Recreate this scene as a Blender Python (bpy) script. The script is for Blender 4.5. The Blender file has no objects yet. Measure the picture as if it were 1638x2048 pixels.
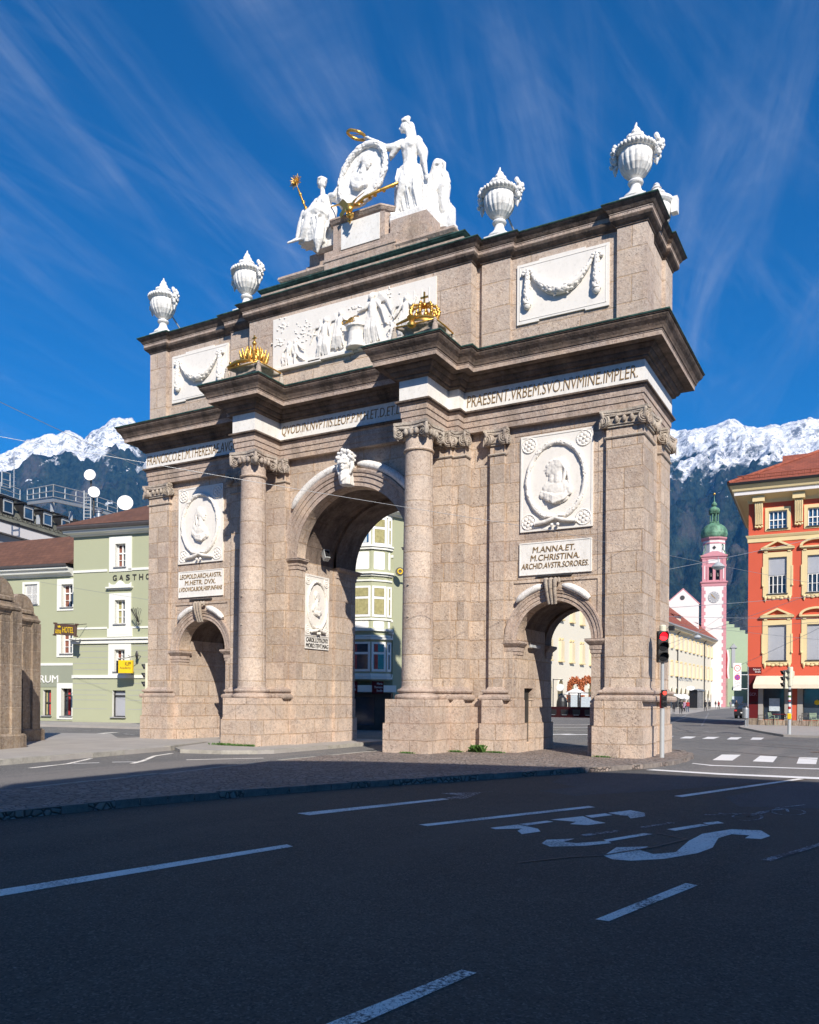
import bpy, bmesh, math, random
from math import sin, cos, pi, radians, sqrt, atan2
from mathutils import Vector, Matrix, noise
random.seed(7)
sc = bpy.context.scene
# ---------------------------------------------------------------- camera, sky, sun, exposure
cam_d = bpy.data.cameras.new('camera'); cam = bpy.data.objects.new('camera', cam_d)
sc.collection.objects.link(cam); sc.camera = cam
YAW, PITCH, ROLL = 0.51, 0.0012, 0.0078
fw = Vector((-sin(YAW)*cos(PITCH), cos(YAW)*cos(PITCH), sin(PITCH)))
rt = Vector((cos(YAW), sin(YAW), 0)); up = rt.cross(fw)
r2 = rt*cos(ROLL)+up*sin(ROLL); u2 = -rt*sin(ROLL)+up*cos(ROLL)
mw = Matrix((r2, u2, -fw)).transposed().to_4x4(); mw.translation = Vector((14.405, -22.157, 1.6))
cam.matrix_world = mw
cam_d.sensor_fit = 'AUTO'; cam_d.sensor_width = 36.0
cam_d.lens = 1666.8/2048*36
cam_d.shift_y = (1396.5-1024)/2048; cam_d.shift_x = 0.0
cam_d.clip_start = 0.1; cam_d.clip_end = 20000
SUN_AZ, SUN_EL = radians(45.46), radians(34.0)     # azimuth measured from -Y towards +X
sdir = Vector((sin(SUN_AZ)*cos(SUN_EL), -cos(SUN_AZ)*cos(SUN_EL), sin(SUN_EL)))   # towards the sun
W = bpy.data.worlds.new('World'); sc.world = W; W.use_nodes = True
nt = W.node_tree; nt.nodes.clear()
def wn(t, **k):
    n = nt.nodes.new(t)
    for a, b in k.items(): setattr(n, a, b)
    return n
out = wn('ShaderNodeOutputWorld'); bg = wn('ShaderNodeBackground')
sky = wn('ShaderNodeTexSky', sky_type='NISHITA', sun_disc=False, sun_elevation=SUN_EL, sun_rotation=atan2(sdir.x, sdir.y), altitude=600, air_density=1.0, dust_density=0.0, ozone_density=2.5)
tc = wn('ShaderNodeTexCoord'); sep = wn('ShaderNodeSeparateXYZ')
mulc = wn('ShaderNodeMix', data_type='RGBA', blend_type='MULTIPLY'); mulc.inputs[0].default_value = 1; mulc.inputs[7].default_value = (0.05, 0.67, 1.22, 1)
nt.links.new(sky.outputs[0], mulc.inputs[6])
nt.links.new(tc.outputs['Generated'], sep.inputs[0])
def wm(op, a, b=None):
    n = wn('ShaderNodeMath', operation=op)
    for i, v in enumerate((a, b)):
        if v is None: continue
        if isinstance(v, (int, float)): n.inputs[i].default_value = v
        else: nt.links.new(v, n.inputs[i])
    return n.outputs[0]
zz = wm('MAXIMUM', sep.outputs[2], 0.05)
cmb = wn('ShaderNodeCombineXYZ')
nt.links.new(wm('DIVIDE', sep.outputs[0], zz), cmb.inputs[0]); nt.links.new(wm('DIVIDE', sep.outputs[1], zz), cmb.inputs[1])
def cirrus(rot, sx, sy, scale, lo, hi, off):
    m0 = wn('ShaderNodeMapping'); m0.inputs['Rotation'].default_value = (0, 0, radians(rot)); nt.links.new(cmb.outputs[0], m0.inputs[0])
    mp = wn('ShaderNodeMapping'); mp.inputs['Scale'].default_value = (sx, sy, 1); mp.inputs['Location'].default_value = off
    nt.links.new(m0.outputs[0], mp.inputs[0])
    n = wn('ShaderNodeTexNoise'); n.inputs['Scale'].default_value = scale; n.inputs['Detail'].default_value = 9; n.inputs['Roughness'].default_value = 0.6; n.inputs['Distortion'].default_value = 0.7
    nt.links.new(mp.outputs[0], n.inputs[0])
    r = wn('ShaderNodeMapRange', interpolation_type='SMOOTHSTEP'); r.inputs[1].default_value = lo; r.inputs[2].default_value = hi
    nt.links.new(n.outputs[0], r.inputs[0]); return r.outputs[0]
streak = cirrus(-14, 6.5, 0.7, 0.9, 0.42, 0.85, (1.3, 0.4, 0))
streak2 = cirrus(10, 4.5, 0.6, 1.6, 0.45, 0.9, (4.3, 2.4, 0))
patch = cirrus(20, 0.8, 1.0, 0.55, 0.40, 0.70, (7.7, 2.2, 0))
cl = wm('MULTIPLY', wm('ADD', streak, wm('MULTIPLY', streak2, 0.6)), wm('ADD', wm('MULTIPLY', patch, 0.75), 0.08))
cl = wm('MINIMUM', wm('MULTIPLY', cl, 0.75), 0.5)
mixc = wn('ShaderNodeMix', data_type='RGBA'); nt.links.new(cl, mixc.inputs[0]); nt.links.new(mulc.outputs[2], mixc.inputs[6]); mixc.inputs[7].default_value = (5.2, 6.0, 7.6, 1)
nt.links.new(mixc.outputs[2], bg.inputs[0]); bg.inputs[1].default_value = 0.068
nt.links.new(bg.outputs[0], out.inputs[0])
sun_d = bpy.data.lights.new('sun', 'SUN'); sun_d.energy = 5.0; sun_d.angle = radians(0.5); sun_d.color = (1.0, 0.93, 0.83)
sun = bpy.data.objects.new('sun', sun_d); sc.collection.objects.link(sun)
sun.rotation_euler = sdir.to_track_quat('Z', 'Y').to_euler(); sun.location = (40, -40, 60)
vs = sc.view_settings; vs.view_transform = 'Standard'; vs.look = 'None'; vs.exposure = 0.62; vs.gamma = 1.0; vs.use_curve_mapping = False
sc.render.engine = 'CYCLES'

# ---------------------------------------------------------------- materials
def s2l(c): return tuple((x/12.92 if x <= 0.04045 else ((x+0.055)/1.055)**2.4) for x in (v/255 for v in c))
class NT:
    def __init__(s, name):
        s.m = bpy.data.materials.new(name); s.m.use_nodes = True; s.t = s.m.node_tree
        s.b = s.t.nodes['Principled BSDF']
    def n(s, t, **k):
        x = s.t.nodes.new(t)
        for a, b in k.items(): setattr(x, a, b)
        return x
    def l(s, a, b): s.t.links.new(a, b)
    def val(s, sock, v):
        if isinstance(v, (int, float, tuple)): sock.default_value = v
        else: s.l(v, sock)
    def coord(s, which='Object'): return s.n('ShaderNodeTexCoord').outputs[which]
    def noise(s, vec, scale, detail=4, rough=.5, dist=0, out=0):
        x = s.n('ShaderNodeTexNoise'); s.l(vec, x.inputs[0]); x.inputs['Scale'].default_value = scale; x.inputs['Detail'].default_value = detail
        x.inputs['Roughness'].default_value = rough; x.inputs['Distortion'].default_value = dist; return x.outputs[out]
    def vor(s, vec, scale, feature='F1', out=0):
        x = s.n('ShaderNodeTexVoronoi', feature=feature); s.l(vec, x.inputs[0]); x.inputs['Scale'].default_value = scale; return x.outputs[out]
    def mr(s, v, a, b, c=0, d=1, sm=False):
        x = s.n('ShaderNodeMapRange', interpolation_type='SMOOTHSTEP' if sm else 'LINEAR'); s.l(v, x.inputs[0])
        for i, q in enumerate((a, b, c, d)): x.inputs[i+1].default_value = q
        return x.outputs[0]
    def mix(s, f, a, b, mode='MIX'):
        x = s.n('ShaderNodeMix', data_type='RGBA', blend_type=mode)
        for i, q in ((0, f), (6, a), (7, b)):
            if isinstance(q, tuple) and len(q) == 3: q = q+(1,)
            s.val(x.inputs[i], q)
        return x.outputs[2]
    def math(s, op, a, b=0.0):
        x = s.n('ShaderNodeMath', operation=op); s.val(x.inputs[0], a); s.val(x.inputs[1], b); return x.outputs[0]
    def scale(s, vec, sc3, rot=(0, 0, 0)):
        x = s.n('ShaderNodeMapping'); s.l(vec, x.inputs[0]); x.inputs['Scale'].default_value = sc3; x.inputs['Rotation'].default_value = rot; return x.outputs[0]
    def bump(s, h, strength=.4, dist=.02):
        x = s.n('ShaderNodeBump'); x.inputs['Strength'].default_value = strength; x.inputs['Distance'].default_value = dist; s.l(h, x.inputs['Height']); s.l(x.outputs[0], s.b.inputs['Normal'])
    def col(s, c): s.val(s.b.inputs['Base Color'], c+(1,) if isinstance(c, tuple) and len(c) == 3 else c)
    def rough(s, r): s.val(s.b.inputs['Roughness'], r)

def plain(name, c, rough=.7, metal=0., var=.12, scale=3., bump=0.15, spec=None):
    k = NT(name); co = k.coord()
    a = k.noise(co, scale, 5, .6); b = k.noise(co, scale*9, 3, .6)
    f = k.math('ADD', k.mr(a, .3, .7, -var, var), k.mr(b, .3, .7, -var*.5, var*.5))
    hi = tuple(min(1, x*1.0) for x in c)
    g = k.math('ADD', f, 1.0)
    cmbn = k.n('ShaderNodeVectorMath', operation='SCALE'); cmbn.inputs[0].default_value = hi; k.l(g, cmbn.inputs[3])
    k.l(cmbn.outputs[0], k.b.inputs['Base Color']); k.rough(k.mr(b, .3, .7, max(0, rough-.08), min(1, rough+.08))); k.b.inputs['Metallic'].default_value = metal
    if spec is not None: k.b.inputs['Specular IOR Level'].default_value = spec
    if bump: k.bump(b, bump, .01)
    return k.m

def stone(name, c1, c2, joint, bw=.95, rh=.56, soot=.25, blocks=True, dirtcol=(.10, .082, .068), sootlo=.45, grey=(.36, .33, .31), lt=1.):
    k = NT(name); uv = k.coord('UV'); ob = k.coord('Object')
    wob = k.n('ShaderNodeVectorMath', operation='ADD'); k.l(uv, wob.inputs[0])
    nz = k.noise(ob, 1.3, 2, .5, 0, 1); sb = k.n('ShaderNodeVectorMath', operation='SCALE'); sb.inputs[3].default_value = .05; k.l(nz, sb.inputs[0]); k.l(sb.outputs[0], wob.inputs[1])
    pale = k.noise(ob, 2.2, 4, .6); fine = k.noise(ob, 26, 5, .75); peb = k.vor(ob, 13, 'F1', 1); pebd = k.vor(ob, 13, 'F1', 0)
    if blocks:
        br = k.n('ShaderNodeTexBrick'); k.l(wob.outputs[0], br.inputs[0]); br.offset_frequency = 2; br.squash = .72; br.squash_frequency = 3
        for n_, v in (('Scale', 1.), ('Mortar Size', .022), ('Mortar Smooth', .3), ('Bias', -.05), ('Brick Width', bw), ('Row Height', rh)): br.inputs[n_].default_value = v
        br.inputs['Color1'].default_value = c1+(1,); br.inputs['Color2'].default_value = c2+(1,); br.inputs['Mortar'].default_value = joint+(1,)
        base = br.outputs[0]
    else: base = k.mix(k.mr(pale, .35, .65), c1, c2)
    base = k.mix(k.math('MULTIPLY', k.mr(pale, .45, .7), .38), base, grey)          # grey and pale zones
    base = k.mix(k.math('MULTIPLY', k.mr(k.noise(ob, .8, 3, .6), .5, .75), .45*lt), base, (.52, .36, .22))   # ochre bloom
    base = k.mix(k.math('MULTIPLY', k.mr(k.noise(ob, .45, 5, .6), .50, .66), .5*lt), base, (.27, .185, .16))
    sep_ = k.n('ShaderNodeSeparateColor'); k.l(peb, sep_.inputs[0])
    base = k.mix(k.mr(sep_.outputs[0], 0, 1, 0, .30*lt), base, (.62, .55, .48))          # pebbles
    base = k.mix(k.mr(sep_.outputs[1], .6, 1, 0, .35), base, (.22, .155, .13))
    pores = k.math('MULTIPLY', k.mr(k.noise(ob, 21, 2, .5), .60, .70), k.mr(k.noise(ob, 2.4, 3), .42, .62))
    base = k.mix(k.math('MULTIPLY', pores, .62), base, (.12, .09, .08))
    streaks = k.noise(k.scale(ob, (2.2, 2.2, .35)), 1.0, 6, .7)
    dirt = k.math('MULTIPLY', k.mr(streaks, sootlo, .72, 0, 1, True), soot)
    base = k.mix(dirt, base, dirtcol)
    base = k.mix(k.mr(fine, .38, .7, 0, .25*lt), base, (.68, .56, .45)); base = k.mix(k.mr(k.noise(ob, 44, 2, .5), .56, .66, 0, .55), base, (.13, .095, .08))
    k.col(base); k.rough(.9); k.b.inputs['Specular IOR Level'].default_value = .2
    h = k.math('SUBTRACT', k.math('MULTIPLY', fine, .5), k.math('MULTIPLY', pores, .8))
    h = k.math('ADD', h, k.math('MULTIPLY', k.mr(pebd, 0, .6), .3))
    if blocks: h = k.math('SUBTRACT', h, k.math('MULTIPLY', br.outputs[1], .9))
    k.bump(h, .55, .03)
    return k.m
M = {}
M['stone'] = stone('pink_breccia', (.66, .515, .395), (.34, .262, .205), (.42, .275, .16), grey=(.33, .29, .26))
M['stone_c'] = stone('pink_breccia_column', (.63, .50, .395), (.45, .35, .28), (.44, .30, .185), bw=2.9, rh=.72, soot=.18)
M['stone_m'] = stone('carved_breccia', (.48, .36, .285), (.40, .30, .25), (.4, .3, .2), soot=.55, blocks=False, sootlo=.42)
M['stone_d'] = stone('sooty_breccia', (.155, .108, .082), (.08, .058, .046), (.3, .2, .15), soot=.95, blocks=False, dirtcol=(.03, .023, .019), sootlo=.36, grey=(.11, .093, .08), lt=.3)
M['stone_v'] = stone('shaded_sooty_vault', (.20, .145, .115), (.13, .095, .075), (.15, .1, .07), soot=.8, dirtcol=(.04, .03, .025), sootlo=.38, grey=(.12, .1, .09), lt=.4)  # vault shade put into the stone colour, along with soot streaks
M['base'] = stone('plinth_breccia', (.66, .50, .385), (.46, .35, .27), (.44, .29, .18), bw=1.25, rh=.47, soot=.2)
M['cap'] = stone('grey_capital_stone', (.40, .36, .30), (.34, .30, .25), (.3, .3, .3), soot=.5, blocks=False)
def marble(name, c, dirt=.35, crack=False):
    k = NT(name); ob = k.coord()
    a = k.noise(k.scale(ob, (1, 1, .3)), 3, 6, .65); b = k.noise(ob, 9, 5, .7)
    base = k.mix(k.mr(a, .45, .8, 0, dirt), c, (.50, .47, .42)); base = k.mix(k.mr(b, .52, .72, 0, dirt*1.1), base, (.36, .33, .29))
    if crack: base = k.mix(k.mr(k.vor(ob, 7, 'DISTANCE_TO_EDGE'), 0, .035, .75, 0), base, (.2, .18, .16))
    k.col(base); k.rough(.6); k.b.inputs['Specular IOR Level'].default_value = .3
    k.bump(b, .12, .01); return k.m
M['marble'] = marble('white_marble', (.80, .77, .72))
M['panel'] = marble('cream_marble_panel', (.78, .74, .68), .18)
M['statue'] = marble('statue_marble', (.80, .785, .755), .55)
M['carve'] = marble('veined_marble', (.80, .77, .73), .3, True)
M['gold'] = plain('gilding', (.66, .39, .10), .42, .95, .15, 8)
M['letter'] = plain('bronze_lettering', (.27, .175, .075), .5, .2, .1)
M['letterd'] = plain('dark_lettering', (.05, .045, .04), .6)
def copper():
    k = NT('green_copper'); ob = k.coord(); a = k.noise(ob, 5, 6, .7)
    k.col(k.mix(k.mr(a, .4, .65), (.02, .045, .038), (.06, .135, .105))); k.rough(.6); k.b.inputs['Metallic'].default_value = .2; k.bump(a, .4, .01); return k.m
M['copper'] = copper()
def asphalt(name='asphalt', f=1., crack=1., ti=(1, 1, 1)):
    k = NT(name); sc_ = lambda *c: tuple(x*f*t for x, t in zip(c, ti)); ob = k.coord()
    big = k.noise(ob, .22, 6, .6); mid = k.noise(ob, 2.5, 5, .6); fine = k.noise(ob, 55, 4, .8); vf = k.vor(ob, 75, 'F1', 1)
    base = k.mix(k.mr(big, .35, .65), sc_(.135, .132, .129), sc_(.195, .184, .172))
    base = k.mix(k.mr(mid, .4, .7, 0, .4), base, sc_(.10, .10, .102))
    sp = k.n('ShaderNodeSeparateColor'); k.l(vf, sp.inputs[0])
    base = k.mix(k.mr(sp.outputs[0], .66, 1, 0, .8), base, sc_(.34, .33, .32)); base = k.mix(k.mr(sp.outputs[1], .6, 1, 0, .55), base, (.016, .016, .018))
    w = k.vor(ob, 2.6, 'F1', 0); base = k.mix(k.mr(w, .0, .035, .6, 0), base, (.5, .49, .47))       # trodden gum spots
    # repaired, polished strips along the lanes
    cx = k.n('ShaderNodeSeparateXYZ'); k.l(k.scale(ob, (1, 1, 1), (0, 0, radians(20.5))), cx.inputs[0])
    strip = k.noise(k.scale(ob, (.55, .04, 1), (0, 0, radians(20.5))), 1.0, 3, .5)
    base = k.mix(k.mr(strip, .5, .62, 0, .32, True), base, sc_(.26, .23, .21))
    crk = k.vor(k.scale(ob, (.16, .16, .16)), 1.0, 'DISTANCE_TO_EDGE'); crm = k.math('MULTIPLY', k.mr(crk, 0, .0022, 1, 0), k.mr(big, .45, .6))
    base = k.mix(k.math('MULTIPLY', crm, .7*crack), base, (.03, .028, .026))
    k.col(base); k.rough(.88); k.b.inputs['Specular IOR Level'].default_value = .25
    k.bump(k.math('ADD', k.math('MULTIPLY', fine, .6), k.math('MULTIPLY', sp.outputs[0], .5)), .5, .012); return k.m
M['asphalt'] = asphalt(); M['asphaltd'] = asphalt('dark_asphalt', .52, .2, (1.16, 1.0, .84)); M['asphaltm'] = asphalt('patched_asphalt', .58, .2)  # asphaltd: darker, warmer-toned copy of the asphalt for the foreground road
def paint(name, c, wear=.5, lo=.44, hi=.56, scale=34):
    k = NT(name); ob = k.coord(); n = k.noise(ob, scale, 4, .8); big = k.noise(ob, 1.7, 3, .5)
    cr = k.vor(ob, 26, 'DISTANCE_TO_EDGE')
    m = k.math('ADD', k.math('MULTIPLY', n, .65), k.math('MULTIPLY', big, .35))
    a = k.mr(m, lo, hi, 1-wear, 1)
    a = k.math('MULTIPLY', a, k.mr(cr, 0, .035, 1-wear*.8*(1 if wear > .9 else .15), 1))
    k.col(k.mix(a, (.045, .045, .047), c)); k.rough(.8); return k.m
M['paint'] = paint('worn_road_paint', (.88, .83, .75), .75, .39, .5)
M['paint2'] = paint('cracked_road_paint', (.88, .83, .75), .95, .41, .5)
M['paint3'] = paint('faded_road_paint', (.6, .59, .57), 1.0, .47, .58, 20)
M['paint4'] = paint('fresh_road_paint', (.8, .78, .76), .15)
def cobble(name, s=8.5, c1=(.21, .16, .135), c2=(.36, .29, .245), j=(.08, .07, .06)):
    k = NT(name); ob = k.coord(); v = k.vor(ob, s, 'F1', 1); e = k.vor(ob, s, 'DISTANCE_TO_EDGE'); sp = k.n('ShaderNodeSeparateColor'); k.l(v, sp.inputs[0])
    b = k.mix(sp.outputs[0], c1, c2); b = k.mix(k.mr(sp.outputs[1], .5, 1, 0, .5), b, (.30, .29, .28)); b = k.mix(k.mr(k.noise(ob, .6, 4), .4, .7, 0, .35), b, (.13, .09, .08))
    b = k.mix(k.mr(e, 0, .1, 1, 0), b, j); k.col(b); k.rough(.85); k.bump(k.mr(e, 0, .15), .9, .03); return k.m
M['cobble'] = cobble('porphyry_setts')
M['granite'] = plain('granite_kerb', (.33, .31, .27), .85, 0, .25, 4, .4)
M['kerbd'] = plain('dark_sett', (.20, .17, .15), .85, 0, .3, 6, .5)
M['concrete'] = plain('pale_paving', (.34, .315, .29), .9, 0, .1, 1.2, .2)
M['steel'] = plain('galvanised_steel', (.42, .44, .46), .45, .7, .1)
M['lgrey'] = plain('light_grey_paint', (.42, .44, .45), .5, .1, .06)
M['black'] = plain('black_plastic', (.018, .018, .02), .45)
M['lens'] = plain('dark_signal_lens', (.012, .012, .014), .25)
M['creamp'] = plain('cream_painted_metal', (.62, .60, .47), .5)
M['white'] = plain('white_paint', (.8, .79, .76), .6, 0, .05)
M['rust'] = plain('dark_metal_door', (.075, .07, .066), .5, .5, .3, 3)
def emis(name, c, s):
    k = NT(name); k.col(c); k.b.inputs['Emission Color'].default_value = c+(1,); k.b.inputs['Emission Strength'].default_value = s; return k.m
M['red'] = emis('lit_red_lamp', (1., .01, .02), 1.6)
M['redd'] = emis('dim_red_lamp', (.9, .05, .03), .5)
def glassm(name, c=(.02, .03, .045), rough=.06):
    k = NT(name); ob = k.coord(); k.col(k.mix(k.mr(k.noise(ob, .8, 3), .4, .6), c, tuple(x*1.8+.005 for x in c))); k.rough(rough); k.b.inputs['Specular IOR Level'].default_value = .9; return k.m
M['glass'] = glassm('window_glass'); M['glassb'] = glassm('blue_window_glass', (.02, .06, .12), .03)
M['blind'] = plain('grey_roller_blind', (.42, .43, .46), .5, .2, .04, 1)
M['awn'] = plain('beige_canvas', (.70, .61, .47), .85, 0, .05, 2); M['olive'] = plain('olive_shade', (.16, .13, .06)); M['curt'] = plain('yellow_curtain', (.33, .30, .14), .9, 0, .25, 6); M['curtr'] = plain('red_curtain', (.42, .08, .07), .9, 0, .3, 6); M['curtw'] = plain('white_net_curtain', (.5, .56, .6), .9, 0, .15, 6)
def plaster(name, c, var=.1):
    k = NT(name); ob = k.coord(); a = k.noise(ob, .9, 6, .65); b = k.noise(ob, 22, 4, .7); s = k.noise(k.scale(ob, (1.5, 1.5, .16)), 1.2, 5, .7)
    base = k.mix(k.mr(a, .35, .7, 0, var*2), c, tuple(x*.82 for x in c)); base = k.mix(k.mr(s, .55, .8, 0, var*1.6), base, tuple(x*.66 for x in c))
    k.col(base); k.rough(.92); k.b.inputs['Specular IOR Level'].default_value = .15; k.bump(b, .2, .01); return k.m
M['green'] = plaster('sage_green_plaster', (.385, .40, .27), .08); M['green2'] = plaster('grey_green_plaster', (.28, .30, .235))
M['redw'] = plaster('coral_red_plaster', (.58, .11, .062), .12); M['redd2'] = plaster('dark_red_plaster', (.12, .014, .016)); M['darkr'] = plaster('dark_red_boards', (.035, .008, .01))
M['ochre'] = plaster('ochre_stucco', (.70, .56, .31), .1); M['cream'] = plaster('cream_plaster', (.70, .60, .42), .06); M['creamy'] = plaster('warm_white_plaster', (.68, .625, .51), .06)
M['pink'] = plaster('pink_stucco', (.56, .26, .29)); M['wht'] = plaster('white_plaster', (.70, .665, .645), .08); M['mint'] = plaster('mint_plaster', (.33, .40, .27)); M['grey'] = plaster('grey_plaster', (.35, .35, .36)); M['stucco'] = plaster('white_stucco_trim', (.74, .74, .68), .06)
M['tan'] = stone('brown_sandstone', (.30, .22, .14), (.23, .165, .105), (.34, .26, .18), bw=1.1, rh=.6, soot=.85, grey=(.23, .185, .14), dirtcol=(.07, .055, .042), sootlo=.40)
def rooft(name, c, row=.3, col=.22):
    k = NT(name); uv = k.coord('UV'); ob = k.coord(); br = k.n('ShaderNodeTexBrick'); k.l(uv, br.inputs[0])
    for n_, v in (('Scale', 1.), ('Mortar Size', .012), ('Mortar Smooth', .8), ('Brick Width', col), ('Row Height', row)): br.inputs[n_].default_value = v
    br.inputs['Color1'].default_value = c+(1,); br.inputs['Color2'].default_value = tuple(x*.72 for x in c)+(1,); br.inputs['Mortar'].default_value = tuple(x*.35 for x in c)+(1,)
    k.col(k.mix(k.mr(k.noise(ob, .7, 5), .4, .7, 0, .4), br.outputs[0], tuple(x*.5 for x in c))); k.rough(.85)
    k.bump(k.math('SUBTRACT', k.noise(ob, 9, 3), k.math('MULTIPLY', br.outputs[1], 1.0)), .8, .04); return k.m
M['roofb'] = rooft('brown_roof_tiles', (.17, .075, .045), .34, .4); M['roofr'] = rooft('red_roof_tiles', (.34, .09, .05), .3, .34); M['roofm'] = rooft('grey_standing_seam', (.16, .16, .125), 6, .5)
M['patina'] = plain('copper_dome', (.10, .21, .13), .6, .1, .7, .6, .4)
M['skin'] = plain('skin', (.55, .32, .22), .6); M['hair'] = plain('dark_hair', (.03, .02, .015), .7)
M['cblack'] = plain('black_cloth', (.02, .02, .024), .9); M['cblue'] = plain('blue_jeans', (.05, .08, .14), .9); M['cred'] = plain('red_cloth', (.4, .03, .03), .9); M['cpink'] = plain('lilac_cloth', (.35, .22, .3), .9); M['cgrey'] = plain('grey_cloth', (.22, .2, .21), .9)
def leaf(name, c):
    k = NT(name); ob = k.coord(); k.col(k.mix(k.noise(ob, 30, 2), c, tuple(x*1.9 for x in c))); k.rough(.6); return k.m
M['leaf'] = leaf('green_leaf', (.05, .11, .02)); M['leafr'] = leaf('russet_leaf', (.28, .08, .025)); M['soil'] = plain('soil', (.06, .045, .03), .95)
# ---------------------------------------------------------------- mesh building
class MB:
    def __init__(s): s.v = []; s.f = []; s.m = []; s.s = []; s.uv = {}
    def add(s, vs, fs, m=0, sm=False):
        o = len(s.v); s.v += [tuple(v) for v in vs]
        for f in fs: s.f.append(tuple(i+o for i in f)); s.m.append(m); s.s.append(sm)
        return o
    def box(s, x0, x1, y0, y1, z0, z1, m=0):
        if x0 > x1: x0, x1 = x1, x0
        if y0 > y1: y0, y1 = y1, y0
        s.add([(x0,y0,z0),(x1,y0,z0),(x1,y1,z0),(x0,y1,z0),(x0,y0,z1),(x1,y0,z1),(x1,y1,z1),(x0,y1,z1)],
              [(0,3,2,1),(4,5,6,7),(0,1,5,4),(1,2,6,5),(2,3,7,6),(3,0,4,7)], m); return s
    def bbox(s, x0, x1, y0, y1, z0, z1, b=.01, m=0):      # box with chamfered vertical and top edges
        if x0 > x1: x0, x1 = x1, x0
        P = [(x0+b,y0),(x1-b,y0),(x1,y0+b),(x1,y1-b),(x1-b,y1),(x0+b,y1),(x0,y1-b),(x0,y0+b)]
        Q = [(x0+2*b,y0+b),(x1-2*b,y0+b),(x1-b,y0+2*b),(x1-b,y1-2*b),(x1-2*b,y1-b),(x0+2*b,y1-b),(x0+b,y1-2*b),(x0+b,y0+2*b)]
        vs = [(x,y,z0) for x,y in P]+[(x,y,z1-b) for x,y in P]+[(x,y,z1) for x,y in Q]
        fs = [tuple(range(7,-1,-1)), tuple(range(16,24))]
        for r in (0, 8):
            for i in range(8): j=(i+1)%8; fs.append((r+i,r+j,r+8+j,r+8+i))
        s.add(vs, fs, m); return s
    def prism(s, P, z0, z1, m=0, cap=True, mt=None):
        n = len(P); vs = [(x,y,z0) for x,y in P]+[(x,y,z1) for x,y in P]
        s.add(vs, [(i,(i+1)%n,n+(i+1)%n,n+i) for i in range(n)], m)
        if cap: s.add([(x,y,z0) for x,y in P], [tuple(range(n-1,-1,-1))], m); s.add([(x,y,z1) for x,y in P], [tuple(range(n))], m if mt is None else mt)
        return s
    def slab(s, P, y0, y1, m=0):                            # polygon in xz (front view CCW), thickness y0..y1
        n = len(P); s.add([(x,y0,z) for x,z in P], [tuple(range(n))], m); s.add([(x,y1,z) for x,z in P], [tuple(range(n-1,-1,-1))], m)
        s.add([(x,y0,z) for x,z in P]+[(x,y1,z) for x,z in P], [(i,n+i,n+(i+1)%n,(i+1)%n) for i in range(n)], m); return s
    def mould(s, path, prof, closed=False, m=0, capz=None, mcap=None, ends=True):
        n = len(path); rings = []
        for o, z in prof:
            rings.append([p+(z,) for p in offset(path, o, closed)])
        vs = [v for r in rings for v in r]; fs = []
        for a in range(len(prof)-1):
            for i in range(n if closed else n-1):
                j=(i+1)%n; fs.append((a*n+i, a*n+j, (a+1)*n+j, (a+1)*n+i))
        s.add(vs, fs, m)
        if capz:
            if 't' in capz: s.add(rings[-1], [tuple(range(n))], m if mcap is None else mcap)
            if 'b' in capz: s.add(rings[0], [tuple(range(n-1,-1,-1))], m)
        if ends and not closed:
            for e in (0, n-1):
                inner = path[e]; L = [r[e] for r in rings]+[(inner[0],inner[1],prof[-1][1]),(inner[0],inner[1],prof[0][1])]
                s.add(L, [tuple(range(len(L)))], m)
        return s
    def tube(s, pts, r, n=8, m=0, closed=False, sm=True, cap=True):
        pts = [Vector(p) for p in pts]; k = len(pts); R = r if isinstance(r, (list, tuple)) else [r]*k; vs = []; prev = None
        for i, p in enumerate(pts):
            if closed: d = pts[(i+1)%k]-pts[i-1]
            else: d = pts[min(i+1,k-1)]-pts[max(i-1,0)]
            d = d.normalized() if d.length > 1e-9 else Vector((0,0,1))
            if prev is None: a = d.orthogonal().normalized()
            else: a = (prev-d*prev.dot(d)); a = a.normalized() if a.length > 1e-6 else d.orthogonal().normalized()
            prev = a; b = d.cross(a)
            for j in range(n): t = 2*pi*j/n; vs.append(p+(a*cos(t)+b*sin(t))*R[i])
        fs = []
        for i in range(k if closed else k-1):
            i2=(i+1)%k
            for j in range(n): j2=(j+1)%n; fs.append((i*n+j, i*n+j2, i2*n+j2, i2*n+j))
        s.add(vs, fs, m, sm)
        if cap and not closed: s.add([vs[j] for j in range(n)], [tuple(range(n-1,-1,-1))], m); s.add(vs[-n:], [tuple(range(n))], m)
        return s
    def lathe(s, prof, c=(0,0,0), n=24, m=0, gad=None, sm=True, cap=True, ang=0, mats=None):
        vs = []
        for r, z in prof:
            for j in range(n):
                t = 2*pi*j/n+ang; q = r if not gad else r*(1+gad(t, z)); vs.append((c[0]+q*cos(t), c[1]+q*sin(t), c[2]+z))
        for i in range(len(prof)-1):
            mm = m if not mats else mats[i]
            fs = [(i*n+j, i*n+(j+1)%n, (i+1)*n+(j+1)%n, (i+1)*n+j) for j in range(n)]
            vv = vs[i*n:(i+2)*n]; s.add(vv, [tuple(q-i*n for q in f) for f in fs], mm, sm)
        if cap: s.add(vs[:n], [tuple(range(n-1,-1,-1))], m); s.add(vs[-n:], [tuple(range(n))], m if not mats else mats[-1])
        return s
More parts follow.
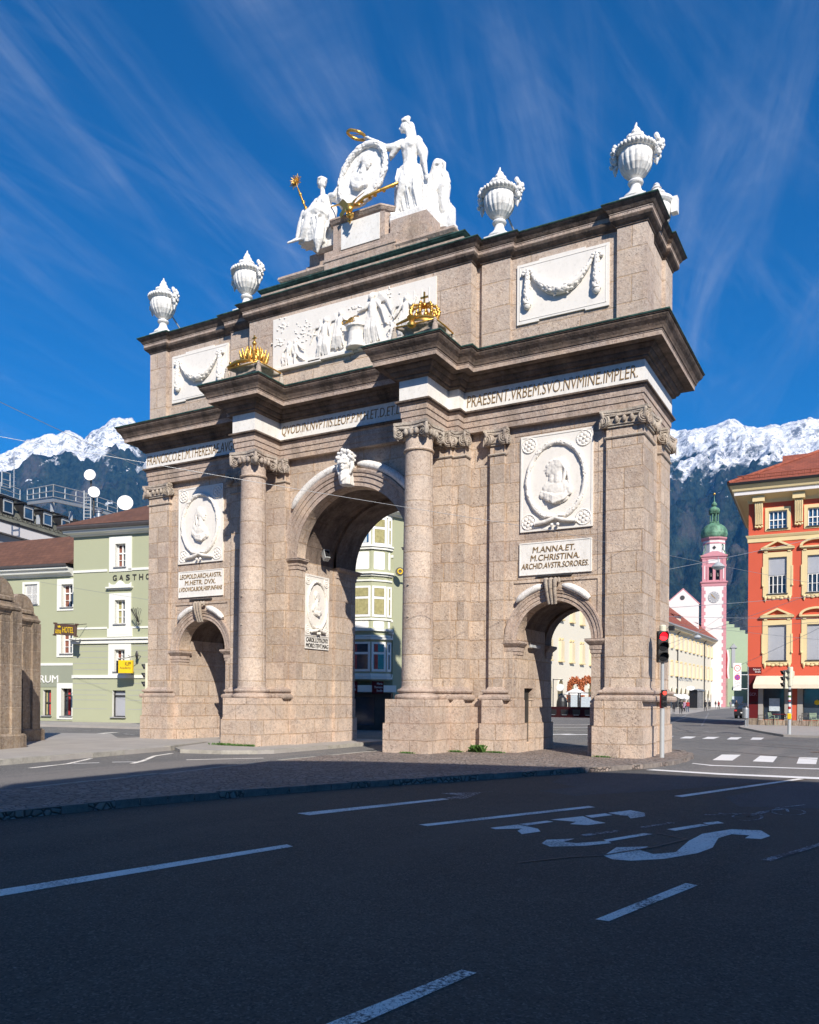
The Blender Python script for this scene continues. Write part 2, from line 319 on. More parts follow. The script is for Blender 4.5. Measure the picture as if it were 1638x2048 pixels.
    def ell(s, c, r, n=12, k=8, m=0, rot=None, sm=True):
        if isinstance(r, (int, float)): r = (r, r, r)
        vs = [(0,0,-1)]
        for i in range(1, k):
            a = -pi/2+pi*i/k
            for j in range(n): t = 2*pi*j/n; vs.append((cos(a)*cos(t), cos(a)*sin(t), sin(a)))
        vs.append((0,0,1)); fs = [(0, 1+(j+1)%n, 1+j) for j in range(n)]
        for i in range(k-2):
            for j in range(n): a = 1+i*n; fs.append((a+j, a+(j+1)%n, a+n+(j+1)%n, a+n+j))
        e = len(vs)-1; a = 1+(k-2)*n; fs += [(a+j, a+(j+1)%n, e) for j in range(n)]
        V = []
        for v in vs:
            q = Vector((v[0]*r[0], v[1]*r[1], v[2]*r[2]))
            if rot: q = rot @ q
            V.append(q+Vector(c))
        s.add(V, fs, m, sm); return s
    def limb(s, p0, r0, p1, r1, n=10, m=0):
        p0=Vector(p0); p1=Vector(p1); d=(p1-p0); L=d.length or 1e-6; d/=L
        pts=[p0-d*r0*.98, p0-d*r0*.7, p0, p0+(p1-p0)*.33, p0+(p1-p0)*.66, p1, p1+d*r1*.7, p1+d*r1*.98]
        R=[r0*.15, r0*.72, r0, r0*.67+r1*.33, r0*.33+r1*.67, r1, r1*.72, r1*.15]
        return s.tube(pts, R, n, m)
    def chain(s, pts, R, n=10, m=0):
        for i in range(len(pts)-1): s.limb(pts[i], R[i], pts[i+1], R[i+1], n, m)
        return s
    def loft(s, secs, n=28, folds=9, amp=0.0, ph=0., m=0):   # sections (cx,cy,cz,rx,ry,amp)
        vs=[]
        for i,(x,y,z,rx,ry,a) in enumerate(secs):
            for j in range(n):
                t=2*pi*j/n; q=1+a*(sin(folds*t+ph+i*.25)+.5*sin((folds*1.7//1)*t+ph*2-i*.2)); vs.append((x+rx*q*cos(t), y+ry*q*sin(t), z))
        fs=[]
        for i in range(len(secs)-1):
            for j in range(n): fs.append((i*n+j, i*n+(j+1)%n, (i+1)*n+(j+1)%n, (i+1)*n+j))
        fs.append(tuple(range(n-1,-1,-1))); k=len(secs)-1; fs.append(tuple(k*n+j for j in range(n)))
        s.add(vs, fs, m, True); return s
    def wall(s, u0, u1, z0, z1, holes, y=0., depth=.25, m=0, mr=None, back=False):   # xz wall with rectangular openings and reveals
        us = sorted({u0,u1}|{h[0] for h in holes}|{h[1] for h in holes}); zs = sorted({z0,z1}|{h[2] for h in holes}|{h[3] for h in holes})
        us=[u for u in us if u0<=u<=u1]; zs=[z for z in zs if z0<=z<=z1]
        for i in range(len(us)-1):
            for j in range(len(zs)-1):
                a,b,c,d=us[i],us[i+1],zs[j],zs[j+1]
                if any(h[0]<=a+1e-6 and b<=h[1]+1e-6 and h[2]<=c+1e-6 and d<=h[3]+1e-6 for h in holes): continue
                s.add([(a,y,c),(b,y,c),(b,y,d),(a,y,d)], [(0,1,2,3)], m)
        for a,b,c,d in holes:
            mm = m if mr is None else mr
            s.add([(a,y,c),(b,y,c),(b,y,d),(a,y,d),(a,y+depth,c),(b,y+depth,c),(b,y+depth,d),(a,y+depth,d)], [(0,4,5,1),(1,5,6,2),(2,6,7,3),(3,7,4,0)], mm)
        return s
    def text(s, txt, x0, z0, w, h, y, th=.02, m=0, font_off=0.0, slant=0):       # lettering in the xz plane, facing -y
        c = bpy.data.curves.new('t', 'FONT'); c.body = txt; c.size = 1; c.extrude = .5; c.offset = font_off; c.resolution_u = 3
        o = bpy.data.objects.new('t', c); me = bpy.data.meshes.new_from_object(o)
        xs=[v.co.x for v in me.vertices]; ys=[v.co.y for v in me.vertices]
        ax=min(xs); bx=max(xs); ay=min(ys); by=max(ys); kx=w/(bx-ax); kz=h/(by-ay)
        s.add([(x0+(v.co.x-ax)*kx+slant*(v.co.y-ay), y-(v.co.z+.5)*th, z0+(v.co.y-ay)*kz) for v in me.vertices], [tuple(p.vertices) for p in me.polygons], m)
        bpy.data.objects.remove(o); bpy.data.curves.remove(c); bpy.data.meshes.remove(me); return s
    def xf(s, M4, start=0):
        for i in range(start, len(s.v)): s.v[i] = tuple(M4 @ Vector(s.v[i]))
        return s
    def mesh(s, name, cyl=None):
        me = bpy.data.meshes.new(name); me.from_pydata(s.v, [], s.f); me.update()
        me.polygons.foreach_set('material_index', s.m); me.polygons.foreach_set('use_smooth', s.s)
        uvl = me.uv_layers.new(name='UVMap'); data = []
        for p in me.polygons:
            nx,ny,nz = p.normal
            for li in p.vertices:
                x,y,z = s.v[li]
                if cyl:
                    pc=p.center; t0=atan2(pc.y-cyl[1],pc.x-cyl[0]); t=atan2(y-cyl[1],x-cyl[0])
                    while t-t0>pi: t-=2*pi
                    while t-t0<-pi: t+=2*pi
                    data += [t*cyl[2], z]
                elif abs(nz)>.75: data += [x,y]
                elif abs(nx)>abs(ny): data += [y+.37, z] if abs(nz)<.3 else [y, sqrt(1+(nz/max(.1,sqrt(nx*nx+ny*ny)))**2)*z]
                else: data += [x, z] if abs(nz)<.3 else [x, sqrt(1+(nz/max(.1,sqrt(nx*nx+ny*ny)))**2)*z]
        uvl.data.foreach_set('uv', data); return me
    def build(s, name, mats, parent=None, loc=None, rotz=0, label=None, cat=None, group=None, kind=None, cyl=None):
        me = s.mesh(name, cyl)
        for m_ in (mats if isinstance(mats, (list, tuple)) else [mats]): me.materials.append(M[m_])
        return link(name, me, parent, loc, rotz, label, cat, group, kind)
def offset(path, o, closed):
    n = len(path); out_ = []
    for i in range(n):
        p = Vector(path[i]); a = Vector(path[i-1]) if (closed or i > 0) else None; b = Vector(path[(i+1)%n]) if (closed or i < n-1) else None
        ns = []
        for q0, q1 in ((a, p), (p, b)):
            if q0 is None or q1 is None: continue
            d = (q1-q0).normalized(); ns.append(Vector((d.y, -d.x)))
        if len(ns) == 1: w = ns[0]
        else:
            w = ns[0]+ns[1]; w = w/max(1e-6, w.dot(ns[0])) if w.length > 1e-6 else ns[0]
        q = p+w*o; out_.append((q.x, q.y))
    return out_
def link(name, data, parent=None, loc=None, rotz=0, label=None, cat=None, group=None, kind=None):
    o = bpy.data.objects.new(name, data); sc.collection.objects.link(o)
    if parent: o.parent = parent
    if loc is not None: o.location = loc
    o.rotation_euler[2] = rotz
    for k_, v_ in (('label', label), ('category', cat), ('group', group), ('kind', kind)):
        if v_: o[k_] = v_
    return o
def thing(name, label, cat, loc=(0,0,0), rotz=0, group=None): return link(name, None, None, loc, rotz, label, cat, group)
def copy_tree(o, parent=None):
    c = o.copy(); sc.collection.objects.link(c); c.parent = parent
    for ch in list(o.children): copy_tree(ch, c)
    return c
def mirx(path): return [(-x, y) for x, y in reversed(path)]
def remesh(mb, voxel, smooth=2, disp=0., dscale=8., name='figure', ratio=None):
    me = bpy.data.meshes.new('tmp'); me.from_pydata(mb.v, [], mb.f)
    bm = bmesh.new(); bm.from_mesh(me); bmesh.ops.remove_doubles(bm, verts=bm.verts, dist=1e-5); bmesh.ops.recalc_face_normals(bm, faces=bm.faces); bm.to_mesh(me); bm.free()
    o = bpy.data.objects.new('tmp', me); sc.collection.objects.link(o)
    r = o.modifiers.new('r', 'REMESH'); r.mode = 'VOXEL'; r.voxel_size = voxel; r.use_smooth_shade = True
    if smooth: q = o.modifiers.new('s', 'SMOOTH'); q.iterations = smooth; q.factor = .5
    dg = bpy.context.evaluated_depsgraph_get(); m2 = bpy.data.meshes.new_from_object(o.evaluated_get(dg)); m2.name = name
    bpy.data.objects.remove(o); bpy.data.meshes.remove(me)
    if disp:
        n = len(m2.vertices); co = [0.]*(3*n); no = [0.]*(3*n); m2.vertices.foreach_get('co', co); m2.vertices.foreach_get('normal', no)
        for i in range(n):
            k = disp*noise.noise(Vector(co[3*i:3*i+3])*dscale)
            for j in range(3): co[3*i+j] += no[3*i+j]*k
        m2.vertices.foreach_set('co', co)
    m2.polygons.foreach_set('use_smooth', [True]*len(m2.polygons)); m2.materials.clear(); return m2
def bfig(mb, voxel, name, mat, smooth=2, disp=0., dscale=8., **k):
    me = remesh(mb, voxel, smooth, disp, dscale, name); me.materials.append(M[mat]); return link(name, me, **k)
# ---------------------------------------------------------------- the triumphal arch
ARCH = thing('triumphal_arch', 'huge three-gated triumphal arch of pinkish brown stone with white marble panels', 'archway')
Z0 = -.15
P_OUT = [(7.62,.12),(8.04,.12),(8.04,-.04),(9.04,-.04),(9.04,1.1),(8.93,1.1),(8.93,2.0),(9.04,2.0),(9.04,3.15),(8.04,3.15),(8.04,3.0),(7.62,3.0)]
def p_mid(notch=False):
    P = [(2.09,-.25),(2.42,-.25),(2.42,-.5),(3.6,-.5),(3.6,-.36),(4.0,-.36),(4.0,.12),(4.64,.12),(4.64,-.04),(5.08,-.04),(5.08,.12),(5.44,.12)]
    if notch: P += [(5.44,.74),(5.26,.74),(5.26,1.46),(5.44,1.46)]
    return P+[(5.44,3.0),(5.08,3.0),(5.08,3.15),(4.64,3.15),(4.64,3.0),(4.0,3.0),(4.0,3.4),(2.42,3.4),(2.42,3.25),(2.09,3.25),(2.09,2.0),(2.19,2.0),(2.19,.2),(2.09,.2)]
P_OUT_PED = [(7.60,.10),(7.82,.10),(7.82,-.26),(9.09,-.26),(9.09,1.14),(8.98,1.14),(8.98,1.96),(9.09,1.96),(9.09,3.2),(7.82,3.2),(7.82,3.02),(7.60,3.02)]
def p_mid_ped(notch=False):
    P = [(2.07,-.27),(2.32,-.27),(2.32,-1.96),(3.68,-1.96),(3.68,-.60),(4.10,-.60),(4.10,-.02),(4.52,-.02),(4.52,-.24),(5.16,-.24),(5.16,.10),(5.46,.10)]
    if notch: P += [(5.46,.74),(5.26,.74),(5.26,1.46),(5.46,1.46)]
    return P+[(5.46,3.02),(5.16,3.02),(5.16,3.25),(4.5,3.25),(4.5,3.1),(4.1,3.1),(4.1,3.6),(2.32,3.6),(2.32,3.27),(2.07,3.27),(2.07,1.98),(2.17,1.98),(2.17,.22),(2.07,.22)]
def mp(P, sgn): return P if sgn > 0 else mirx(P)
def arc(cx, cz, r, a0, a1, n): return [(cx+r*cos(a0+(a1-a0)*i/n), cz+r*sin(a0+(a1-a0)*i/n)) for i in range(n+1)]
ZA = 9.4
body = MB()
for sg in (1, -1):
    vault = MB()
    ped = MB(); ped2 = MB()
    body.prism(mp(P_OUT, sg), 1.58, ZA)
    body.prism(mp(p_mid(True), sg), 1.58, 1.95, cap=False); body.prism(mp(p_mid(), sg), 1.95, ZA)
    o = .045
    ped.prism(offset(mp(P_OUT_PED, sg), o, True), Z0, .93); ped.prism(mp(P_OUT_PED, sg), .93, 1.6)
    ped2.prism(offset(mp(p_mid_ped(), sg), o, True), Z0, .32); ped2.prism(offset(mp(p_mid_ped(True), sg), o, True), .32, .93); ped2.prism(mp(p_mid_ped(True), sg), .93, 1.6); ped.build('pedestal', 'base', ARCH); ped2.build('pedestal', 'base', ARCH)
    # spandrel above the side passage
    cx = 6.53*sg; r = 1.09; A = arc(cx, 3.3, r, pi, 0, 28)
    for y, flip in ((.12, 0), (3.0, 1)):
        P = [(cx-r, ZA)]+A+[(cx+r, ZA)]
        body.add([(x, y, z) for x, z in P], [tuple(range(len(P)))] if flip else [tuple(range(len(P)-1, -1, -1))])
    for (ya, yb, rr) in ((.12, .6, r), (.6, 2.45, r+.07), (2.45, 3.0, r)):
        A2 = arc(cx, 3.3, rr, pi, 0, 28)
        for i in range(28):
            a, b = A2[i], A2[i+1]; (vault if ya > .15 else body).add([(a[0],ya,a[1]),(b[0],ya,b[1]),(b[0],yb,b[1]),(a[0],yb,a[1])], [(0,1,2,3)], 0)
    for yy in (.6, 2.45):
        A1 = arc(cx, 3.3, r, pi, 0, 28); A2 = arc(cx, 3.3, r+.07, pi, 0, 28)
        for i in range(28): vault.add([(A1[i][0],yy,A1[i][1]),(A1[i+1][0],yy,A1[i+1][1]),(A2[i+1][0],yy,A2[i+1][1]),(A2[i][0],yy,A2[i][1])], [(0,1,2,3)])
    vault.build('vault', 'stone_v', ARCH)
    # raised frame of the bay wall, leaving the field round the little arch set back
    def X(a, b): return (a*sg, b*sg)
    for (a, b, c, d) in ((5.08, 5.34, 1.6, 3.3), (5.08, 5.34, 3.3, ZA-.02), (7.79, 8.04, 3.3, ZA-.02), (5.34, 7.79, 4.93, 5.02), (5.34,7.79,9.12,ZA-.02)):
        body.box(a*sg, b*sg, .085, .125, c, d)
    body.box(5.34*sg, 7.79*sg, .1, .125, 4.93+.09, 9.12)
vault = MB(); r = 2.09; A = arc(0, 6.16, r, pi, 0, 40)
for y, flip in ((-.25, 0), (3.25, 1)):
    P = [(-r, ZA)]+A+[(r, ZA)]; body.add([(x, y, z) for x, z in P], [tuple(range(len(P)))] if flip else [tuple(range(len(P)-1, -1, -1))])
for (ya, yb, rr) in ((-.25, .2, r), (.2, 2.0, r+.1), (2.0, 3.25, r)):
    A2 = arc(0, 6.16, rr, pi, 0, 40)
    for i in range(40): a, b = A2[i], A2[i+1]; (vault if ya > .15 else body).add([(a[0],ya,a[1]),(b[0],ya,b[1]),(b[0],yb,b[1]),(a[0],yb,a[1])], [(0,1,2,3)])
for yy in (.2, 2.0):
    A1 = arc(0, 6.16, r, pi, 0, 40); A2 = arc(0, 6.16, r+.1, pi, 0, 40)
    for i in range(40): vault.add([(A1[i][0],yy,A1[i][1]),(A1[i+1][0],yy,A1[i+1][1]),(A2[i+1][0],yy,A2[i+1][1]),(A2[i][0],yy,A2[i][1])], [(0,1,2,3)])
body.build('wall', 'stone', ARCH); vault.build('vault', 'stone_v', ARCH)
# base mouldings under pilasters
PR_B = [(.19,1.585),(.215,1.63),(.215,1.69),(.18,1.735),(.10,1.745),(.10,1.79),(.14,1.80),(.155,1.84),(.14,1.88),(.05,1.90),(.02,1.95),(.0,1.97)]
for sg in (1, -1):
    for path in ([(8.04,.12),(8.04,-.04),(9.04,-.04),(9.04,1.1),(8.93,1.1),(8.93,2.0),(9.04,2.0),(9.04,3.15),(8.04,3.15),(8.04,3.0)], [(2.42,-.25),(2.42,-.5),(3.6,-.5),(3.6,-.36),(4.0,-.36),(4.0,-.0)], [(4.64,.12),(4.64,-.04),(5.08,-.04),(5.08,.12)]):
        MB().mould(mp(path, sg), PR_B).build('base_moulding', 'stone_m', ARCH)
# imposts
PR_I = [(0,2.88),(.025,2.9),(.025,2.99),(.045,3.0),(.045,3.11),(.07,3.13),(.13,3.2),(.15,3.23),(.15,3.285),(.16,3.29),(.0,3.305)]
PR_M = [(0,5.80),(.03,5.82),(.03,5.93),(.055,5.945),(.055,6.02),(.08,6.035),(.15,6.10),(.15,6.14),(.17,6.145),(.17,6.17),(.0,6.18)]
for sg in (1, -1):
    for path in ([(5.04,.12),(5.44,.12),(5.44,.6)], [(7.62,.6),(7.62,.12),(8.03,.12)], [(5.44,2.45),(5.44,3.0),(5.04,3.0)], [(8.0,3.0),(7.62,3.0),(7.62,2.45)]):
        MB().mould(mp(path, sg), PR_I).build('impost', 'stone_m', ARCH)
    for path in ([(2.09,.2),(2.09,-.25),(2.42,-.25)], [(2.5,3.25),(2.09,3.25),(2.09,2.0)]):
        MB().mould(mp(path, sg), PR_M).build('impost', 'stone_m', ARCH)
def arcmould(mb, cx, cz, r0, y0, prof, n=48, a0=pi, a1=0, m=0):
    vs = []; k = len(prof)
    for i in range(n+1):
        a = a0+(a1-a0)*i/n
        for dr, o in prof: vs.append((cx+(r0+dr)*cos(a), y0-o, cz+(r0+dr)*sin(a)))
    mb.add(vs, [(i*k+j, (i+1)*k+j, (i+1)*k+j+1, i*k+j+1) for i in range(n) for j in range(k-1)], m); return mb
arcmould(MB(), 0, 6.17, 2.09, -.25, [(-.0,-.02),(0,.05),(.13,.05),(.135,.085),(.29,.085),(.30,.12),(.40,.12),(.41,.15),(.47,.17),(.53,.17),(.54,.1),(.54,-.02)]).build('archivolt', 'stone_m', ARCH)
for sg in (1, -1):
    arcmould(MB(), 6.53*sg, 3.3, 1.09, .12, [(0,-.02),(0,.04),(.10,.04),(.105,.065),(.2,.065),(.21,.09),(.27,.1),(.29,.12),(.34,.12),(.345,-.02)]).build('archivolt', 'stone_m', ARCH)
def laurel(mb, pts, r, m=0, dens=26, leafs=.55, seed=1):           # a bound laurel roll: tube with leaf scales
    rr = random.Random(seed); n = len(pts); P = [Vector(p) for p in pts]
    R = [r*(1+.1*sin(i*1.7)) for i in range(n)] if not isinstance(r, list) else r
    mb.tube(P, R, 8, m)
    L = sum((P[i+1]-P[i]).length for i in range(n-1)); cnt = int(L*dens)
    for q in range(cnt):
        t = (q+rr.random()*.5)/cnt*(n-1); i = min(int(t), n-2); f = t-i; p = P[i].lerp(P[i+1], f); d = (P[i+1]-P[i]).normalized(); ri = R[i]*(1-f)+R[i+1]*f
        a = d.orthogonal().normalized(); b = d.cross(a); ang = rr.random()*2*pi; nrm = a*cos(ang)+b*sin(ang); c = p+nrm*ri*.92
        rot = Matrix((nrm.cross(d).normalized(), d, nrm)).transposed()
        mb.ell(c, (ri*.42, ri*leafs*1.4, ri*.22), 6, 4, m, rot)
    return mb
for a0, a1, nm in ((144, 96, 0), (84, 36, 1)):
    pts = [(2.76*cos(radians(a)), -.32, 6.17+2.76*sin(radians(a))) for a in [a0+(a1-a0)*i/18 for i in range(19)]]
    R = [.05, .10, .125]+[.135]*13+[.125, .10, .05]; MB().tube(pts, R, 12).build('laurel_festoon', 'carve', ARCH)
for sg in (1, -1):
    for a0, a1 in ((135, 101), (79, 45)):
        pts = [(6.53*sg+1.5*cos(radians(a)), .0, 3.32+1.5*sin(radians(a))) for a in [a0+(a1-a0)*i/12 for i in range(13)]]
        mb = MB(); mb.tube(pts, [.03,.075,.095]+[.105]*7+[.1,.09,.06], 10)
        mb.build('laurel_festoon', 'carve', ARCH)
    k = MB()       # scrolled keystone
    for dx, w in ((-.13, .06), (0, .065), (.13, .06)):
        pts = [(6.53*sg+dx*(1-.28*t), .12-.10-.14*sin(pi*(1-t)*.55)-.04*(1-t), 4.95-.66*t) for t in [i/10 for i in range(11)]]; k.tube(pts, [w*(1.1-.35*i/10) for i in range(11)], 8)
        k.ell((6.53*sg+dx, -.09, 4.93), (w*1.15, .10, .08), 10, 6)
    k.ell((6.53*sg-.2, -.02, 4.93), (.05, .07, .09)); k.ell((6.53*sg+.2, -.02, 4.93), (.05, .07, .09))
    k.build('keystone', 'cap', ARCH)
# little metal door in the jamb
d = MB(); d.box(5.27, 5.30, .75, 1.45, .33, 1.93); d.box(5.30, 5.32, .78, .82, .36, 1.9); d.box(5.30,5.315,1.38,1.42,.36,1.9)
for i in range(9): d.box(5.30, 5.312, .86+i*.058, .885+i*.058, .36, 1.88)
d.build('metal_door', 'rust', ARCH)
# columns
for sg in (1, -1):
    cx, cy = 3.014*sg, -1.354; c = MB()
    prof = [(.455, 1.93),(.445,1.97)]+[(.445-.052*((i/12)**1.6), 1.97+6.6*i/12) for i in range(13)]+[(.40,8.58),(.435,8.60),(.445,8.63),(.43,8.66),(.395,8.68),(.395,8.98)]
    c.lathe(prof, (cx, cy, 0), 40); col = c.build('column', 'stone_c', ARCH, cyl=(cx, cy, .45))
    b = MB(); b.lathe([(.60,1.59),(.635,1.62),(.645,1.67),(.62,1.72),(.54,1.74),(.52,1.76),(.52,1.79),(.555,1.80),(.57,1.84),(.55,1.885),(.48,1.90),(.46,1.94)], (cx, cy, 0), 40)
    b.build('column_base', 'stone_m', col)
    e = MB()
    for zz in ((3.9, -.42), (4.8, -.42)): e.bbox(cx-.1, cx-.04, cy-.46, cy-.40, zz[0], zz[0]+.05)
    e.build('iron_stub', 'cap', col)
def volute(mb, c, R_, out, right, m=0):     # spiral roundel
    c = Vector(c); out = Vector(out).normalized(); right = Vector(right).normalized(); upv = Vector((0,0,1))
    mb.tube([c-out*.06, c+out*.015], R_*.98, 20, m, sm=False)
    pts = []; rad = []
    for i in range(46):
        t = i/45; a = 2.3*2*pi*t+pi/2; q = R_*(.92*(1-t)+.14*t); pts.append(c+out*(.02+.03*t)+right*q*cos(a)+upv*q*sin(a)); rad.append(R_*(.115*(1-t)+.08*t))
    mb.tube(pts, rad, 6, m); mb.ell(c+out*.04, R_*.17, 8, 6, m)
def cap_front(mb, x0, x1, y, z0=8.93, z1=9.36, sg=1, ends=(1, 1), m=0):   # pilaster capital front run along x at plane y
    w = x1-x0; R_ = .165; xc = (x0+x1)/2
    # abacus, slightly hollowed
    n = 10; P = [(x0-.14, y-.20)]+[(x0-.06+(w+.12)*i/n, y-.17+.07*sin(pi*i/n)) for i in range(n+1)]+[(x1+.14, y-.20), (x1+.16, y+.02), (x0-.16, y+.02)]
    mb.prism(P, z1-.07, z1, m); mb.prism([(a+(xc-a)*.03, b+.02) for a, b in P], z1-.12, z1-.07, m)
    mb.prism([(x0, y+.01), (x0, y-.05), (x1, y-.05), (x1, y+.01)], z0-.02, z1-.1, m)
    for e, X_ in ((-1, x0), (1, x1)):
        o = Vector((e*.5, -1, 0)); rg = Vector((1, e*.5, 0))
        volute(mb, (X_+e*.03, y-.12, z0+.14), R_, o, rg, m)
        o2 = Vector((e, -.35, 0)); volute(mb, (X_+e*.12, y-.05, z0+.14), R_*.93, o2, (.35, e, 0), m)
        mb.limb((X_+e*.04, y-.13, z0+.2), .05, (X_+e*.08, y-.17, z1-.1), .05, 8, m)
        mb.limb((X_+e*.13, y-.14, z0+.1), .04, (X_+e*.15, y-.16, z0-.04), .015, 6, m)
    ne = max(2, int(w/.2))
    for i in range(ne):
        xx = x0+w*(i+.5)/ne
        if x0+.1 < xx < x1-.1 or ne < 3: mb.ell((xx, y-.09, z0+.17), (.062, .07, .095), 8, 6, m); 
    mb.tube([(x0, y-.07, z0+.28), (x1, y-.07, z0+.28)], .035, 6, m); mb.tube([(x0, y-.06, z0+.05), (x1, y-.06, z0+.05)], .025, 6, m)
def neck(mb, path, z=8.62, m=0): mb.mould(path, [(0, z),(.035, z+.01),(.05, z+.035),(.035, z+.06),(.0, z+.07)], m=m)
for sg in (1, -1):
    for x0, x1, y, path in ((4.64, 5.08, -.04, [(4.64,.12),(4.64,-.04),(5.08,-.04),(5.08,.12)]), (8.04, 9.04, -.04, [(8.04,.12),(8.04,-.04),(9.04,-.04),(9.04,1.1),(8.93,1.1)]), (2.46, 3.56, -.5, [(2.42,-.25),(2.42,-.5),(3.6,-.5),(3.6,-.36)]), (3.66, 3.98, -.36, [(3.6,-.36),(4.0,-.36),(4.0,-.05)])):
        m_ = MB(); a, b = (x0, x1) if sg > 0 else (-x1, -x0); cap_front(m_, a, b, y); neck(m_, mp(path, sg)); m_.build('capital', 'cap', ARCH)
    # side capitals of the corner pilasters (facing outwards)
    for ya, yb in ((0.06, 1.0), (2.1, 3.05)):
        m_ = MB(); cap_front(m_, ya, yb, 0.0); m_.xf(Matrix.Translation((9.04*sg, 0, 0)) @ (Matrix.Rotation(pi/2, 4, 'Z') if sg > 0 else Matrix(((0,1,0,0),(1,0,0,0),(0,0,1,0),(0,0,0,1)))))
        if ya > 1: neck(m_, mp([(8.93,2.0),(9.04,2.0),(9.04,3.15),(8.04,3.15)], sg))
        m_.build('capital', 'cap', ARCH)
    cc = MB(); cx, cy = 3.014*sg, -1.354
    n = 8; P = []
    for q in range(4):
        for i in range(n):
            a = radians(-135+90*q); t = i/n; p0 = Vector((cos(a), sin(a)))*.76; p1 = Vector((cos(a+pi/2), sin(a+pi/2)))*.76; p = p0.lerp(p1, t); p -= p.normalized()*.10*sin(pi*t); P.append((cx+p.x, cy+p.y))
    cc.prism(P, 9.30, 9.38); cc.prism([(cx+(a-cx)*.94, cy+(b-cy)*.94) for a, b in P], 9.25, 9.30)
    cc.lathe([(.395,8.96),(.43,8.98),(.43,9.02),(.47,9.05),(.5,9.14),(.45,9.2),(.42,9.26)], (cx, cy, 0), 28)
    for q in range(4):
        a = radians(45+90*q); dr = Vector((cos(a), sin(a), 0)); tg = Vector((-sin(a), cos(a), 0))
        for e in (-1, 1):
            o = (dr*.35+tg*e).normalized(); rg = Vector((-o.y, o.x, 0)); volute(cc, Vector((cx, cy, 9.10))+dr*.60+tg*e*.05, .17, o, rg)
        cc.limb(Vector((cx, cy, 9.0))+dr*.7, .06, Vector((cx, cy, 9.25))+dr*.72, .05, 8); cc.limb(Vector((cx, cy, 8.98))+dr*.66, .05, Vector((cx, cy, 8.90))+dr*.62, .02, 6)
        b2 = radians(90*q); ee = Vector((cos(b2), sin(b2), 0)); t2 = Vector((-sin(b2), cos(b2), 0))
        for i in (-1, 0, 1): cc.ell(Vector((cx, cy, 9.10))+ee*.46+t2*i*.17, (.075, .075, .10), 8, 6)
        for i in (-1, 1): cc.limb(Vector((cx,cy,9.20))+ee*.45+t2*i*.1, .04, Vector((cx,cy,9.22))+ee*.48+t2*i*.34, .05, 6)
    cc.build('capital', 'cap', ARCH)
# entablature: one plan, three courses
FRP = [(-9.08,-.16),(-3.86,-.16),(-3.86,-.52),(-3.51,-.52),(-3.51,-1.80),(-2.61,-1.80),(-2.61,-.52),(2.61,-.52),(2.61,-1.80),(3.51,-1.80),(3.51,-.52),(3.86,-.52),(3.86,-.16),(9.08,-.16),(9.08,3.16),(3.86,3.16),(3.86,3.5),(-3.86,3.5),(-3.86,3.16),(-9.08,3.16)]
MB().mould(FRP, [(-.06,9.38),(-.06,9.53),(-.035,9.535),(-.035,9.70),(-.01,9.705),(-.01,9.86),(.03,9.88),(.06,9.93),(.085,9.935),(.085,9.97),(-.01,9.985)], True, capz='tb').build('architrave', 'stone_m', ARCH)
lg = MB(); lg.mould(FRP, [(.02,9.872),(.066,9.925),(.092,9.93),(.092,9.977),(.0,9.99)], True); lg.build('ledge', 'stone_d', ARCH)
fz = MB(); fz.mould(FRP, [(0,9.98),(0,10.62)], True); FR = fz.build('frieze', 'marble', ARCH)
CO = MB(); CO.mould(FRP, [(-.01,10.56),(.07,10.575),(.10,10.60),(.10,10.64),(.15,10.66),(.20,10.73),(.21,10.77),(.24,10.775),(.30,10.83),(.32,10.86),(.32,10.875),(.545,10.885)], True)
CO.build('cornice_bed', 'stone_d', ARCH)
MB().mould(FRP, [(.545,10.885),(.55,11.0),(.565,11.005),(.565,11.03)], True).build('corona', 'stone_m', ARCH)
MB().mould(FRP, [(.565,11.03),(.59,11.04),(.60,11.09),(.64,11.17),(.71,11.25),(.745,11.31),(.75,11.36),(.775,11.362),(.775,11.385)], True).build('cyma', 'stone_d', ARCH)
MB().mould(FRP, [(.775,11.386),(.795,11.388),(.80,11.41),(.79,11.43),(.0,11.485)], True, capz='t').build('copper_flashing', 'copper', ARCH)
# lettering on the frieze
L = MB(); L.text('FRANCISCO.ET.M.THERESIAE.AVGG', -9.02, 10.11, 4.25, .33, -.162, .015, slant=.04, font_off=-.012); L.build('inscription', 'letter', FR)
L = MB(); L.text('QVOD.IN.NVPTIIS.LEOP.P.M.H.ET.D.ET.LVD', -2.55, 10.11, 4.75, .33, -.522, .015, slant=.04, font_off=-.012); L.build('inscription', 'letter', FR)
L = MB(); L.text('PRAESENT.VRBEM.SVO.NVMINE.IMPLER.', 3.95, 10.11, 4.95, .33, -.162, .015, slant=.04, font_off=-.012); L.build('inscription', 'letter', FR)
# attic
AT = [(-9.08,.0),(-8.28,.0),(-8.28,.13),(-5.2,.13),(-5.2,.0),(-4.32,.0),(-4.32,.13),(-4.12,.13),(-4.12,-.3),(4.12,-.3),(4.12,.13),(4.32,.13),(4.32,.0),(5.2,.0),(5.2,.13),(8.28,.13),(8.28,.0),(9.08,.0),(9.08,.75),(8.98,.75),(8.98,2.2),(9.08,2.2),(9.08,3.1),(-9.08,3.1),(-9.08,2.2),(-8.98,2.2),(-8.98,.75),(-9.08,.75)]
MB().prism(AT, 11.40, 14.34, cap=False).build('attic_wall', 'stone_c', ARCH)
ab = MB()
for sg in (1, -1): ab.mould(mp([(5.2,.13),(8.28,.13)], sg), [(0,11.45),(.05,11.46),(.05,11.7),(.02,11.73),(0,11.74)])
ab.mould([(-4.12,-.3),(4.12,-.3)], [(0,11.45),(.06,11.46),(.06,11.62),(.02,11.65),(0,11.66)]); ab.build('attic_base', 'stone_m', ARCH)
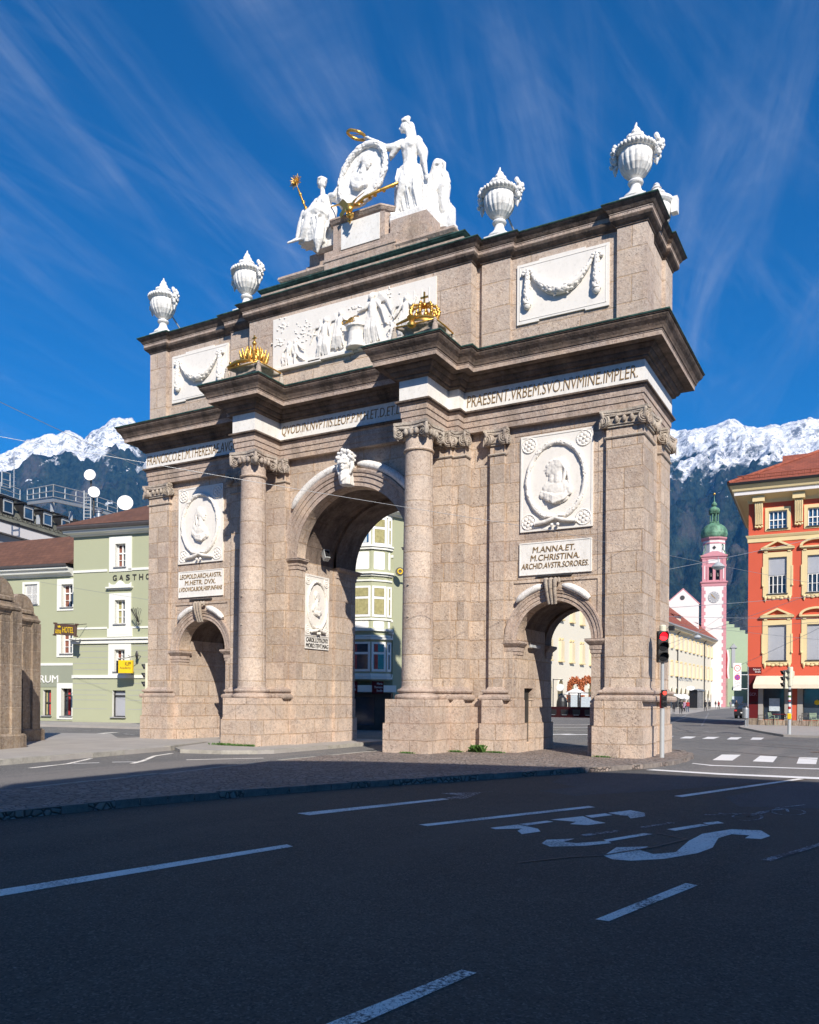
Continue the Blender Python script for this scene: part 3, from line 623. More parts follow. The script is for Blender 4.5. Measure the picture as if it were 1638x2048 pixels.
MB().mould(AT, [(-.01,14.26),(.03,14.27),(.04,14.31),(.10,14.35),(.15,14.40),(.17,14.45),(.17,14.47)], True).build('attic_ovolo', 'stone_d', ARCH)
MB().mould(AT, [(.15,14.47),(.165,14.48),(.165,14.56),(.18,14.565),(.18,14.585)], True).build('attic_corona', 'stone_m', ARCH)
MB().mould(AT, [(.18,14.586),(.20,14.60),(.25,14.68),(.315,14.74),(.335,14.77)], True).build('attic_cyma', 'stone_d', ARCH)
MB().mould(AT, [(.335,14.77),(.35,14.775),(.36,14.79),(.35,14.815),(.0,14.86)], True, capz='t').build('attic_flashing', 'copper', ARCH)
# stepped plinths above the middle
s1 = MB(); s1.box(-3.86, 3.72, -.02, 3.0, 14.80, 15.31); s1.build('blocking_course', 'stone_m', ARCH)
MB().mould([(-3.86,-.02),(3.72,-.02),(3.72,3.0),(-3.86,3.0)], [(0,15.26),(.05,15.31),(.085,15.36),(.095,15.365),(.095,15.40),(0,15.44)], True, capz='t').build('copper_flashing', 'copper', ARCH)
s2 = MB(); Q = [(-3.2,.10),(3.34,.10),(3.34,2.7),(-3.2,2.7)]; s2.mould(Q, [(-.08,15.40),(-.08,15.55),(-.02,15.57),(.04,15.66),(.02,15.74),(-.1,15.76)], True, capz='t')
Q2 = [(-2.42,.56),(-1.35,.56),(-1.35,.10),(2.45,.10),(2.45,2.3),(-2.42,2.3)]; s2.mould(Q2, [(0,15.45),(0,16.10)], True, capz='t')
s2.prism([(1.10,.16),(2.38,.16),(2.40,2.2),(1.08,2.2)], 16.08, 16.52); s2.prism([(-2.32,.62),(-.9,.62),(-.9,2.2),(-2.32,2.2)], 16.08, 16.5)
s2.mould([(-1.3,.08),(1.32,.08),(1.32,.5),(-1.3,.5)], [(.02,15.5),(.02,15.72),(.05,15.75),(.05,15.83),(-.02,15.88),(-.12,15.92)], True)
s2.build('statue_plinth', 'stone_m', ARCH)
dd = MB(); D_ = [(-1.02,.12),(.78,.12),(.95,.30),(1.05,.42),(1.05,1.6),(-1.12,1.6),(-1.12,.3)]; dd.mould(D_, [(.05,15.86),(0,15.95),(0,16.92)], True)
dd.mould(D_, [(0,16.90),(.05,16.93),(.10,17.0),(.12,17.02),(.12,17.07),(.03,17.12)], True, capz='t'); dd.mould([(-.78,.12),(.93,.12)], [(.0,16.0),(.02,16.0),(.02,16.86),(0,16.86)])
dd.build('statue_die', 'stone_m', ARCH)
pn = MB(); pn.box(-.68, .76, .075, .13, 16.02, 16.84); pn.build('blank_tablet', 'marble', ARCH)
# ---------------------------------------------------------------- marble relief panels of the arch
def rosette(mb, x, z, r, y, m=0):
    mb.tube([(x, y+.02, z), (x, y-.012, z)], r, 20, m, sm=False)
    mb.tube([(x+r*.95*cos(t), y-.012, z+r*.95*sin(t)) for t in [2*pi*i/20 for i in range(20)]], r*.09, 6, m, closed=True)
    for k_ in range(6): a = k_*pi/3+.3; mb.ell((x+.5*r*cos(a), y-.01, z+.5*r*sin(a)), (r*.27, r*.12, r*.27), 8, 6, m)
    for k_ in range(6): a = k_*pi/3+.3+pi/6; mb.ell((x+.82*r*cos(a), y-.008, z+.82*r*sin(a)), (r*.16, r*.08, r*.16), 6, 5, m)
    mb.ell((x, y-.02, z), (r*.2, r*.18, r*.2), 8, 6, m)
def bust(mb, x, z, s, y, face=-1, fem=True, seed=1):     # low relief profile bust, z = centre of the head; face -1 looks left
    S = .45
    def E(dx, dz, rx, rz, ry=None): mb.ell((x+dx*face*s*-1*-1, y, z+dz*s), (rx*s, (ry or min(rx, rz))*s*S*1.3, rz*s), 14, 10)
    f = face
    mb.ell((x, y, z), (.20*s, .12*s, .25*s), 14, 10)
    mb.ell((x+f*.09*s, y, z-.07*s), (.13*s, .11*s, .16*s)); mb.ell((x+f*.13*s, y, z+.10*s), (.09*s, .09*s, .10*s))
    mb.limb((x+f*.17*s, y, z+.06*s), .025*s, (x+f*.27*s, y, z-.035*s), .032*s); mb.ell((x+f*.19*s, y, z-.10*s), (.055*s, .06*s, .03*s)); mb.ell((x+f*.18*s, y, z-.135*s), (.05*s, .06*s, .03*s)); mb.ell((x+f*.15*s, y, z-.19*s), (.06*s, .07*s, .05*s))
    mb.ell((x-f*.08*s, y, z+.10*s), (.22*s, .15*s, .22*s))
    for i in range(6): mb.tube([(x+f*(.12-.05*i)*s, y-.06*s, z+(.24+.02*i)*s), (x-f*(.10+.03*i)*s, y-.13*s, z+(.20-.05*i)*s), (x-f*(.26)*s, y-.08*s, z+(.10-.06*i)*s)], .022*s, 6)
    if fem: mb.ell((x-f*.26*s, y, z+.02*s), (.10*s, .10*s, .12*s)); mb.chain([(x-f*.25*s, y-.05*s, z-.05*s), (x-f*.22*s, y-.06*s, z-.35*s), (x-f*.10*s, y-.08*s, z-.62*s)], [.05*s, .055*s, .03*s]); mb.chain([(x-f*.30*s, y-.03*s, z-.05*s), (x-f*.38*s, y-.04*s, z-.4*s), (x-f*.36*s, y-.05*s, z-.75*s)], [.05*s, .05*s, .03*s])
    mb.limb((x-f*.02*s, y, z-.15*s), .12*s, (x-f*.03*s, y, z-.42*s), .15*s)
    mb.ell((x-f*.02*s, y, z-.66*s), (.36*s, .15*s, .27*s), 16, 10); mb.ell((x+f*.16*s, y, z-.68*s), (.17*s, .14*s, .17*s)); mb.ell((x-f*.26*s, y, z-.62*s), (.17*s, .13*s, .22*s))
    r_ = random.Random(seed)
    for i in range(7):
        t = i/6; mb.tube([(x+f*(.38)*s, y-.05*s, z-(.72+.10*t)*s), (x+f*.1*s, y-.18*s, z-(.88+.19*t)*s), (x-f*.22*s, y-.15*s, z-(.86+.12*t)*s), (x-f*.46*s, y-.04*s, z-(.62+.16*t)*s)], [.02*s, .05*s, .045*s, .02*s], 6)
    mb.ell((x-f*.02*s, y, z-.93*s), (.36*s, .12*s, .17*s), 14, 8)
    mb.ell((x-f*.40*s, y-.03*s, z-.72*s), (.10*s, .12*s, .16*s)); mb.ell((x+f*.33*s, y-.03*s, z-.86*s), (.10*s, .10*s, .13*s))
def portrait(x0, x1, z0, z1, y, parent, mirror=1, kind=0, name='portrait_panel'):
    b = MB(); b.box(x0, x1, y-.03, y+.04, z0, z1)
    t_ = .05; 
    for (a, b_, c, d) in ((x0,x1,z0,z0+t_),(x0,x1,z1-t_,z1),(x0,x0+t_,z0+t_,z1-t_),(x1-t_,x1,z0+t_,z1-t_)): b.box(a, b_, y-.045, y-.03, c, d)
    P = b.build(name, 'panel', parent)
    w = x1-x0; h = z1-z0; xc = (x0+x1)/2; zc = z0+h*.505; rx = w*.40; rz = h*.39
    wr = MB(); pts = [(xc+rx*cos(t), y-.055, zc+rz*sin(t)) for t in [-pi/2+2*pi*i/56 for i in range(57)]]; laurel(wr, pts, .055*w/2.08+.01, seed=3, dens=34, leafs=.5)
    for e in (-1, 1): wr.chain([(xc-e*.1*w, y-.12, z0+h*.145), (xc+e*.12*w, y-.12, z0+h*.085), (xc+e*.27*w, y-.10, z0+h*.07)], [.045, .06, .05]); wr.ell((xc+e*.28*w, y-.1, z0+h*.07), (.05,.05,.06)); wr.ell((xc+e*.09*w, y-.14, z0+h*.13), (.10*w/2, .05, .035)); wr.ell((xc+e*.04*w, y-.12, z0+h*.045), (.05, .04, .05))
    wr.build('laurel_wreath', 'panel', P)
    for e in (-1, 1):
        for zz in (z0+.27*h/2.7, z1-.27*h/2.7): rs = MB(); rosette(rs, xc+e*(w/2-.25*w/2.08), zz, .215*w/2.08, y-.03); rs.build('rosette', 'panel', P)
    bs = MB(); s = w*.43
    if kind == 0: bust(bs, xc-.19*s+.05, zc+.34, s*.92, y-.05, -1, True, 2); bust(bs, xc+.02*s+.03, zc+.33, s, y-.10, -1, True, 3)
    elif kind == 1: bust(bs, xc+.05, zc+.33, s*.95, y-.08, 1, True, 5)
    else: bust(bs, xc, zc+.3, s, y-.07, 1, False, 7)
    bs.v = [(a, y+(b_-y)*.62, c) for a, b_, c in bs.v]; bfig(bs, .015, 'portrait_bust', 'panel', 1, .006, 18., parent=P)
    return P
portrait(5.55, 7.65, 6.36, 9.07, .09, ARCH, kind=0)
portrait(-7.65, -5.55, 6.40, 9.11, .09, ARCH, kind=1)
def plate(x0, x1, z0, z1, y, lines, parent, mat='letter'):
    b = MB(); b.box(x0, x1, y-.03, y+.04, z0, z1)
    for (a, b_, c, d) in ((x0,x1,z0,z0+.03),(x0,x1,z1-.03,z1),(x0,x0+.03,z0+.03,z1-.03),(x1-.03,x1,z0+.03,z1-.03)): b.box(a, b_, y-.042, y-.03, c, d)
    P = b.build('inscription_plate', 'marble', parent); t = MB()
    for txt, fx0, fx1, fz0, fh in lines: t.text(txt, x0+(x1-x0)*fx0, z0+(z1-z0)*fz0, (x1-x0)*(fx1-fx0), (z1-z0)*fh, y-.032, .015, slant=.03)
    t.build('inscription', mat, P); return P
pl_ = plate(5.53, 7.63, 5.13, 6.05, .09, [('M.ANNA.ET.', .19, .78, .68, .18), ('M.CHRISTINA.', .16, .84, .43, .18), ('ARCHID.AVSTR.SORORES.', .03, .96, .19, .17)], ARCH)
pl2 = plate(-7.63, -5.53, 5.19, 6.13, .09, [('LEOPOLD.ARCH.AVSTR.', .03, .97, .71, .17), ('M.HETR. DVX.', .15, .84, .47, .17), ('LVDOVICA.BOR.HISP.INFANS', .02, .99, .23, .16)], ARCH)
for sg in (1, -1): s_ = MB(); s_.box(6.05*sg, 7.08*sg, .03, .12, 5.07, 5.12); s_.build('metal_sill', 'rust', ARCH)
# panel inside the main passage on the left jamb: built flat then turned to face +x
o0 = len(bpy.data.objects)
inner = thing('tmp_inner', 'x', 'x')
P3 = portrait(0, 1.40, 0, 2.05, 0, None, kind=2, name='portrait_panel'); pp = plate(0, 1.40, -.44, -.02, 0, [('CAROL.LOTH.DVX', .06, .96, .55, .34), ('MORD.TEVT.MAG', .06, .97, .1, .34)], None, 'letterd')
for q in (P3, pp): q.parent = ARCH; q.location = (-2.19, .27, 3.71); q.rotation_euler[2] = pi/2
bpy.data.objects.remove(inner)
# festoon panels of the attic
def festoon_panel(sg):
    cx = 6.72*sg; x0, x1 = cx-1.33, cx+1.33; z0, z1 = 12.30, 14.05; y = .11
    b = MB(); P_ = [(x0, z0), (x0+.66, z0), (x0+.66, z0+.045), (x1-.66, z0+.045), (x1-.66, z0), (x1, z0), (x1, z1-.045), (x1-.66, z1-.045), (x1-.66, z1), (x0+.66, z1), (x0+.66, z1-.045), (x0, z1-.045)]
    b.slab(P_, y-.035, y+.03)
    for (a, b_, c, d) in ((x0+.08,x1-.08,z0+.10,z0+.115),(x0+.08,x1-.08,z1-.125,z1-.11),(x0+.08,x0+.095,z0+.1,z1-.11),(x1-.095,x1-.08,z0+.1,z1-.11)): b.box(a, b_, y-.045, y-.035, c, d)
    P = b.build('festoon_panel', 'panel', ARCH)
    f = MB(); pts = []
    for i in range(21):
        t = i/20; X_ = cx-.86+1.72*t; pts.append((X_, y-.10, 13.62-.62*sin(pi*t)**.8))
    R = [.045+.085*sin(pi*i/20) for i in range(21)]; laurel(f, pts, R, dens=48, leafs=.5, seed=4)
    for e in (-1, 1):
        f.chain([(cx+e*1.0, y-.09, 13.72), (cx+e*1.0, y-.11, 13.2), (cx+e*1.0, y-.11, 12.9)], [.06, .085, .10]); f.ell((cx+e*1.0, y-.1, 12.78), (.11, .09, .13))
        laurel(f, [(cx+e*1.0, y-.10, 13.7-.1*i) for i in range(10)], [.07+.005*i for i in range(10)], dens=60, leafs=.45, seed=6)
        for k_ in range(5): a = pi*k_/4; f.ell((cx+e*1.0+.13*cos(a), y-.09, 13.68+.10*sin(a)), (.065, .05, .05), 8, 6)
        f.chain([(cx+e*.05, y-.15, 13.02), (cx+e*.3, y-.13, 13.1), (cx+e*.42, y-.10, 13.14)], [.03, .04, .02], 8); f.chain([(cx, y-.15, 12.98), (cx+e*.2, y-.12, 12.86)], [.03, .02], 8)
    f.build('laurel_festoon', 'panel', P)
for sg in (1, -1): festoon_panel(sg)
# figure relief in the middle of the attic
RY = -.3
b = MB(); b.box(-3.08, 3.0, RY-.04, RY+.03, 12.42, 14.12)
for (a0, a1, z_) in ((-3.0, -1.1, 12.36), (-1.6, .1, 12.40), (.3, 1.9, 12.44)): b.bbox(a0, a1, RY-.14, RY+.02, z_, z_+.10, .02)
CR = b.build('figure_relief', 'panel', ARCH)
R1 = MB()
def rf(x, z, h, pose, seed=0, wings=False, face=1, robe=True):          # a low relief figure standing at (x,z) of height h
    y = RY-.055; r_ = random.Random(seed); u = h
    hip = (x+pose.get('lean', 0)*u*.3, y, z+.52*u); ch = (x+pose.get('lean', 0)*u, y-.01, z+.74*u); hd = (ch[0]+face*.03*u, y-.02, z+.92*u)
    R1.ell(hd, (.065*u, .06*u, .075*u)); R1.ell((hd[0]-face*.03*u, y-.01, hd[2]+.03*u), (.06*u, .05*u, .055*u)); R1.limb(ch, .05*u, hd, .035*u); R1.ell(ch, (.11*u, .06*u, .12*u)); R1.limb(ch, .09*u, hip, .09*u)
    for e, k_ in ((-1, 'l'), (1, 'r')):
        kn = pose.get('k'+k_, (e*.06, .27)); ft = pose.get('f'+k_, (e*.07, .02)); kn = (x+kn[0]*u, y-.03, z+kn[1]*u); ft = (x+ft[0]*u, y-.02, z+ft[1]*u)
        R1.chain([hip, kn, ft], [.085*u, .06*u, .035*u]); R1.ell((ft[0]+face*.03*u, ft[1], ft[2]), (.05*u, .03*u, .025*u))
        el = pose.get('e'+k_, (e*.15, .62)); ha = pose.get('h'+k_, (e*.13, .45)); sh = (ch[0]+e*.10*u, y-.02, z+.80*u); el = (x+el[0]*u, y-.05, z+el[1]*u); ha = (x+ha[0]*u, y-.05, z+ha[1]*u)
        R1.chain([sh, el, ha], [.042*u, .034*u, .024*u]); R1.ell(ha, .03*u)
    if robe:
        for i in range(8):
            t = i/7-.5; R1.tube([(hip[0]+t*.16*u, y-.07, hip[2]+.1*u), (hip[0]+t*.26*u, y-.10-.03*r_.random(), z+.3*u), (x+t*.36*u+r_.uniform(-.02, .02), y-.05, z+.04*u)], [.02*u, .032*u, .02*u], 6)
    if wings:
        for i in range(7): a = radians(100+i*14); R1.tube([(ch[0]-face*.06*u, y+.0, ch[2]+.05*u), (ch[0]-face*(.16+.03*i)*u, y-.03, ch[2]+(.22-.03*i)*u), (ch[0]-face*(.20+.03*i)*u*1.2, y-.01, ch[2]+(.10-.07*i)*u)], [.02*u, .026*u, .012*u], 6)
rf(-2.45, 12.46, .80, {'lean': .05, 'el': (-.2, .6), 'hl': (-.28, .42)}, 1, face=1, robe=False); rf(-2.1, 12.44, .84, {'lean': -.03, 'er': (.25, .6), 'hr': (.40, .50), 'kr': (.2, .25), 'fr': (.42, .1)}, 2, face=-1, robe=False)
rf(-1.02, 12.44, 1.30, {'lean': .04, 'kl': (-.05, .35), 'fl': (-.22, .05), 'kr': (.18, .40), 'fr': (.16, .04), 'er': (.2, .6), 'hr': (.22, .45)}, 3, True, 1)
rf(-.46, 12.62, 1.20, {'lean': .06, 'er': (.28, .66), 'hr': (.52, .70), 'el': (-.1, .5), 'hl': (.1, .4)}, 4, True, 1)
rf(.82, 12.50, 1.62, {'el': (-.16, .72), 'hl': (-.30, .70), 'er': (.22, .62), 'hr': (.30, .36)}, 5, True, -1)
rf(1.95, 12.55, 1.2, {'lean': .02, 'kl': (-.14, .30), 'er': (.24, .7), 'hr': (.34, .9), 'el': (-.2, .6), 'hl': (-.3, .5)}, 6, True, 1)
rf(-2.62, 12.46, .45, {}, 7, face=1, robe=False)
rf(1.45, 12.46, .55, {'lean': .1}, 8, face=-1, robe=False)
R1.lathe([(.36, 12.5), (.36, 12.56), (.30, 12.60), (.27, 13.0), (.30, 13.1), (.36, 13.14), (.36, 13.2)], (.22, RY-.02, 0), 20)
rr = random.Random(5)
for cx_, cz_ in ((-2.7, 13.85), (-1.9, 13.6), (-1.75, 13.3), (1.35, 13.95), (2.4, 13.2), (1.5, 13.1), (-2.8, 13.3), (2.7, 12.75), (.2, 13.75)):
    for i in range(16): R1.ell((cx_+rr.gauss(0, .16), RY-.04, cz_+rr.gauss(0, .10)), (rr.uniform(.03, .06), .035, rr.uniform(.02, .035)), 6, 5)
bfig(R1, .02, 'relief_figures', 'panel', 1, .006, 14., parent=CR)
g = MB(); g.box(1.75, 2.95, RY-.055, RY-.04, 13.3, 13.32); 
for i in range(4): g.box(2.0+i*.25, 2.02+i*.25, RY-.052, RY-.04, 12.6+.05*i, 13.85)
g.build('carved_building', 'panel', CR)
g = MB(); g.tube([(.02+.2*cos(t), RY-.27, 13.33+.06*sin(t*2)+.02*cos(t)) for t in [i*.35 for i in range(19)]], .022, 6); g.tube([(-.02, RY-.25, 13.28), (.3, RY-.28, 13.42), (.42, RY-.25, 13.40)], .02, 6); g.build('gilded_ribbon', 'gold', CR)
# keystone head of the main arch
K = MB(); kx, ky, kz = .0, -.62, 8.92
K.ell((kx, ky, kz), (.20, .19, .27)); K.ell((kx, ky-.06, kz-.14), (.15, .13, .13)); K.limb((kx, ky-.17, kz+.04), .03, (kx, ky-.24, kz-.05), .045)
for e in (-1, 1):
    K.ell((kx+e*.09, ky-.14, kz-.04), (.07, .07, .06)); K.tube([(kx+e*.03, ky-.18, kz+.08), (kx+e*.09, ky-.19, kz+.10), (kx+e*.15, ky-.14, kz+.07)], .018, 6)
    K.ell((kx+e*.08, ky-.165, kz+.045), (.04, .03, .02))
    K.chain([(kx+e*.22, ky+.02, kz+.1), (kx+e*.26, ky+.02, kz-.15), (kx+e*.20, ky-.02, kz-.35)], [.07, .07, .04])
K.ell((kx, ky-.19, kz-.12), (.06, .03, .018)); K.ell((kx, ky-.185, kz-.15), (.05, .03, .02)); K.ell((kx, ky-.15, kz-.22), (.06, .05, .05))
rr = random.Random(9)
for i in range(70):
    a = rr.uniform(-.2, pi+.2); q = rr.uniform(.20, .30); K.ell((kx+q*1.1*cos(a), ky+rr.uniform(-.1, .12), kz+.08+q*sin(a)), rr.uniform(.035, .065), 7, 5)
K.loft([(kx, ky+.05, kz-.72, .10, .10, 0), (kx, ky+.02, kz-.68, .17, .13, .05), (kx, ky, kz-.5, .19, .15, .1), (kx, ky-.02, kz-.34, .17, .15, .1), (kx, ky, kz-.2, .11, .11, 0)], 28, 7, 0, .3)
for i in range(3): K.tube([(kx-.14, ky-.08, kz-.34-.05*i), (kx-.02, ky-.19, kz-.48-.06*i), (kx+.14, ky-.08, kz-.34-.05*i)], .022, 6)
K.box(-.14, .14, -.62, -.2, 8.25, 9.1)
bfig(K, .016, 'keystone_head', 'statue', 1, .004, 20., parent=ARCH)
# ---------------------------------------------------------------- things standing on the arch
URN_G = 'white stone urns along the top of the arch'
def make_urn(x, y, label, plainback=False):
    t = thing('urn', label, 'urn', (x, y, 14.85), 0, URN_G); t.scale = (.95, .95, .97)
    f = MB(); f.box(-.36, .36, -.36, .36, 0, .16); f.lathe([(.33,.16),(.36,.2),(.34,.27),(.26,.33),(.19,.40),(.15,.50),(.14,.58),(.20,.62),(.22,.66),(.20,.70),(.13,.73),(.12,.78)], (0,0,0), 28); f.build('foot', 'statue', t)
    b = MB(); gad = (lambda a, z: 0) if plainback else (lambda a, z: (.075*abs(sin(a*9))-.03)*(1 if .86 < z < 1.42 else .0))
    b.lathe([(.12,.76),(.20,.80),(.31,.90),(.41,1.05),(.455,1.20),(.47,1.32),(.465,1.42),(.44,1.45),(.44,1.49)], (0,0,0), 144, gad=gad); b.build('bowl', 'statue', t)
    r_ = MB(); r_.lathe([(.43,1.47),(.50,1.49),(.545,1.54),(.55,1.60),(.51,1.65),(.45,1.67)], (0,0,0), 36)
    if not plainback:
        for i in range(30): a = 2*pi*i/30; r_.ell((.545*cos(a), .545*sin(a), 1.57), (.05, .05, .075), 6, 5, 0, Matrix.Rotation(a, 3, 'Z') @ Matrix.Rotation(.5, 3, 'X'))
    r_.build('rim', 'statue', t)
    l = MB(); l.lathe([(.46,1.66),(.40,1.70),(.30,1.73),(.27,1.76),(.26,1.82),(.29,1.84),(.26,1.90),(.17,1.97),(.12,2.02)], (0,0,0), 28)
    rr = random.Random(3)
    if plainback: l.lathe([(.12,2.02),(.16,2.05),(.12,2.10),(.07,2.12),(.10,2.17),(.05,2.22)], (0,0,0), 16)
    else:
        for i in range(26): a = rr.random()*6.28; z_ = rr.uniform(1.86, 2.1); q = .26*(2.16-z_)/.3; l.ell((q*cos(a), q*sin(a), z_), (.06, .06, .055), 7, 5)
        pts = [(0,0,2.0),(.03,-.01,2.12),(-.02,.02,2.22),(.01,0,2.32)]; l.chain(pts, [.10, .075, .05, .02], 8)
        for a in (0, 2.1, 4.2): l.chain([(.06*cos(a), .06*sin(a), 2.05), (.08*cos(a+.5), .08*sin(a+.5), 2.15), (.03*cos(a+1), .03*sin(a+1), 2.24)], [.045, .035, .012], 7)
    l.build('lid', 'statue', t)
    for e in (-1, 1):
        h = MB()
        if plainback: h.box(e*.47, e*.66, -.12, .12, 1.15, 1.62)
        else:
            for i in range(34):
                q = i/33; a = rr.random()*6.28; rad = .12*(1-abs(q-.45)*1.1)+.02; zc = 1.78-.62*q; xc = .55+.10*sin(q*3)
                h.ell((e*(xc+rad*.8*cos(a)), rad*.9*sin(a), zc+rr.uniform(-.02, .02)), rr.uniform(.045, .075), 7, 5)
            h.limb((e*.60, 0, 1.2), .06, (e*.58, 0, 1.03), .03, 8)
        h.build('fruit_handle', 'statue', t)
    return t
u1 = make_urn(8.70, .25, 'gadrooned white stone urn on the near right corner of the arch')
for x, lb in ((4.75, 'gadrooned white stone urn between the statues and the right corner urn'), (-4.72, 'gadrooned white stone urn just left of the statues on the arch'), (-8.70, 'gadrooned white stone urn on the far left corner of the arch')):
    c = copy_tree(u1); c.location = (x, .25, 14.85); c['label'] = lb
r1 = make_urn(8.62, 3.0, 'plain-backed white stone urn behind the right corner urn', True)
for x, lb in ((4.75, 'white urn behind the arch, only its small knob showing near the right end'), (-6.35, 'white urn behind the arch, only its small knob showing near the left end')):
    c = copy_tree(r1); c.location = (x, 3.0, 14.55); c['label'] = lb
for x, lb in ((4.75, 'thin metal prop bracing the urn right of the statues'), (-8.7, 'thin metal prop bracing the far left urn')):
    b = MB(); b.tube([(x+.1, .5, 15.9), (x+.42, 1.3, 14.85)], .03, 6); b.build('urn_prop', 'steel', label=lb, cat='metal prop', group='props behind the urns')
# --- standing woman
y0 = .75
def fing(mb, c, d, r=.016, L=.10, n=4, spread=None, curl=(0,0,-1)):
    c = Vector(c); d = Vector(d).normalized(); sp = Vector(spread or (0, 1, 0)).normalized(); cu = Vector(curl)
    mb.ell(c, (.05, .05, .05)); 
    for i in range(n):
        o = sp*(i-(n-1)/2)*.034; l = L*(1, 1.12, 1.05, .82)[i%4]
        mb.chain([c+o+d*.03, c+o+d*(.03+l*.5)+cu*.012, c+o+d*(.03+l*.8)+cu*.05], [r*1.3, r*1.1, r*.85], 6)
    mb.chain([c-sp*.05, c-sp*.085+d*.04, c-sp*.075+d*.085], [r*1.3, r*1.1, r*.8], 6)
def head(mb, c, f, r=.17, hair=1, bun=True, veil=False):
    c = Vector(c); f = Vector(f).normalized(); sd = Vector((-f.y, f.x, 0)); R3 = Matrix((sd, -f, Vector((0,0,1)))).transposed()
    mb.ell(c, (r*.80, r*.92, r*1.05), 14, 10, 0, R3); mb.ell(c+f*r*.35+Vector((0,0,-r*.45)), (r*.52, r*.5, r*.52), 12, 8, 0, R3)
    mb.limb(c+f*r*.88+Vector((0,0,r*.12)), r*.09, c+f*r*1.08+Vector((0,0,-r*.22)), r*.14, 8)
    mb.ell(c+f*r*.86+Vector((0,0,-r*.5)), (r*.22, r*.1, r*.08), 8, 6, 0, R3); mb.ell(c+f*r*.72+Vector((0,0,-r*.85)), (r*.2, r*.18, r*.15), 8, 6, 0, R3)
    for e in (-1, 1): mb.ell(c+f*r*.80+sd*e*r*.32+Vector((0,0,r*.16)), (r*.22, r*.08, r*.05), 8, 6, 0, R3); mb.ell(c+sd*e*r*.8+Vector((0,0,-r*.05)), (r*.08, r*.15, r*.2), 8, 6, 0, R3)
    for i in range(9):
        a = -1.3+2.6*i/8; mb.tube([c+f*r*.62+sd*sin(a)*r*.55+Vector((0,0,r*.75)), c+sd*sin(a)*r*1.0+Vector((0,0,r*(.5+.55*cos(a)))), c-f*r*.75+sd*sin(a)*r*.6+Vector((0,0,r*.35*cos(a)))], r*.2, 6)
    if bun: mb.ell(c-f*r*.95+Vector((0,0,r*.1)), r*.42, 10, 8)
w = MB(); V = Vector
head(w, (1.29, y0, 19.74), (-.92, -.4, -.12), .185, bun=False)
w.ell((1.36, y0+.02, 20.0), (.10, .09, .07)); w.tube([(1.2, y0-.1, 19.93), (1.35, y0-.14, 19.95), (1.45, y0-.02, 19.9)], .03, 6)
w.chain([(1.45, y0+.06, 19.75), (1.52, y0+.1, 19.45), (1.62, y0+.1, 19.15)], [.12, .10, .06])   # hanging hair
w.limb((1.36, y0, 19.62), .085, (1.43, y0+.02, 19.32), .10)
w.loft([(1.47,y0,18.45,.25,.20,0),(1.46,y0,18.62,.225,.185,.03),(1.46,y0,18.85,.27,.215,.04),(1.47,y0-.02,19.05,.305,.24,.03),(1.47,y0,19.2,.30,.20,.0),(1.46,y0,19.32,.17,.13,0)], 30, 8, 0, .4)
for e in (-1, 1): w.ell((1.45+e*.12, y0-.16, 19.0), (.115, .11, .115))
w.loft([(1.50,y0+.03,16.74,.36,.30,.10),(1.47,y0+.02,16.95,.35,.28,.12),(1.45,y0,17.3,.34,.27,.12),(1.44,y0-.03,17.7,.38,.30,.09),(1.46,y0-.02,18.0,.40,.30,.08),(1.47,y0,18.22,.37,.29,.07),(1.46,y0,18.45,.26,.21,.03)], 44, 11, 0, .9)
w.chain([(1.34, y0-.1, 18.15), (1.42, y0-.36, 17.7), (1.24, y0-.32, 17.25), (1.16, y0-.30, 16.92)], [.20, .155, .10, .06]); w.limb((1.17, y0-.32, 16.86), .05, (1.04, y0-.46, 16.82), .04)
w.ell((1.5, y0-.32, 16.84), (.07, .12, .06)); w.chain([(1.08, y0-.05, 18.1), (1.07, y0-.16, 17.7), (1.03, y0-.1, 17.2), (1.05, y0, 16.8)], [.10, .075, .07, .06])
for i in range(9):
    t = i/8; w.tube([(1.16+t*.62, y0-.24, 18.32), (1.15+t*.6, y0-.34+.05*sin(i), 17.95), (1.2+t*.62, y0-.32+.06*cos(i*2), 17.4), (1.22+t*.68, y0-.22, 16.8)], [.03, .045, .04, .03], 6)
for i in range(6): t = i/5; w.tube([(1.18, y0-.12, 18.42-.06*t), (1.42, y0-.27-.04*t, 18.32-.13*t), (1.76, y0-.1, 18.44-.05*t)], .034, 6)
w.chain([(1.74, y0+.05, 18.35), (1.95, y0+.05, 17.95), (2.0, y0+.05, 17.4), (2.02, y0+.05, 16.8)], [.10, .11, .12, .12])
w.chain([(1.2, y0-.02, 19.24), (.95, y0-.16, 19.10), (.70, y0-.22, 19.14), (.36, y0-.22, 19.42), (.05, y0-.2, 19.66)], [.125, .13, .10, .065, .042]); w.chain([(1.05, y0-.12, 19.12), (.85, y0-.12, 18.88), (.80, y0-.1, 18.78)], [.13, .09, .03])
fing(w, (.0, y0-.2, 19.70), (-1, -.1, .1), spread=(0, 1, .2))
w.chain([(1.76, y0, 19.12), (1.93, y0+.02, 18.62), (2.03, y0-.05, 18.28), (2.10, y0-.1, 17.98)], [.125, .10, .07, .05]); w.limb((1.74, y0, 19.15), .15, (1.88, y0+.04, 18.7), .12); fing(w, (2.13, y0-.12, 17.92), (.2, -.2, -1), spread=(1, 0, 0))
w.chain([(1.70, y0+.1, 19.2), (1.86, y0+.2, 18.9), (1.8, y0+.2, 18.3)], [.12, .13, .10])
w.box(1.70, 2.16, y0-.05, y0+.5, 16.66, 17.84); w.bbox(1.0, 2.3, y0-.52, y0+.6, 16.5, 16.76, .04)
bfig(w, .019, 'standing_woman_statue', 'statue', 2, .008, 16., label='white marble statue of a standing robed woman stretching an arm over the oval medallion', cat='statue')
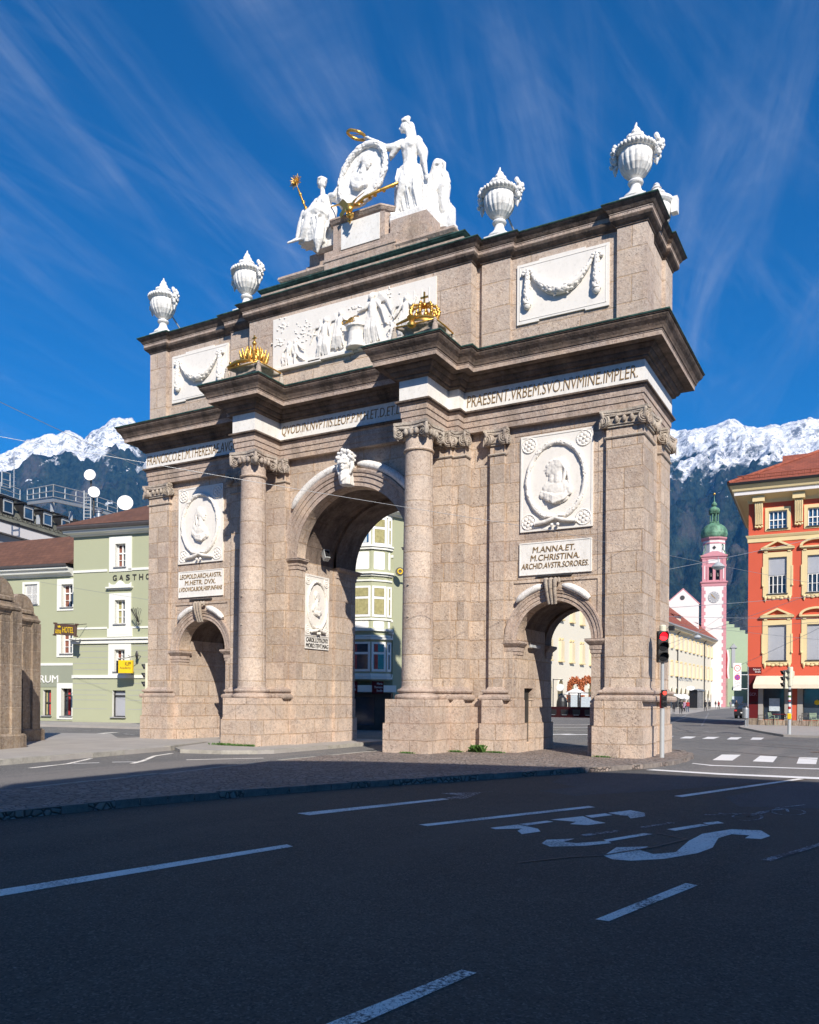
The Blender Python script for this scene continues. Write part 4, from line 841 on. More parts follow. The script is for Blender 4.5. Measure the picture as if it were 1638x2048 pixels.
wr = MB(); pts = [(-.40+.30*cos(t), .50+.27*sin(t), 19.88-.11*cos(t)) for t in [2*pi*i/22 for i in range(22)]]
wr.tube(pts, .022, 6, closed=True); laurel(wr, pts+[pts[0]], .045, dens=34, leafs=.8, seed=8); wr.tube([(-.7, .5, 19.98), (-.1, .5, 19.80)], .012, 5); wr.build('gilded_wreath', 'gold', label='gilded laurel wreath held out above the oval medallion', cat='wreath')
# --- seated woman
y1 = .45; w = MB()
head(w, (-1.70, y1, 18.66), (.92, -.35, .15), .175)
w.limb((-1.70, y1, 18.5), .075, (-1.67, y1, 18.26), .09)
w.loft([(-1.62,y1+.05,17.40,.30,.26,.03),(-1.62,y1,17.65,.255,.22,.04),(-1.62,y1,17.9,.27,.22,.03),(-1.63,y1,18.08,.29,.20,0),(-1.65,y1,18.22,.18,.13,0)], 28, 8, 0, .2)
for e in (-1, 1): w.ell((-1.62+e*.1, y1-.15, 17.95), (.10, .1, .1))
w.chain([(-1.36, y1, 18.13), (-1.15, y1-.1, 18.05), (-.98, y1-.1, 18.28)], [.12, .10, .06]); w.chain([(-1.3, y1, 18.1), (-1.05, y1+.05, 17.95), (-.95, y1+.1, 17.7)], [.14, .12, .08])
w.chain([(-1.90, y1, 18.13), (-2.08, y1-.12, 17.86), (-1.98, y1-.28, 17.58)], [.11, .085, .05]); fing(w, (-1.97, y1-.32, 17.54), (.3, -.4, -.7), spread=(1, 0, 0))
w.chain([(-1.45, y1, 17.45), (-1.60, y1-.38, 17.55), (-1.98, y1-.45, 17.45)], [.27, .24, .17]); w.chain([(-1.75, y1, 17.42), (-2.15, y1-.30, 17.60), (-2.30, y1-.35, 17.25), (-2.42, y1-.38, 16.88)], [.22, .17, .12, .07])
w.limb((-2.44, y1-.4, 16.80), .06, (-2.72, y1-.5, 16.72), .035); w.chain([(-1.85, y1-.45, 17.4), (-2.0, y1-.48, 17.0), (-2.15, y1-.45, 16.75)], [.17, .14, .10]); w.limb((-2.15, y1-.48, 16.72), .055, (-2.36, y1-.55, 16.68), .035)
w.loft([(-1.95,y1-.15,16.60,.42,.30,.14),(-1.88,y1-.18,16.85,.42,.31,.14),(-1.76,y1-.16,17.2,.40,.33,.10),(-1.65,y1-.1,17.5,.33,.30,.05)], 40, 10, 0, .5)
for i in range(9):
    t = i/8; w.tube([(-1.35-.5*t, y1-.30, 17.62-.05*t), (-1.55-.55*t, y1-.52+.04*sin(i*2), 17.28), (-1.48-.72*t, y1-.46, 16.85), (-1.5-.85*t, y1-.40, 16.62)], [.03, .045, .05, .03], 6)
w.chain([(-1.5, y1-.38, 17.0), (-1.52, y1-.46, 16.5), (-1.55, y1-.46, 16.12)], [.16, .17, .03]); w.chain([(-1.2, y1-.1, 17.6), (-1.15, y1-.2, 17.25), (-1.25, y1-.3, 16.95)], [.16, .13, .05])
w.box(-2.0, -1.15, y1-.1, y1+.5, 16.45, 17.3)
bfig(w, .019, 'seated_woman_statue', 'statue', 2, .008, 16., label='white marble statue of a seated robed woman left of the oval medallion', cat='statue')
g = MB(); g.chain([(-1.88, .02, 17.34), (-2.10, -.02, 17.85), (-2.33, -.04, 18.42)], [.045, .032, .028], 10); 
for t in (.1, .35, .55, .8): p = V((-1.88, .02, 17.34)).lerp(V((-2.33, -.04, 18.42)), t); g.ell(p, .055, 8, 6)
c_ = V((-2.42, -.05, 18.66)); g.ell(c_, .09, 10, 8)
for i in range(16):
    a = 2*pi*i/16; L_ = .24 if i % 2 else .19; g.chain([c_, c_+V((cos(a)*L_, -.02, sin(a)*L_))], [.03, .012], 6)
for i in range(8): a = 2*pi*i/8; g.chain([c_, c_+V((cos(a)*.13, -.13, sin(a)*.13))], [.03, .012], 6)
g.build('sunburst_sceptre', 'gold', label='golden sceptre with a sunburst head held by the seated statue', cat='sceptre')
# --- oval medallion
m = MB(); C0 = V((-.07, .42, 18.42)); th = radians(-16); ax = V((cos(th), 0, sin(th))); az = V((-sin(th)*1.0, .0, cos(th)))
ax = V((cos(radians(-14)), 0, sin(radians(-14)))); az = V((sin(radians(19)), 0.05, cos(radians(19)))); ny = V((0, -1, 0))
RX, RZ = .80, .98
def ov(u, v, d=0): return C0+ax*u+az*v+ny*d
vs_ = [ov(RX*.93*cos(t), RZ*.93*sin(t), .02) for t in [2*pi*i/48 for i in range(48)]]; vb = [p+V((0, .14, 0)) for p in vs_]
m.add(vs_+vb, [tuple(range(47, -1, -1)), tuple(range(48, 96))]+[(i, (i+1)%48, 48+(i+1)%48, 48+i) for i in range(48)])
MD = m.build('oval_medallion', 'statue', label='big oval marble medallion with a portrait bust inside a laurel rim, between the two statues', cat='medallion')
m = MB(); laurel(m, [ov(RX*cos(t), RZ*sin(t), .06) for t in [2*pi*i/56 for i in range(57)]], .095, dens=60, leafs=.55, seed=11); m.build('laurel_rim', 'statue', MD)
m = MB(); bust(m, 0, 0, .80, 0, 1, False, 12)
T4 = Matrix(((ax.x, 0, az.x, 0), (0, 1, 0, 0), (ax.z, 0, az.z, 0), (0, 0, 0, 1))); m.xf(Matrix.Translation(ov(.0, .38, .06)) @ T4)
bfig(m, .017, 'portrait_bust', 'statue', 1, .008, 16., parent=MD)
# --- crossed gilded sceptres with ribbon and crown
g = MB(); g.chain([(1.26, .30, 17.72), (.78, .05, 17.50), (.30, -.1, 17.34), (-.18, -.12, 17.12)], [.05, .05, .045, .04], 8); g.chain([(-1.15, .18, 17.60), (-.6, -.05, 17.42), (.12, -.12, 17.14)], [.02, .035, .05], 8)
for t in (.1, .3, .5, .62, .8): g.ell(V((1.26, .30, 17.72)).lerp(V((-.1, -.12, 17.16)), t), .065, 8, 6)
def ribbon(pts, wv):
    P = [V(p) for p in pts]; wv = V(wv); vs = []
    for p in P: vs += [p-wv, p+wv, p+wv+V((0, .02, 0)), p-wv+V((0, .02, 0))]
    n = len(P); fs = []
    for i in range(n-1):
        for j in range(4): fs.append((i*4+j, i*4+(j+1)%4, (i+1)*4+(j+1)%4, (i+1)*4+j))
    fs += [(3,2,1,0), ((n-1)*4, (n-1)*4+1, (n-1)*4+2, (n-1)*4+3)]; g.add(vs, fs)
ribbon([(-.62, -.06, 17.50), (-.5, -.12, 17.38), (-.38, -.14, 17.24), (-.30, -.15, 17.12)], (.08, 0, .06)); ribbon([(-.60, -.12, 16.98), (-.42, -.16, 17.10), (-.25, -.18, 17.20), (-.12, -.15, 17.22)], (.03, 0, -.07)); ribbon([(.22, -.12, 17.46), (.02, -.18, 17.34), (-.08, -.2, 17.2), (-.18, -.2, 17.0)], (.09, 0, .04))
g.ell((-.20, -.2, 17.05), (.14, .10, .12)); g.lathe([(.03, 0), (.10, .03), (.12, .09), (.07, .14)], (-.18, -.18, 16.78), 12); g.box(-.20, -.16, -.2, -.16, 16.62, 16.80); g.box(-.26, -.10, -.2, -.16, 16.68, 16.72)
for i in range(6): a = i*pi/3; g.ell((-.18+.11*cos(a), -.18+.11*sin(a), 16.88), .035, 6, 5)
g.build('crossed_sceptres', 'gold', label='two crossed gilded sceptres with ribbons and a small crown below the medallion', cat='sceptres')
# --- draped figure at the back
w = MB(); yb = 1.55; head(w, (2.0, yb, 18.62), (.8, -.3, -.4), .17, bun=False)
w.loft([(2.0,yb,16.8,.34,.34,.12),(1.98,yb,17.3,.32,.32,.12),(1.95,yb,17.75,.30,.28,.1),(1.9,yb,18.1,.29,.24,.08),(1.88,yb,18.38,.27,.2,.06),(1.95,yb,18.55,.15,.16,.04)], 36, 9, 0, 1.2)
w.chain([(1.9, yb, 18.82), (1.8, yb+.05, 18.5), (1.62, yb, 18.3)], [.14, .16, .15]); w.chain([(1.99, yb, 18.85), (2.16, yb-.06, 18.7), (2.17, yb-.08, 18.45)], [.08, .05, .04])
w.chain([(1.62, yb, 18.4), (1.55, yb-.1, 18.2), (1.9, yb-.26, 17.95), (2.15, yb-.2, 18.1)], [.13, .11, .08, .05]); w.chain([(1.95, yb, 17.75), (2.32, yb-.35, 17.72), (2.30, yb-.35, 17.2), (2.36, yb-.3, 16.8)], [.24, .18, .13, .08]); w.chain([(1.62, yb, 18.35), (1.5, yb-.2, 18.0), (1.85, yb-.38, 17.8)], [.15, .12, .07]); w.chain([(2.15, yb-.05, 18.35), (2.3, yb-.15, 18.0), (2.2, yb-.38, 17.85)], [.13, .10, .06])
for i in range(8): t = i/7; w.tube([(1.75+t*.4, yb-.24, 18.0), (1.78+t*.4, yb-.34, 17.5), (1.8+t*.45, yb-.3, 16.85)], [.03, .045, .03], 6)
w.box(1.5, 2.3, yb-.1, yb+.5, 16.5, 17.5); w.bbox(1.55, 2.42, yb-.5, yb+.4, 16.4, 16.85, .04)
w.v = [((a-2.0)*1.12+2.12, b_, (c-16.6)*1.0+16.6) for a, b_, c in w.v]
bfig(w, .02, 'mourning_woman_statue', 'statue', 2, .01, 16., label='white marble statue of a hooded bowed figure behind the standing woman', cat='statue')
# --- gilded crowns on cushions above the two column cornices
def cushion(x, label):
    t = thing('crown_cushion', label, 'stone cushion', (x, -1.26, 11.70), 0, 'stone cushions with tassels')
    b = MB(); b.prism([(-.42,-.40),(.42,-.40),(.42,.42),(-.42,.42)], -.25, .30); b.ell((0, 0, .42), (.66, .58, .17), 20, 10)
    for sx, sy in ((-1,-1),(1,-1),(1,1),(-1,1)): b.limb((sx*.3, sy*.25, .40), .14, (sx*.60, sy*.52, .40), .05)
    m = bfig(b, .03, 'cushion', 'cap', 1, .01, 8., parent=t)
    for sx, sy in ((-1,-1),(1,-1),(1,1),(-1,1)):
        q = MB(); q.ell((sx*.64, sy*.56, .38), .06, 8, 6); q.lathe([(.04, 0), (.06, -.04), (.05, -.07), (.075, -.12), (.10, -.30), (.09, -.32)], (sx*.65, sy*.57, .36), 12); q.build('tassel', 'cap', t)
    q = MB(); q.tube([(-.66,-.57,.40),(0,-.62,.36),(.66,-.57,.40),(.70,0,.38),(.66,.57,.40)], .025, 6); q.build('gilded_cord', 'gold', t)
    return t
cushion(3.10, 'weathered tasselled stone cushion under the round crown with a cross'); cushion(-3.10, 'weathered tasselled stone cushion under the pointed leafy crown')
g = MB(); cx, cy, cz = 3.10, -1.26, 12.20
g.lathe([(.32, .02), (.36, .04), (.37, .14), (.34, .16)], (cx, cy, cz), 28)
for i in range(8):
    a = 2*pi*i/8+.2; u_ = V((cos(a), sin(a), 0)); c_ = V((cx, cy, cz))
    g.chain([c_+u_*.34+V((0,0,.14)), c_+u_*.44+V((0,0,.34)), c_+u_*.36+V((0,0,.55)), c_+u_*.15+V((0,0,.62)), c_+V((0,0,.56))], [.05, .045, .04, .035, .03], 8)
    for t in range(5): g.ell(c_+u_*(.36+.09*sin(t*.8))+V((0,0,.2+.09*t)), .05, 7, 5)
    b2 = a+pi/8; u3 = V((cos(b2), sin(b2), 0)); g.ell(c_+u3*.36+V((0,0,.22)), (.06, .06, .08), 8, 6); g.ell(c_+u3*.35+V((0,0,.33)), (.035, .035, .06), 6, 5)
g.ell((cx, cy, cz+.64), .075, 10, 8); g.box(cx-.022, cx+.022, cy-.02, cy+.02, cz+.68, cz+1.02); g.box(cx-.12, cx+.12, cy-.02, cy+.02, cz+.84, cz+.89)
g.tube([(2.50,-1.80,12.20),(2.9,-1.84,12.25),(3.3,-1.84,12.25),(3.72,-1.75,12.18)], [.03,.045,.045,.03], 8); g.lathe([(.05,0),(.12,.05),(.13,.12),(.06,.2),(.10,.25),(.14,.3)], (3.05, -1.90, 11.95), 14)
g.build('imperial_crown', 'gold', label='gilded crown topped by a cross on the cushion right of the centre', cat='crown')
g = MB(); cx = -3.10; rr = random.Random(4)
g.lathe([(.34, .02), (.37, .05), (.36, .14)], (cx, cy, cz), 28); g.ell((cx, cy, cz+.22), (.30, .30, .32), 16, 10)
for i in range(14):
    a = 2*pi*i/14; u_ = V((cos(a), sin(a), 0)); c_ = V((cx, cy, cz)); g.chain([c_+u_*.35+V((0,0,.1)), c_+u_*.44+V((0,0,.36)), c_+u_*.48+V((0,0,.50))], [.055, .045, .012], 7); g.chain([c_+u_*.3+V((0,0,.25)), c_+u_*.26+V((0,0,.52)), c_+u_*.25+V((0,0,.64))], [.05, .04, .01], 7)
for i in range(70): a = rr.random()*6.28; z_ = rr.uniform(.08, .55); g.ell((cx+(.40-.35*z_)*cos(a), cy+(.40-.35*z_)*sin(a), cz+z_), rr.uniform(.025, .05), 6, 5)
g.chain([(cx, cy, cz+.5), (cx, cy, cz+.72)], [.10, .04]); g.ell((cx, cy, cz+.80), .075, 10, 8); g.box(cx-.02, cx+.02, cy-.02, cy+.02, cz+.86, cz+1.06); g.box(cx-.08, cx+.08, cy-.02, cy+.02, cz+.95, cz+.99)
g.tube([(-3.75,-1.80,12.15),(-3.4,-1.85,12.22),(-3.1,-1.85,12.24),(-2.9,-1.8,12.24)], [.04,.06,.06,.03], 8)
for i in range(16): g.ell((-3.55+rr.uniform(-.15,.35), -1.8+rr.uniform(-.06,.06), 12.18+rr.uniform(-.06,.1)), .05, 6, 5)
g.build('archducal_crown', 'gold', label='gilded spiky leafed crown on the cushion left of the centre', cat='crown')
fl = MB(); fl.bbox(-.14, .14, -.18, .14, -.24, .2, .02); fl.box(-.12, .12, -.19, -.18, -.2, .16, 1); fl.box(-.04, .04, .14, .3, -.05, .05); fl.box(-.16,.16,-.2,.16,.2,.215)
fl.xf(Matrix.Rotation(radians(-28), 4, 'X') @ Matrix.Diagonal((.7, .7, .7, 1))); fl.build('floodlight', ['lgrey', 'lens'], None, (-1.9, 1.10, 6.45), radians(60), label='small grey floodlight on the wall under the main arch vault', cat='floodlight')
tb = MB(); tb.bbox(-.04, .04, 0, .75, -.05, .03, .01); tb.build('tube_lamp', 'lgrey', None, (5.56, .9, 3.2), 0, label='unlit grey tube lamp under the right side arch', cat='lamp')

# ---------------------------------------------------------------- ground
def sheet(P, z, name, mat, th=0, **k):
    b = MB()
    if th: b.prism(P, z-th, z)
    else: b.add([(x, y, z) for x, y in P], [tuple(range(len(P)))])
    return b.build(name, mat, **k)
g = MB(); g.add([(-9000,-9000,0),(9000,-9000,0),(9000,9000,0),(-9000,9000,0)], [(0,1,2,3)]); g.build('ground', 'asphalt', kind='structure')
ISL = [(2.9,-21.0),(3.9,-17.6),(4.58,-15.36),(4.98,-13.4),(5.5,-11.7),(6.4,-9.3),(7.35,-7.4),(8.49,-4.75),(9.3,-2.95),(9.75,-1.9),(10.0,-.6),(10.05,.9),(9.95,2.2),(9.7,3.3),(9.2,4.1),(8.2,4.5),(2.3,4.4),(1.9,3.4),(1.76,1.0),(1.73,-1.8),(1.73,-3.22),(1.71,-5.25),(1.94,-8.0),(2.11,-9.6),(2.15,-11.9),(2.25,-14),(2.4,-21.0)]
sheet(ISL, .10, 'paved_island', 'cobble', .3, kind='structure')
kb = MB(); rr = random.Random(2)
def kerbrow(mb, path, L=.42, w=.14, z0=-.05, z1=.115, gap=.02):
    P = [Vector(p+(0,)) for p in path]
    for i in range(len(P)-1):
        d = P[i+1]-P[i]; ln = d.length; d.normalize(); n = max(1, round(ln/L)); nn = Vector((d.y, -d.x, 0))
        for j in range(n):
            a = P[i]+d*(ln*j/n+gap/2); b = P[i]+d*(ln*(j+1)/n-gap/2); dz = rr.uniform(-.012, .008); do = rr.uniform(-.012, .012)
            q = [a+nn*do, b+nn*do, b-nn*w, a-nn*w]; mb.prism([(v.x, v.y) for v in q], z0, z1+dz)
kerbrow(kb, [(x, y) for x, y in ISL[:16]]); kb.build('kerb', 'kerbd', kind='structure')
kb = MB(); kerbrow(kb, ISL[15:27], .8, .12, -.05, .108, .008); kb.build('kerb', 'granite', kind='structure')
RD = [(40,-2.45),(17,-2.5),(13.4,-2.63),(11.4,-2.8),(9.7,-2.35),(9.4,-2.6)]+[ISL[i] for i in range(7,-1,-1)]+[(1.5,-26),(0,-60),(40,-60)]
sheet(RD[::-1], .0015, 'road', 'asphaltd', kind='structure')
sheet([(9.35,-3.0),(9.75,-2.55),(11.4,-2.95),(12.9,-3.0),(12.0,-5.2),(11.1,-6.9),(10.0,-8.6),(9.2,-8.2),(9.6,-7.2),(8.9,-6.6),(8.6,-4.9)][::-1], .003, 'road_patch', 'asphaltm', kind='structure')
sheet([(13.2,-3.1),(17,-2.9),(17,-9),(13.6,-8.2),(12.6,-8.6),(12.2,-7.4)], .003, 'road_patch', 'asphaltm', kind='structure')
sheet([(2.3,-24),(2.24,-14),(2.1,-11.9),(2.05,-9.6),(1.9,-8),(1.66,-5.25),(1.68,-3.3),(1.0,-2.6),(-.6,-3.6),(-1.8,-4.3),(-2.9,-5.6),(-2.4,-9),(-1.5,-12.5),(0,-24)], .0015, 'road_patch', 'asphaltm', kind='structure') if False else None
# island of the left pier and the pavement beside it
LI = [(-3.95,-3.75),(-3.05,-4.45),(-1.76,-4.15),(-.95,-3.55),(-.72,-3.1),(-.72,1.0),(-.75,3.6),(-1.2,4.3),(-9.6,4.3),(-9.9,3.0),(-9.6,-.9),(-5.2,-.95)]
sheet(LI, .10, 'paved_island', 'concrete', .3, kind='structure')
kb = MB(); kerbrow(kb, [LI[0], LI[1], LI[2]], .55, .16, -.05, .115); kerbrow(kb, [LI[2], LI[3], LI[4], LI[5], LI[6]], 1.3, .2, -.05, .12, .01); kb.build('kerb', 'granite', kind='structure')
LP = [(-2.75,-12.6),(-3.2,-9.9),(-3.55,-7.1),(-3.95,-4.6),(-4.1,-3.8),(-5.2,-.98),(-9.6,-.92),(-12.5,1.3),(-20,-2),(-14,-14),(-8,-19),(-1.5,-22)]
sheet([(-1.5,-22)]+LP[:-1], .12, 'pavement', 'concrete', .3, kind='structure')
kb = MB(); kerbrow(kb, [(-1.5,-22)]+LP[:6], 1.2, .22, -.05, .13, .01); kb.build('kerb', 'granite', kind='structure')
sheet([(-5.9,-4.9),(-5.2,-3.4),(-6.5,-2.9),(-6.9,-4.3)], .125, 'pavement_patch', 'redd2', kind='structure') if False else None
# far pavements
sheet([(-40,2.2),(-23.6,6.95),(-17.2,7.6),(-11.5,9.2),(-9.6,11.2),(-7.4,21),(-9.5,22.5),(-14.5,14.0),(-27,10.9),(-45,8.5)], .12, 'pavement', 'concrete', .3, kind='structure')
sheet([(7.0,33.5),(7.3,31.2),(9.2,24.5),(10.7,19.9),(30,15.5),(30,37.0),(6.95,36.6)], .10, 'pavement', 'concrete', .3, kind='structure')
sheet([(-26.4,175.5),(-25.5,235),(-20,235),(-13.5,150),(-6.6,88),(-11,80),(-26.9,95)], .06, 'pavement', 'concrete', .2, kind='structure')
def strip(P, mat, z=.0055, name='road_marking'): return sheet(P, z, name, mat, kind='structure')
def line(a, b, w, mat, z=.0055):
    a = V(a+(0,)); b = V(b+(0,)); d = (b-a).normalized(); n = V((d.y, -d.x, 0))*w/2; strip([(a+n)[:2], (b+n)[:2], (b-n)[:2], (a-n)[:2]], mat, z)
strip([(7.40,-12.81),(7.66,-12.88),(8.46,-10.2),(8.31,-10.15)], 'paint'); strip([(8.31,-10.15),(8.46,-10.2),(8.64,-9.95),(8.5,-8.93),(8.75,-8.5),(8.36,-9.1),(7.95,-9.5),(8.40,-9.62)], 'paint3')
strip([(9.34,-12.83),(9.49,-12.88),(10.75,-9.9),(10.62,-9.8)], 'paint'); strip([(8.10,-17.85),(8.33,-17.92),(8.94,-14.93),(8.80,-14.86)], 'paint')
strip([(7.2,-22.0),(7.42,-22.0),(8.33,-17.92),(8.10,-17.85)], 'paint')
strip([(12.63,-16.18),(12.73,-16.18),(13.07,-14.61),(12.96,-14.58)], 'paint2'); strip([(12.03,-18.95),(12.17,-18.92),(12.38,-17.71),(12.28,-17.70)], 'paint2')
strip([(11.45,-7.72),(11.60,-7.80),(13.12,-3.0),(13.0,-2.95)], 'paint'); strip([(13.40,-13.06),(13.50,-13.08),(13.95,-11.6),(13.88,-11.55)], 'paint3')
strip([(9.76,-2.62),(9.9,-2.32),(11.4,-2.55),(13.4,-2.38),(17,-2.3),(17,-2.7),(13.4,-2.88),(11.4,-2.95)], 'paint4')
strip([(10.27,.12),(10.30,.26),(10.85,-.14),(13.25,.24),(17,.3),(17,.02),(13.24,-.04),(10.84,-.42)], 'paint4')
S_ = [(11.97,-13.68),(12.1,-13.83),(12.28,-13.81),(12.55,-13.53),(12.78,-13.02),(12.86,-12.59),(12.81,-11.89),(12.9,-11.49),(13.1,-11.47),(13.08,-11.72),(13.25,-11.69),(13.32,-11.39),(13.17,-10.98),(12.84,-11.08),(12.59,-11.65),(12.55,-12.27),(12.57,-13.08),(12.39,-13.32),(12.21,-13.15),(12.24,-12.89),(11.95,-13.12)]
for P in (S_, [(11.16,-13.31),(11.31,-13.47),(11.63,-13.22),(11.83,-12.89),(11.75,-12.77),(11.49,-13.1),(11.34,-13.11),(11.38,-12.82),(11.13,-13.06)], [(11.69,-12.72),(11.77,-12.81),(12.08,-12.0),(11.97,-11.98)], [(12.14,-11.52),(12.26,-11.59),(12.54,-10.87),(12.42,-10.84)], [(12.43,-10.71),(12.53,-10.83),(12.68,-10.58),(12.58,-10.45)],
          [(10.22,-12.59),(10.32,-12.66),(10.58,-12.43),(10.6,-12.63),(10.74,-12.84),(10.86,-12.53),(10.75,-12.33),(10.41,-12.15)], [(10.41,-12.1),(10.54,-12.16),(10.72,-11.67),(10.61,-11.62)], [(10.62,-11.5),(10.98,-11.51),(10.97,-11.75),(11.19,-11.72),(11.34,-11.4),(11.15,-11.28),(10.89,-10.94)], [(10.9,-10.88),(11.04,-11.03),(11.21,-10.61),(11.07,-10.48)], [(11.09,-10.42),(11.32,-10.57),(11.41,-10.56),(11.51,-10.81),(11.63,-10.48),(11.54,-10.13),(11.29,-9.95)]): strip(P, 'paint')
for P in ([(11.35,-12.5),(11.43,-12.57),(11.7,-12.0),(11.63,-11.92)], [(11.8,-11.52),(11.87,-11.56),(12.12,-10.91),(12.05,-10.86)]): strip(P, 'paint3')
def ringm(cx, cy, rx, ry, w, mat='paint3', n=28, z=.0055):
    b = MB(); vs = []; 
    for i in range(n): a = 2*pi*i/n; vs += [(cx+rx*cos(a), cy+ry*sin(a), z), (cx+(rx-w)*cos(a), cy+(ry-w)*sin(a), z)]
    b.add(vs, [(2*i, (2*i+2)%(2*n), (2*i+3)%(2*n), 2*i+1) for i in range(n)]); b.build('road_marking', mat, kind='structure')
ringm(12.86, -9.75, .20, .42, .035); ringm(13.30, -8.85, .24, .42, .035)
for a, b in (((12.86,-9.75),(12.95,-9.1)), ((12.95,-9.1),(13.25,-8.5)), ((13.25,-8.5),(13.3,-8.85)), ((12.86,-9.75),(13.1,-8.8)), ((13.1,-8.5),(13.45,-7.8)), ((12.3,-9.85),(12.62,-9.72)), ((12.45,-9.6),(12.75,-9.5))): line(a, b, .04, 'paint3')
for q in ([(10.53,1.72),(10.36,4.44),(10.87,4.65),(11.02,1.86)], [(11.53,1.88),(11.42,4.53),(11.9,4.48),(12.04,1.83)], [(12.62,1.65),(12.48,4.46),(12.96,4.56),(13.07,1.78)], [(13.7,1.6),(13.55,4.4),(14.05,4.4),(14.2,1.6)],
          [(6.15,14.9),(5.98,17.1),(6.34,17.2),(6.5,15.0)], [(7.03,14.9),(6.86,17.1),(7.31,17.2),(7.47,15.1)], [(7.93,15.06),(7.78,17.4),(8.26,17.5),(8.37,15.3)], [(8.91,15.2),(8.72,17.7),(9.16,17.9),(9.31,15.4)], [(9.79,15.6),(9.6,18.0),(10.07,18.1),(10.19,15.8)]): strip(q[::-1], 'paint4')
for a, b, w, mt in (((1.0,14.9),(1.8,16.3),.5,'paint4'), ((1.7,15.2),(2.6,16.4),.5,'paint4'), ((-2.3,25.0),(-.3,26.2),.3,'paint4'), ((-4.4,31),(-2.2,33),.3,'paint'), ((-1.3,20.5),(1.5,21.9),.12,'paint'), ((-2.0,-10.1),(-2.35,-8.8),.12,'paint'), ((-2.35,-8.8),(-3.3,-7.35),.12,'paint'), ((-2.3,-9.3),(-1.1,-8.0),.0,'paint'), ((-1.2,-7.9),(-1.6,-7.2),.14,'paint'), ((-1.6,-7.2),(-2.7,-5.75),.12,'paint'), ((-2.7,-5.75),(-3.1,-4.7),.12,'paint'), ((-1.9,-7.9),(-1.5,-7.5),.12,'paint4'), ((-2.3,-8.7),(-2.0,-8.2),.12,'paint4'), ((-1.0,-6.3),(.2,-4.7),.14,'paint'), ((-14.1,.4),(-15.5,4.2),.35,'paint'), ((-12.2,2.6),(-14.6,3.6),.15,'paint3'), ((-6.62,-4.33),(-6.39,-3.14),.1,'paint3'), ((2.3,-14.2),(2.0,-5.2),.09,'paint3'), ((-20,4.4),(-17,5.0),.15,'paint3'),
                    ((-8.5,100),(2.5,34),.18,'paint3'), ((-6,100),(4.6,34),.12,'paint3'), ((2.2,30),(9.6,19.6),.14,'paint3')):
    if w: line(a, b, w, mt)
M['rail'] = plain('worn_steel_rail', (.06, .058, .058), .35, .7, .2); M['tar'] = plain('tar_seam', (.035, .033, .032), .5, 0, .2); M['rseam'] = plain('brown_road_seam', (.19, .13, .10), .9)
for P in ([(4.2,25.2),(6.4,21.6),(8.45,19.6),(10.5,18.6),(12.3,18.0),(30,14.5)], [(2.8,24.4),(5.3,20.4),(7.5,18.0),(9.6,16.7),(12.2,15.9),(30,12)], [(6.4,14.9),(8.2,13.8),(9.74,13.05),(12.66,10.85),(22,3)], [(5.6,13.9),(7.6,12.6),(9.3,11.7),(12.4,9.2),(21,1)], [(9.2,6.9),(10.5,6.0),(13.05,3.6),(18,-1)], [(-14.8,150),(-5.3,78),(.2,40),(2.6,28),(4.2,25.2)], [(-13.4,150),(-4.0,78),(1.4,40),(3.8,30),(6.4,21.6)]):
    for i in range(len(P)-1): line(P[i], P[i+1], .07, 'rail', .008)
for P in ([(11.35,-14.5),(11.7,-13.95),(11.95,-13.7)], [(11.95,-13.7),(12.3,-12.9),(12.5,-12.2)], [(12.1,-11.9),(12.55,-12.2)]):
    for i in range(len(P)-1): line(P[i], P[i+1], .035, 'rseam', .009)
# manhole
mh = MB(); mh.lathe([(.34,.003),(.34,.006),(.0,.007)], (12.9,7.6,0), 24); mh.build('manhole_cover', 'rail', label='dark round manhole cover in the sunlit road on the right', cat='manhole cover')
# weeds along the foot of the arch
def weeds(name, pts, n, h, label, seed, wd=.02):
    rr = random.Random(seed); b = MB()
    for i in range(n):
        k_ = rr.choice(pts); x = k_[0]+rr.gauss(0, k_[2]); y = k_[1]+rr.gauss(0, .03); a = rr.random()*6.28; hh = h*k_[3]*rr.uniform(.4, 1.1); dx = cos(a)*hh*.6; dy = sin(a)*hh*.6-hh*.2; w = rr.uniform(.5, 1.3)*wd
        px, py = -sin(a)*w, cos(a)*w; z = .1
        b.add([(x-px*.4, y-py*.4, z), (x+px*.4, y+py*.4, z), (x+dx*.5+px, y+dy*.5+py, z+hh*.7), (x+dx, y+dy, z+hh*.8), (x+dx*.5-px, y+dy*.5-py, z+hh*.7)], [(0,1,2,3,4)])
    return b.build(name, 'leaf', label=label, cat='weeds', kind='stuff')
weeds('weeds', [(3.1,-2.06,.1,.5),(3.95,-.75,.12,.6),(4.25,-.3,.15,.6),(4.9,-.35,.15,.5),(5.1,-.33,.1,.5),(8.1,-.4,.12,.5)], 800, .12, 'short green weeds growing along the foot of the arch piers', 3, .012)
weeds('weeds', [(4.5,-.42,.09,1.0)], 190, .26, 'taller leafy green weed tuft at the right pier', 4, .028)
weeds('weeds', [(-3.5,-2.1,.25,.6),(-2.9,-2.05,.2,.5),(-4.0,-1.2,.12,.6),(-2.5,-2.05,.1,.5)], 700, .16, 'short green weeds along the foot of the left pier', 5, .012)

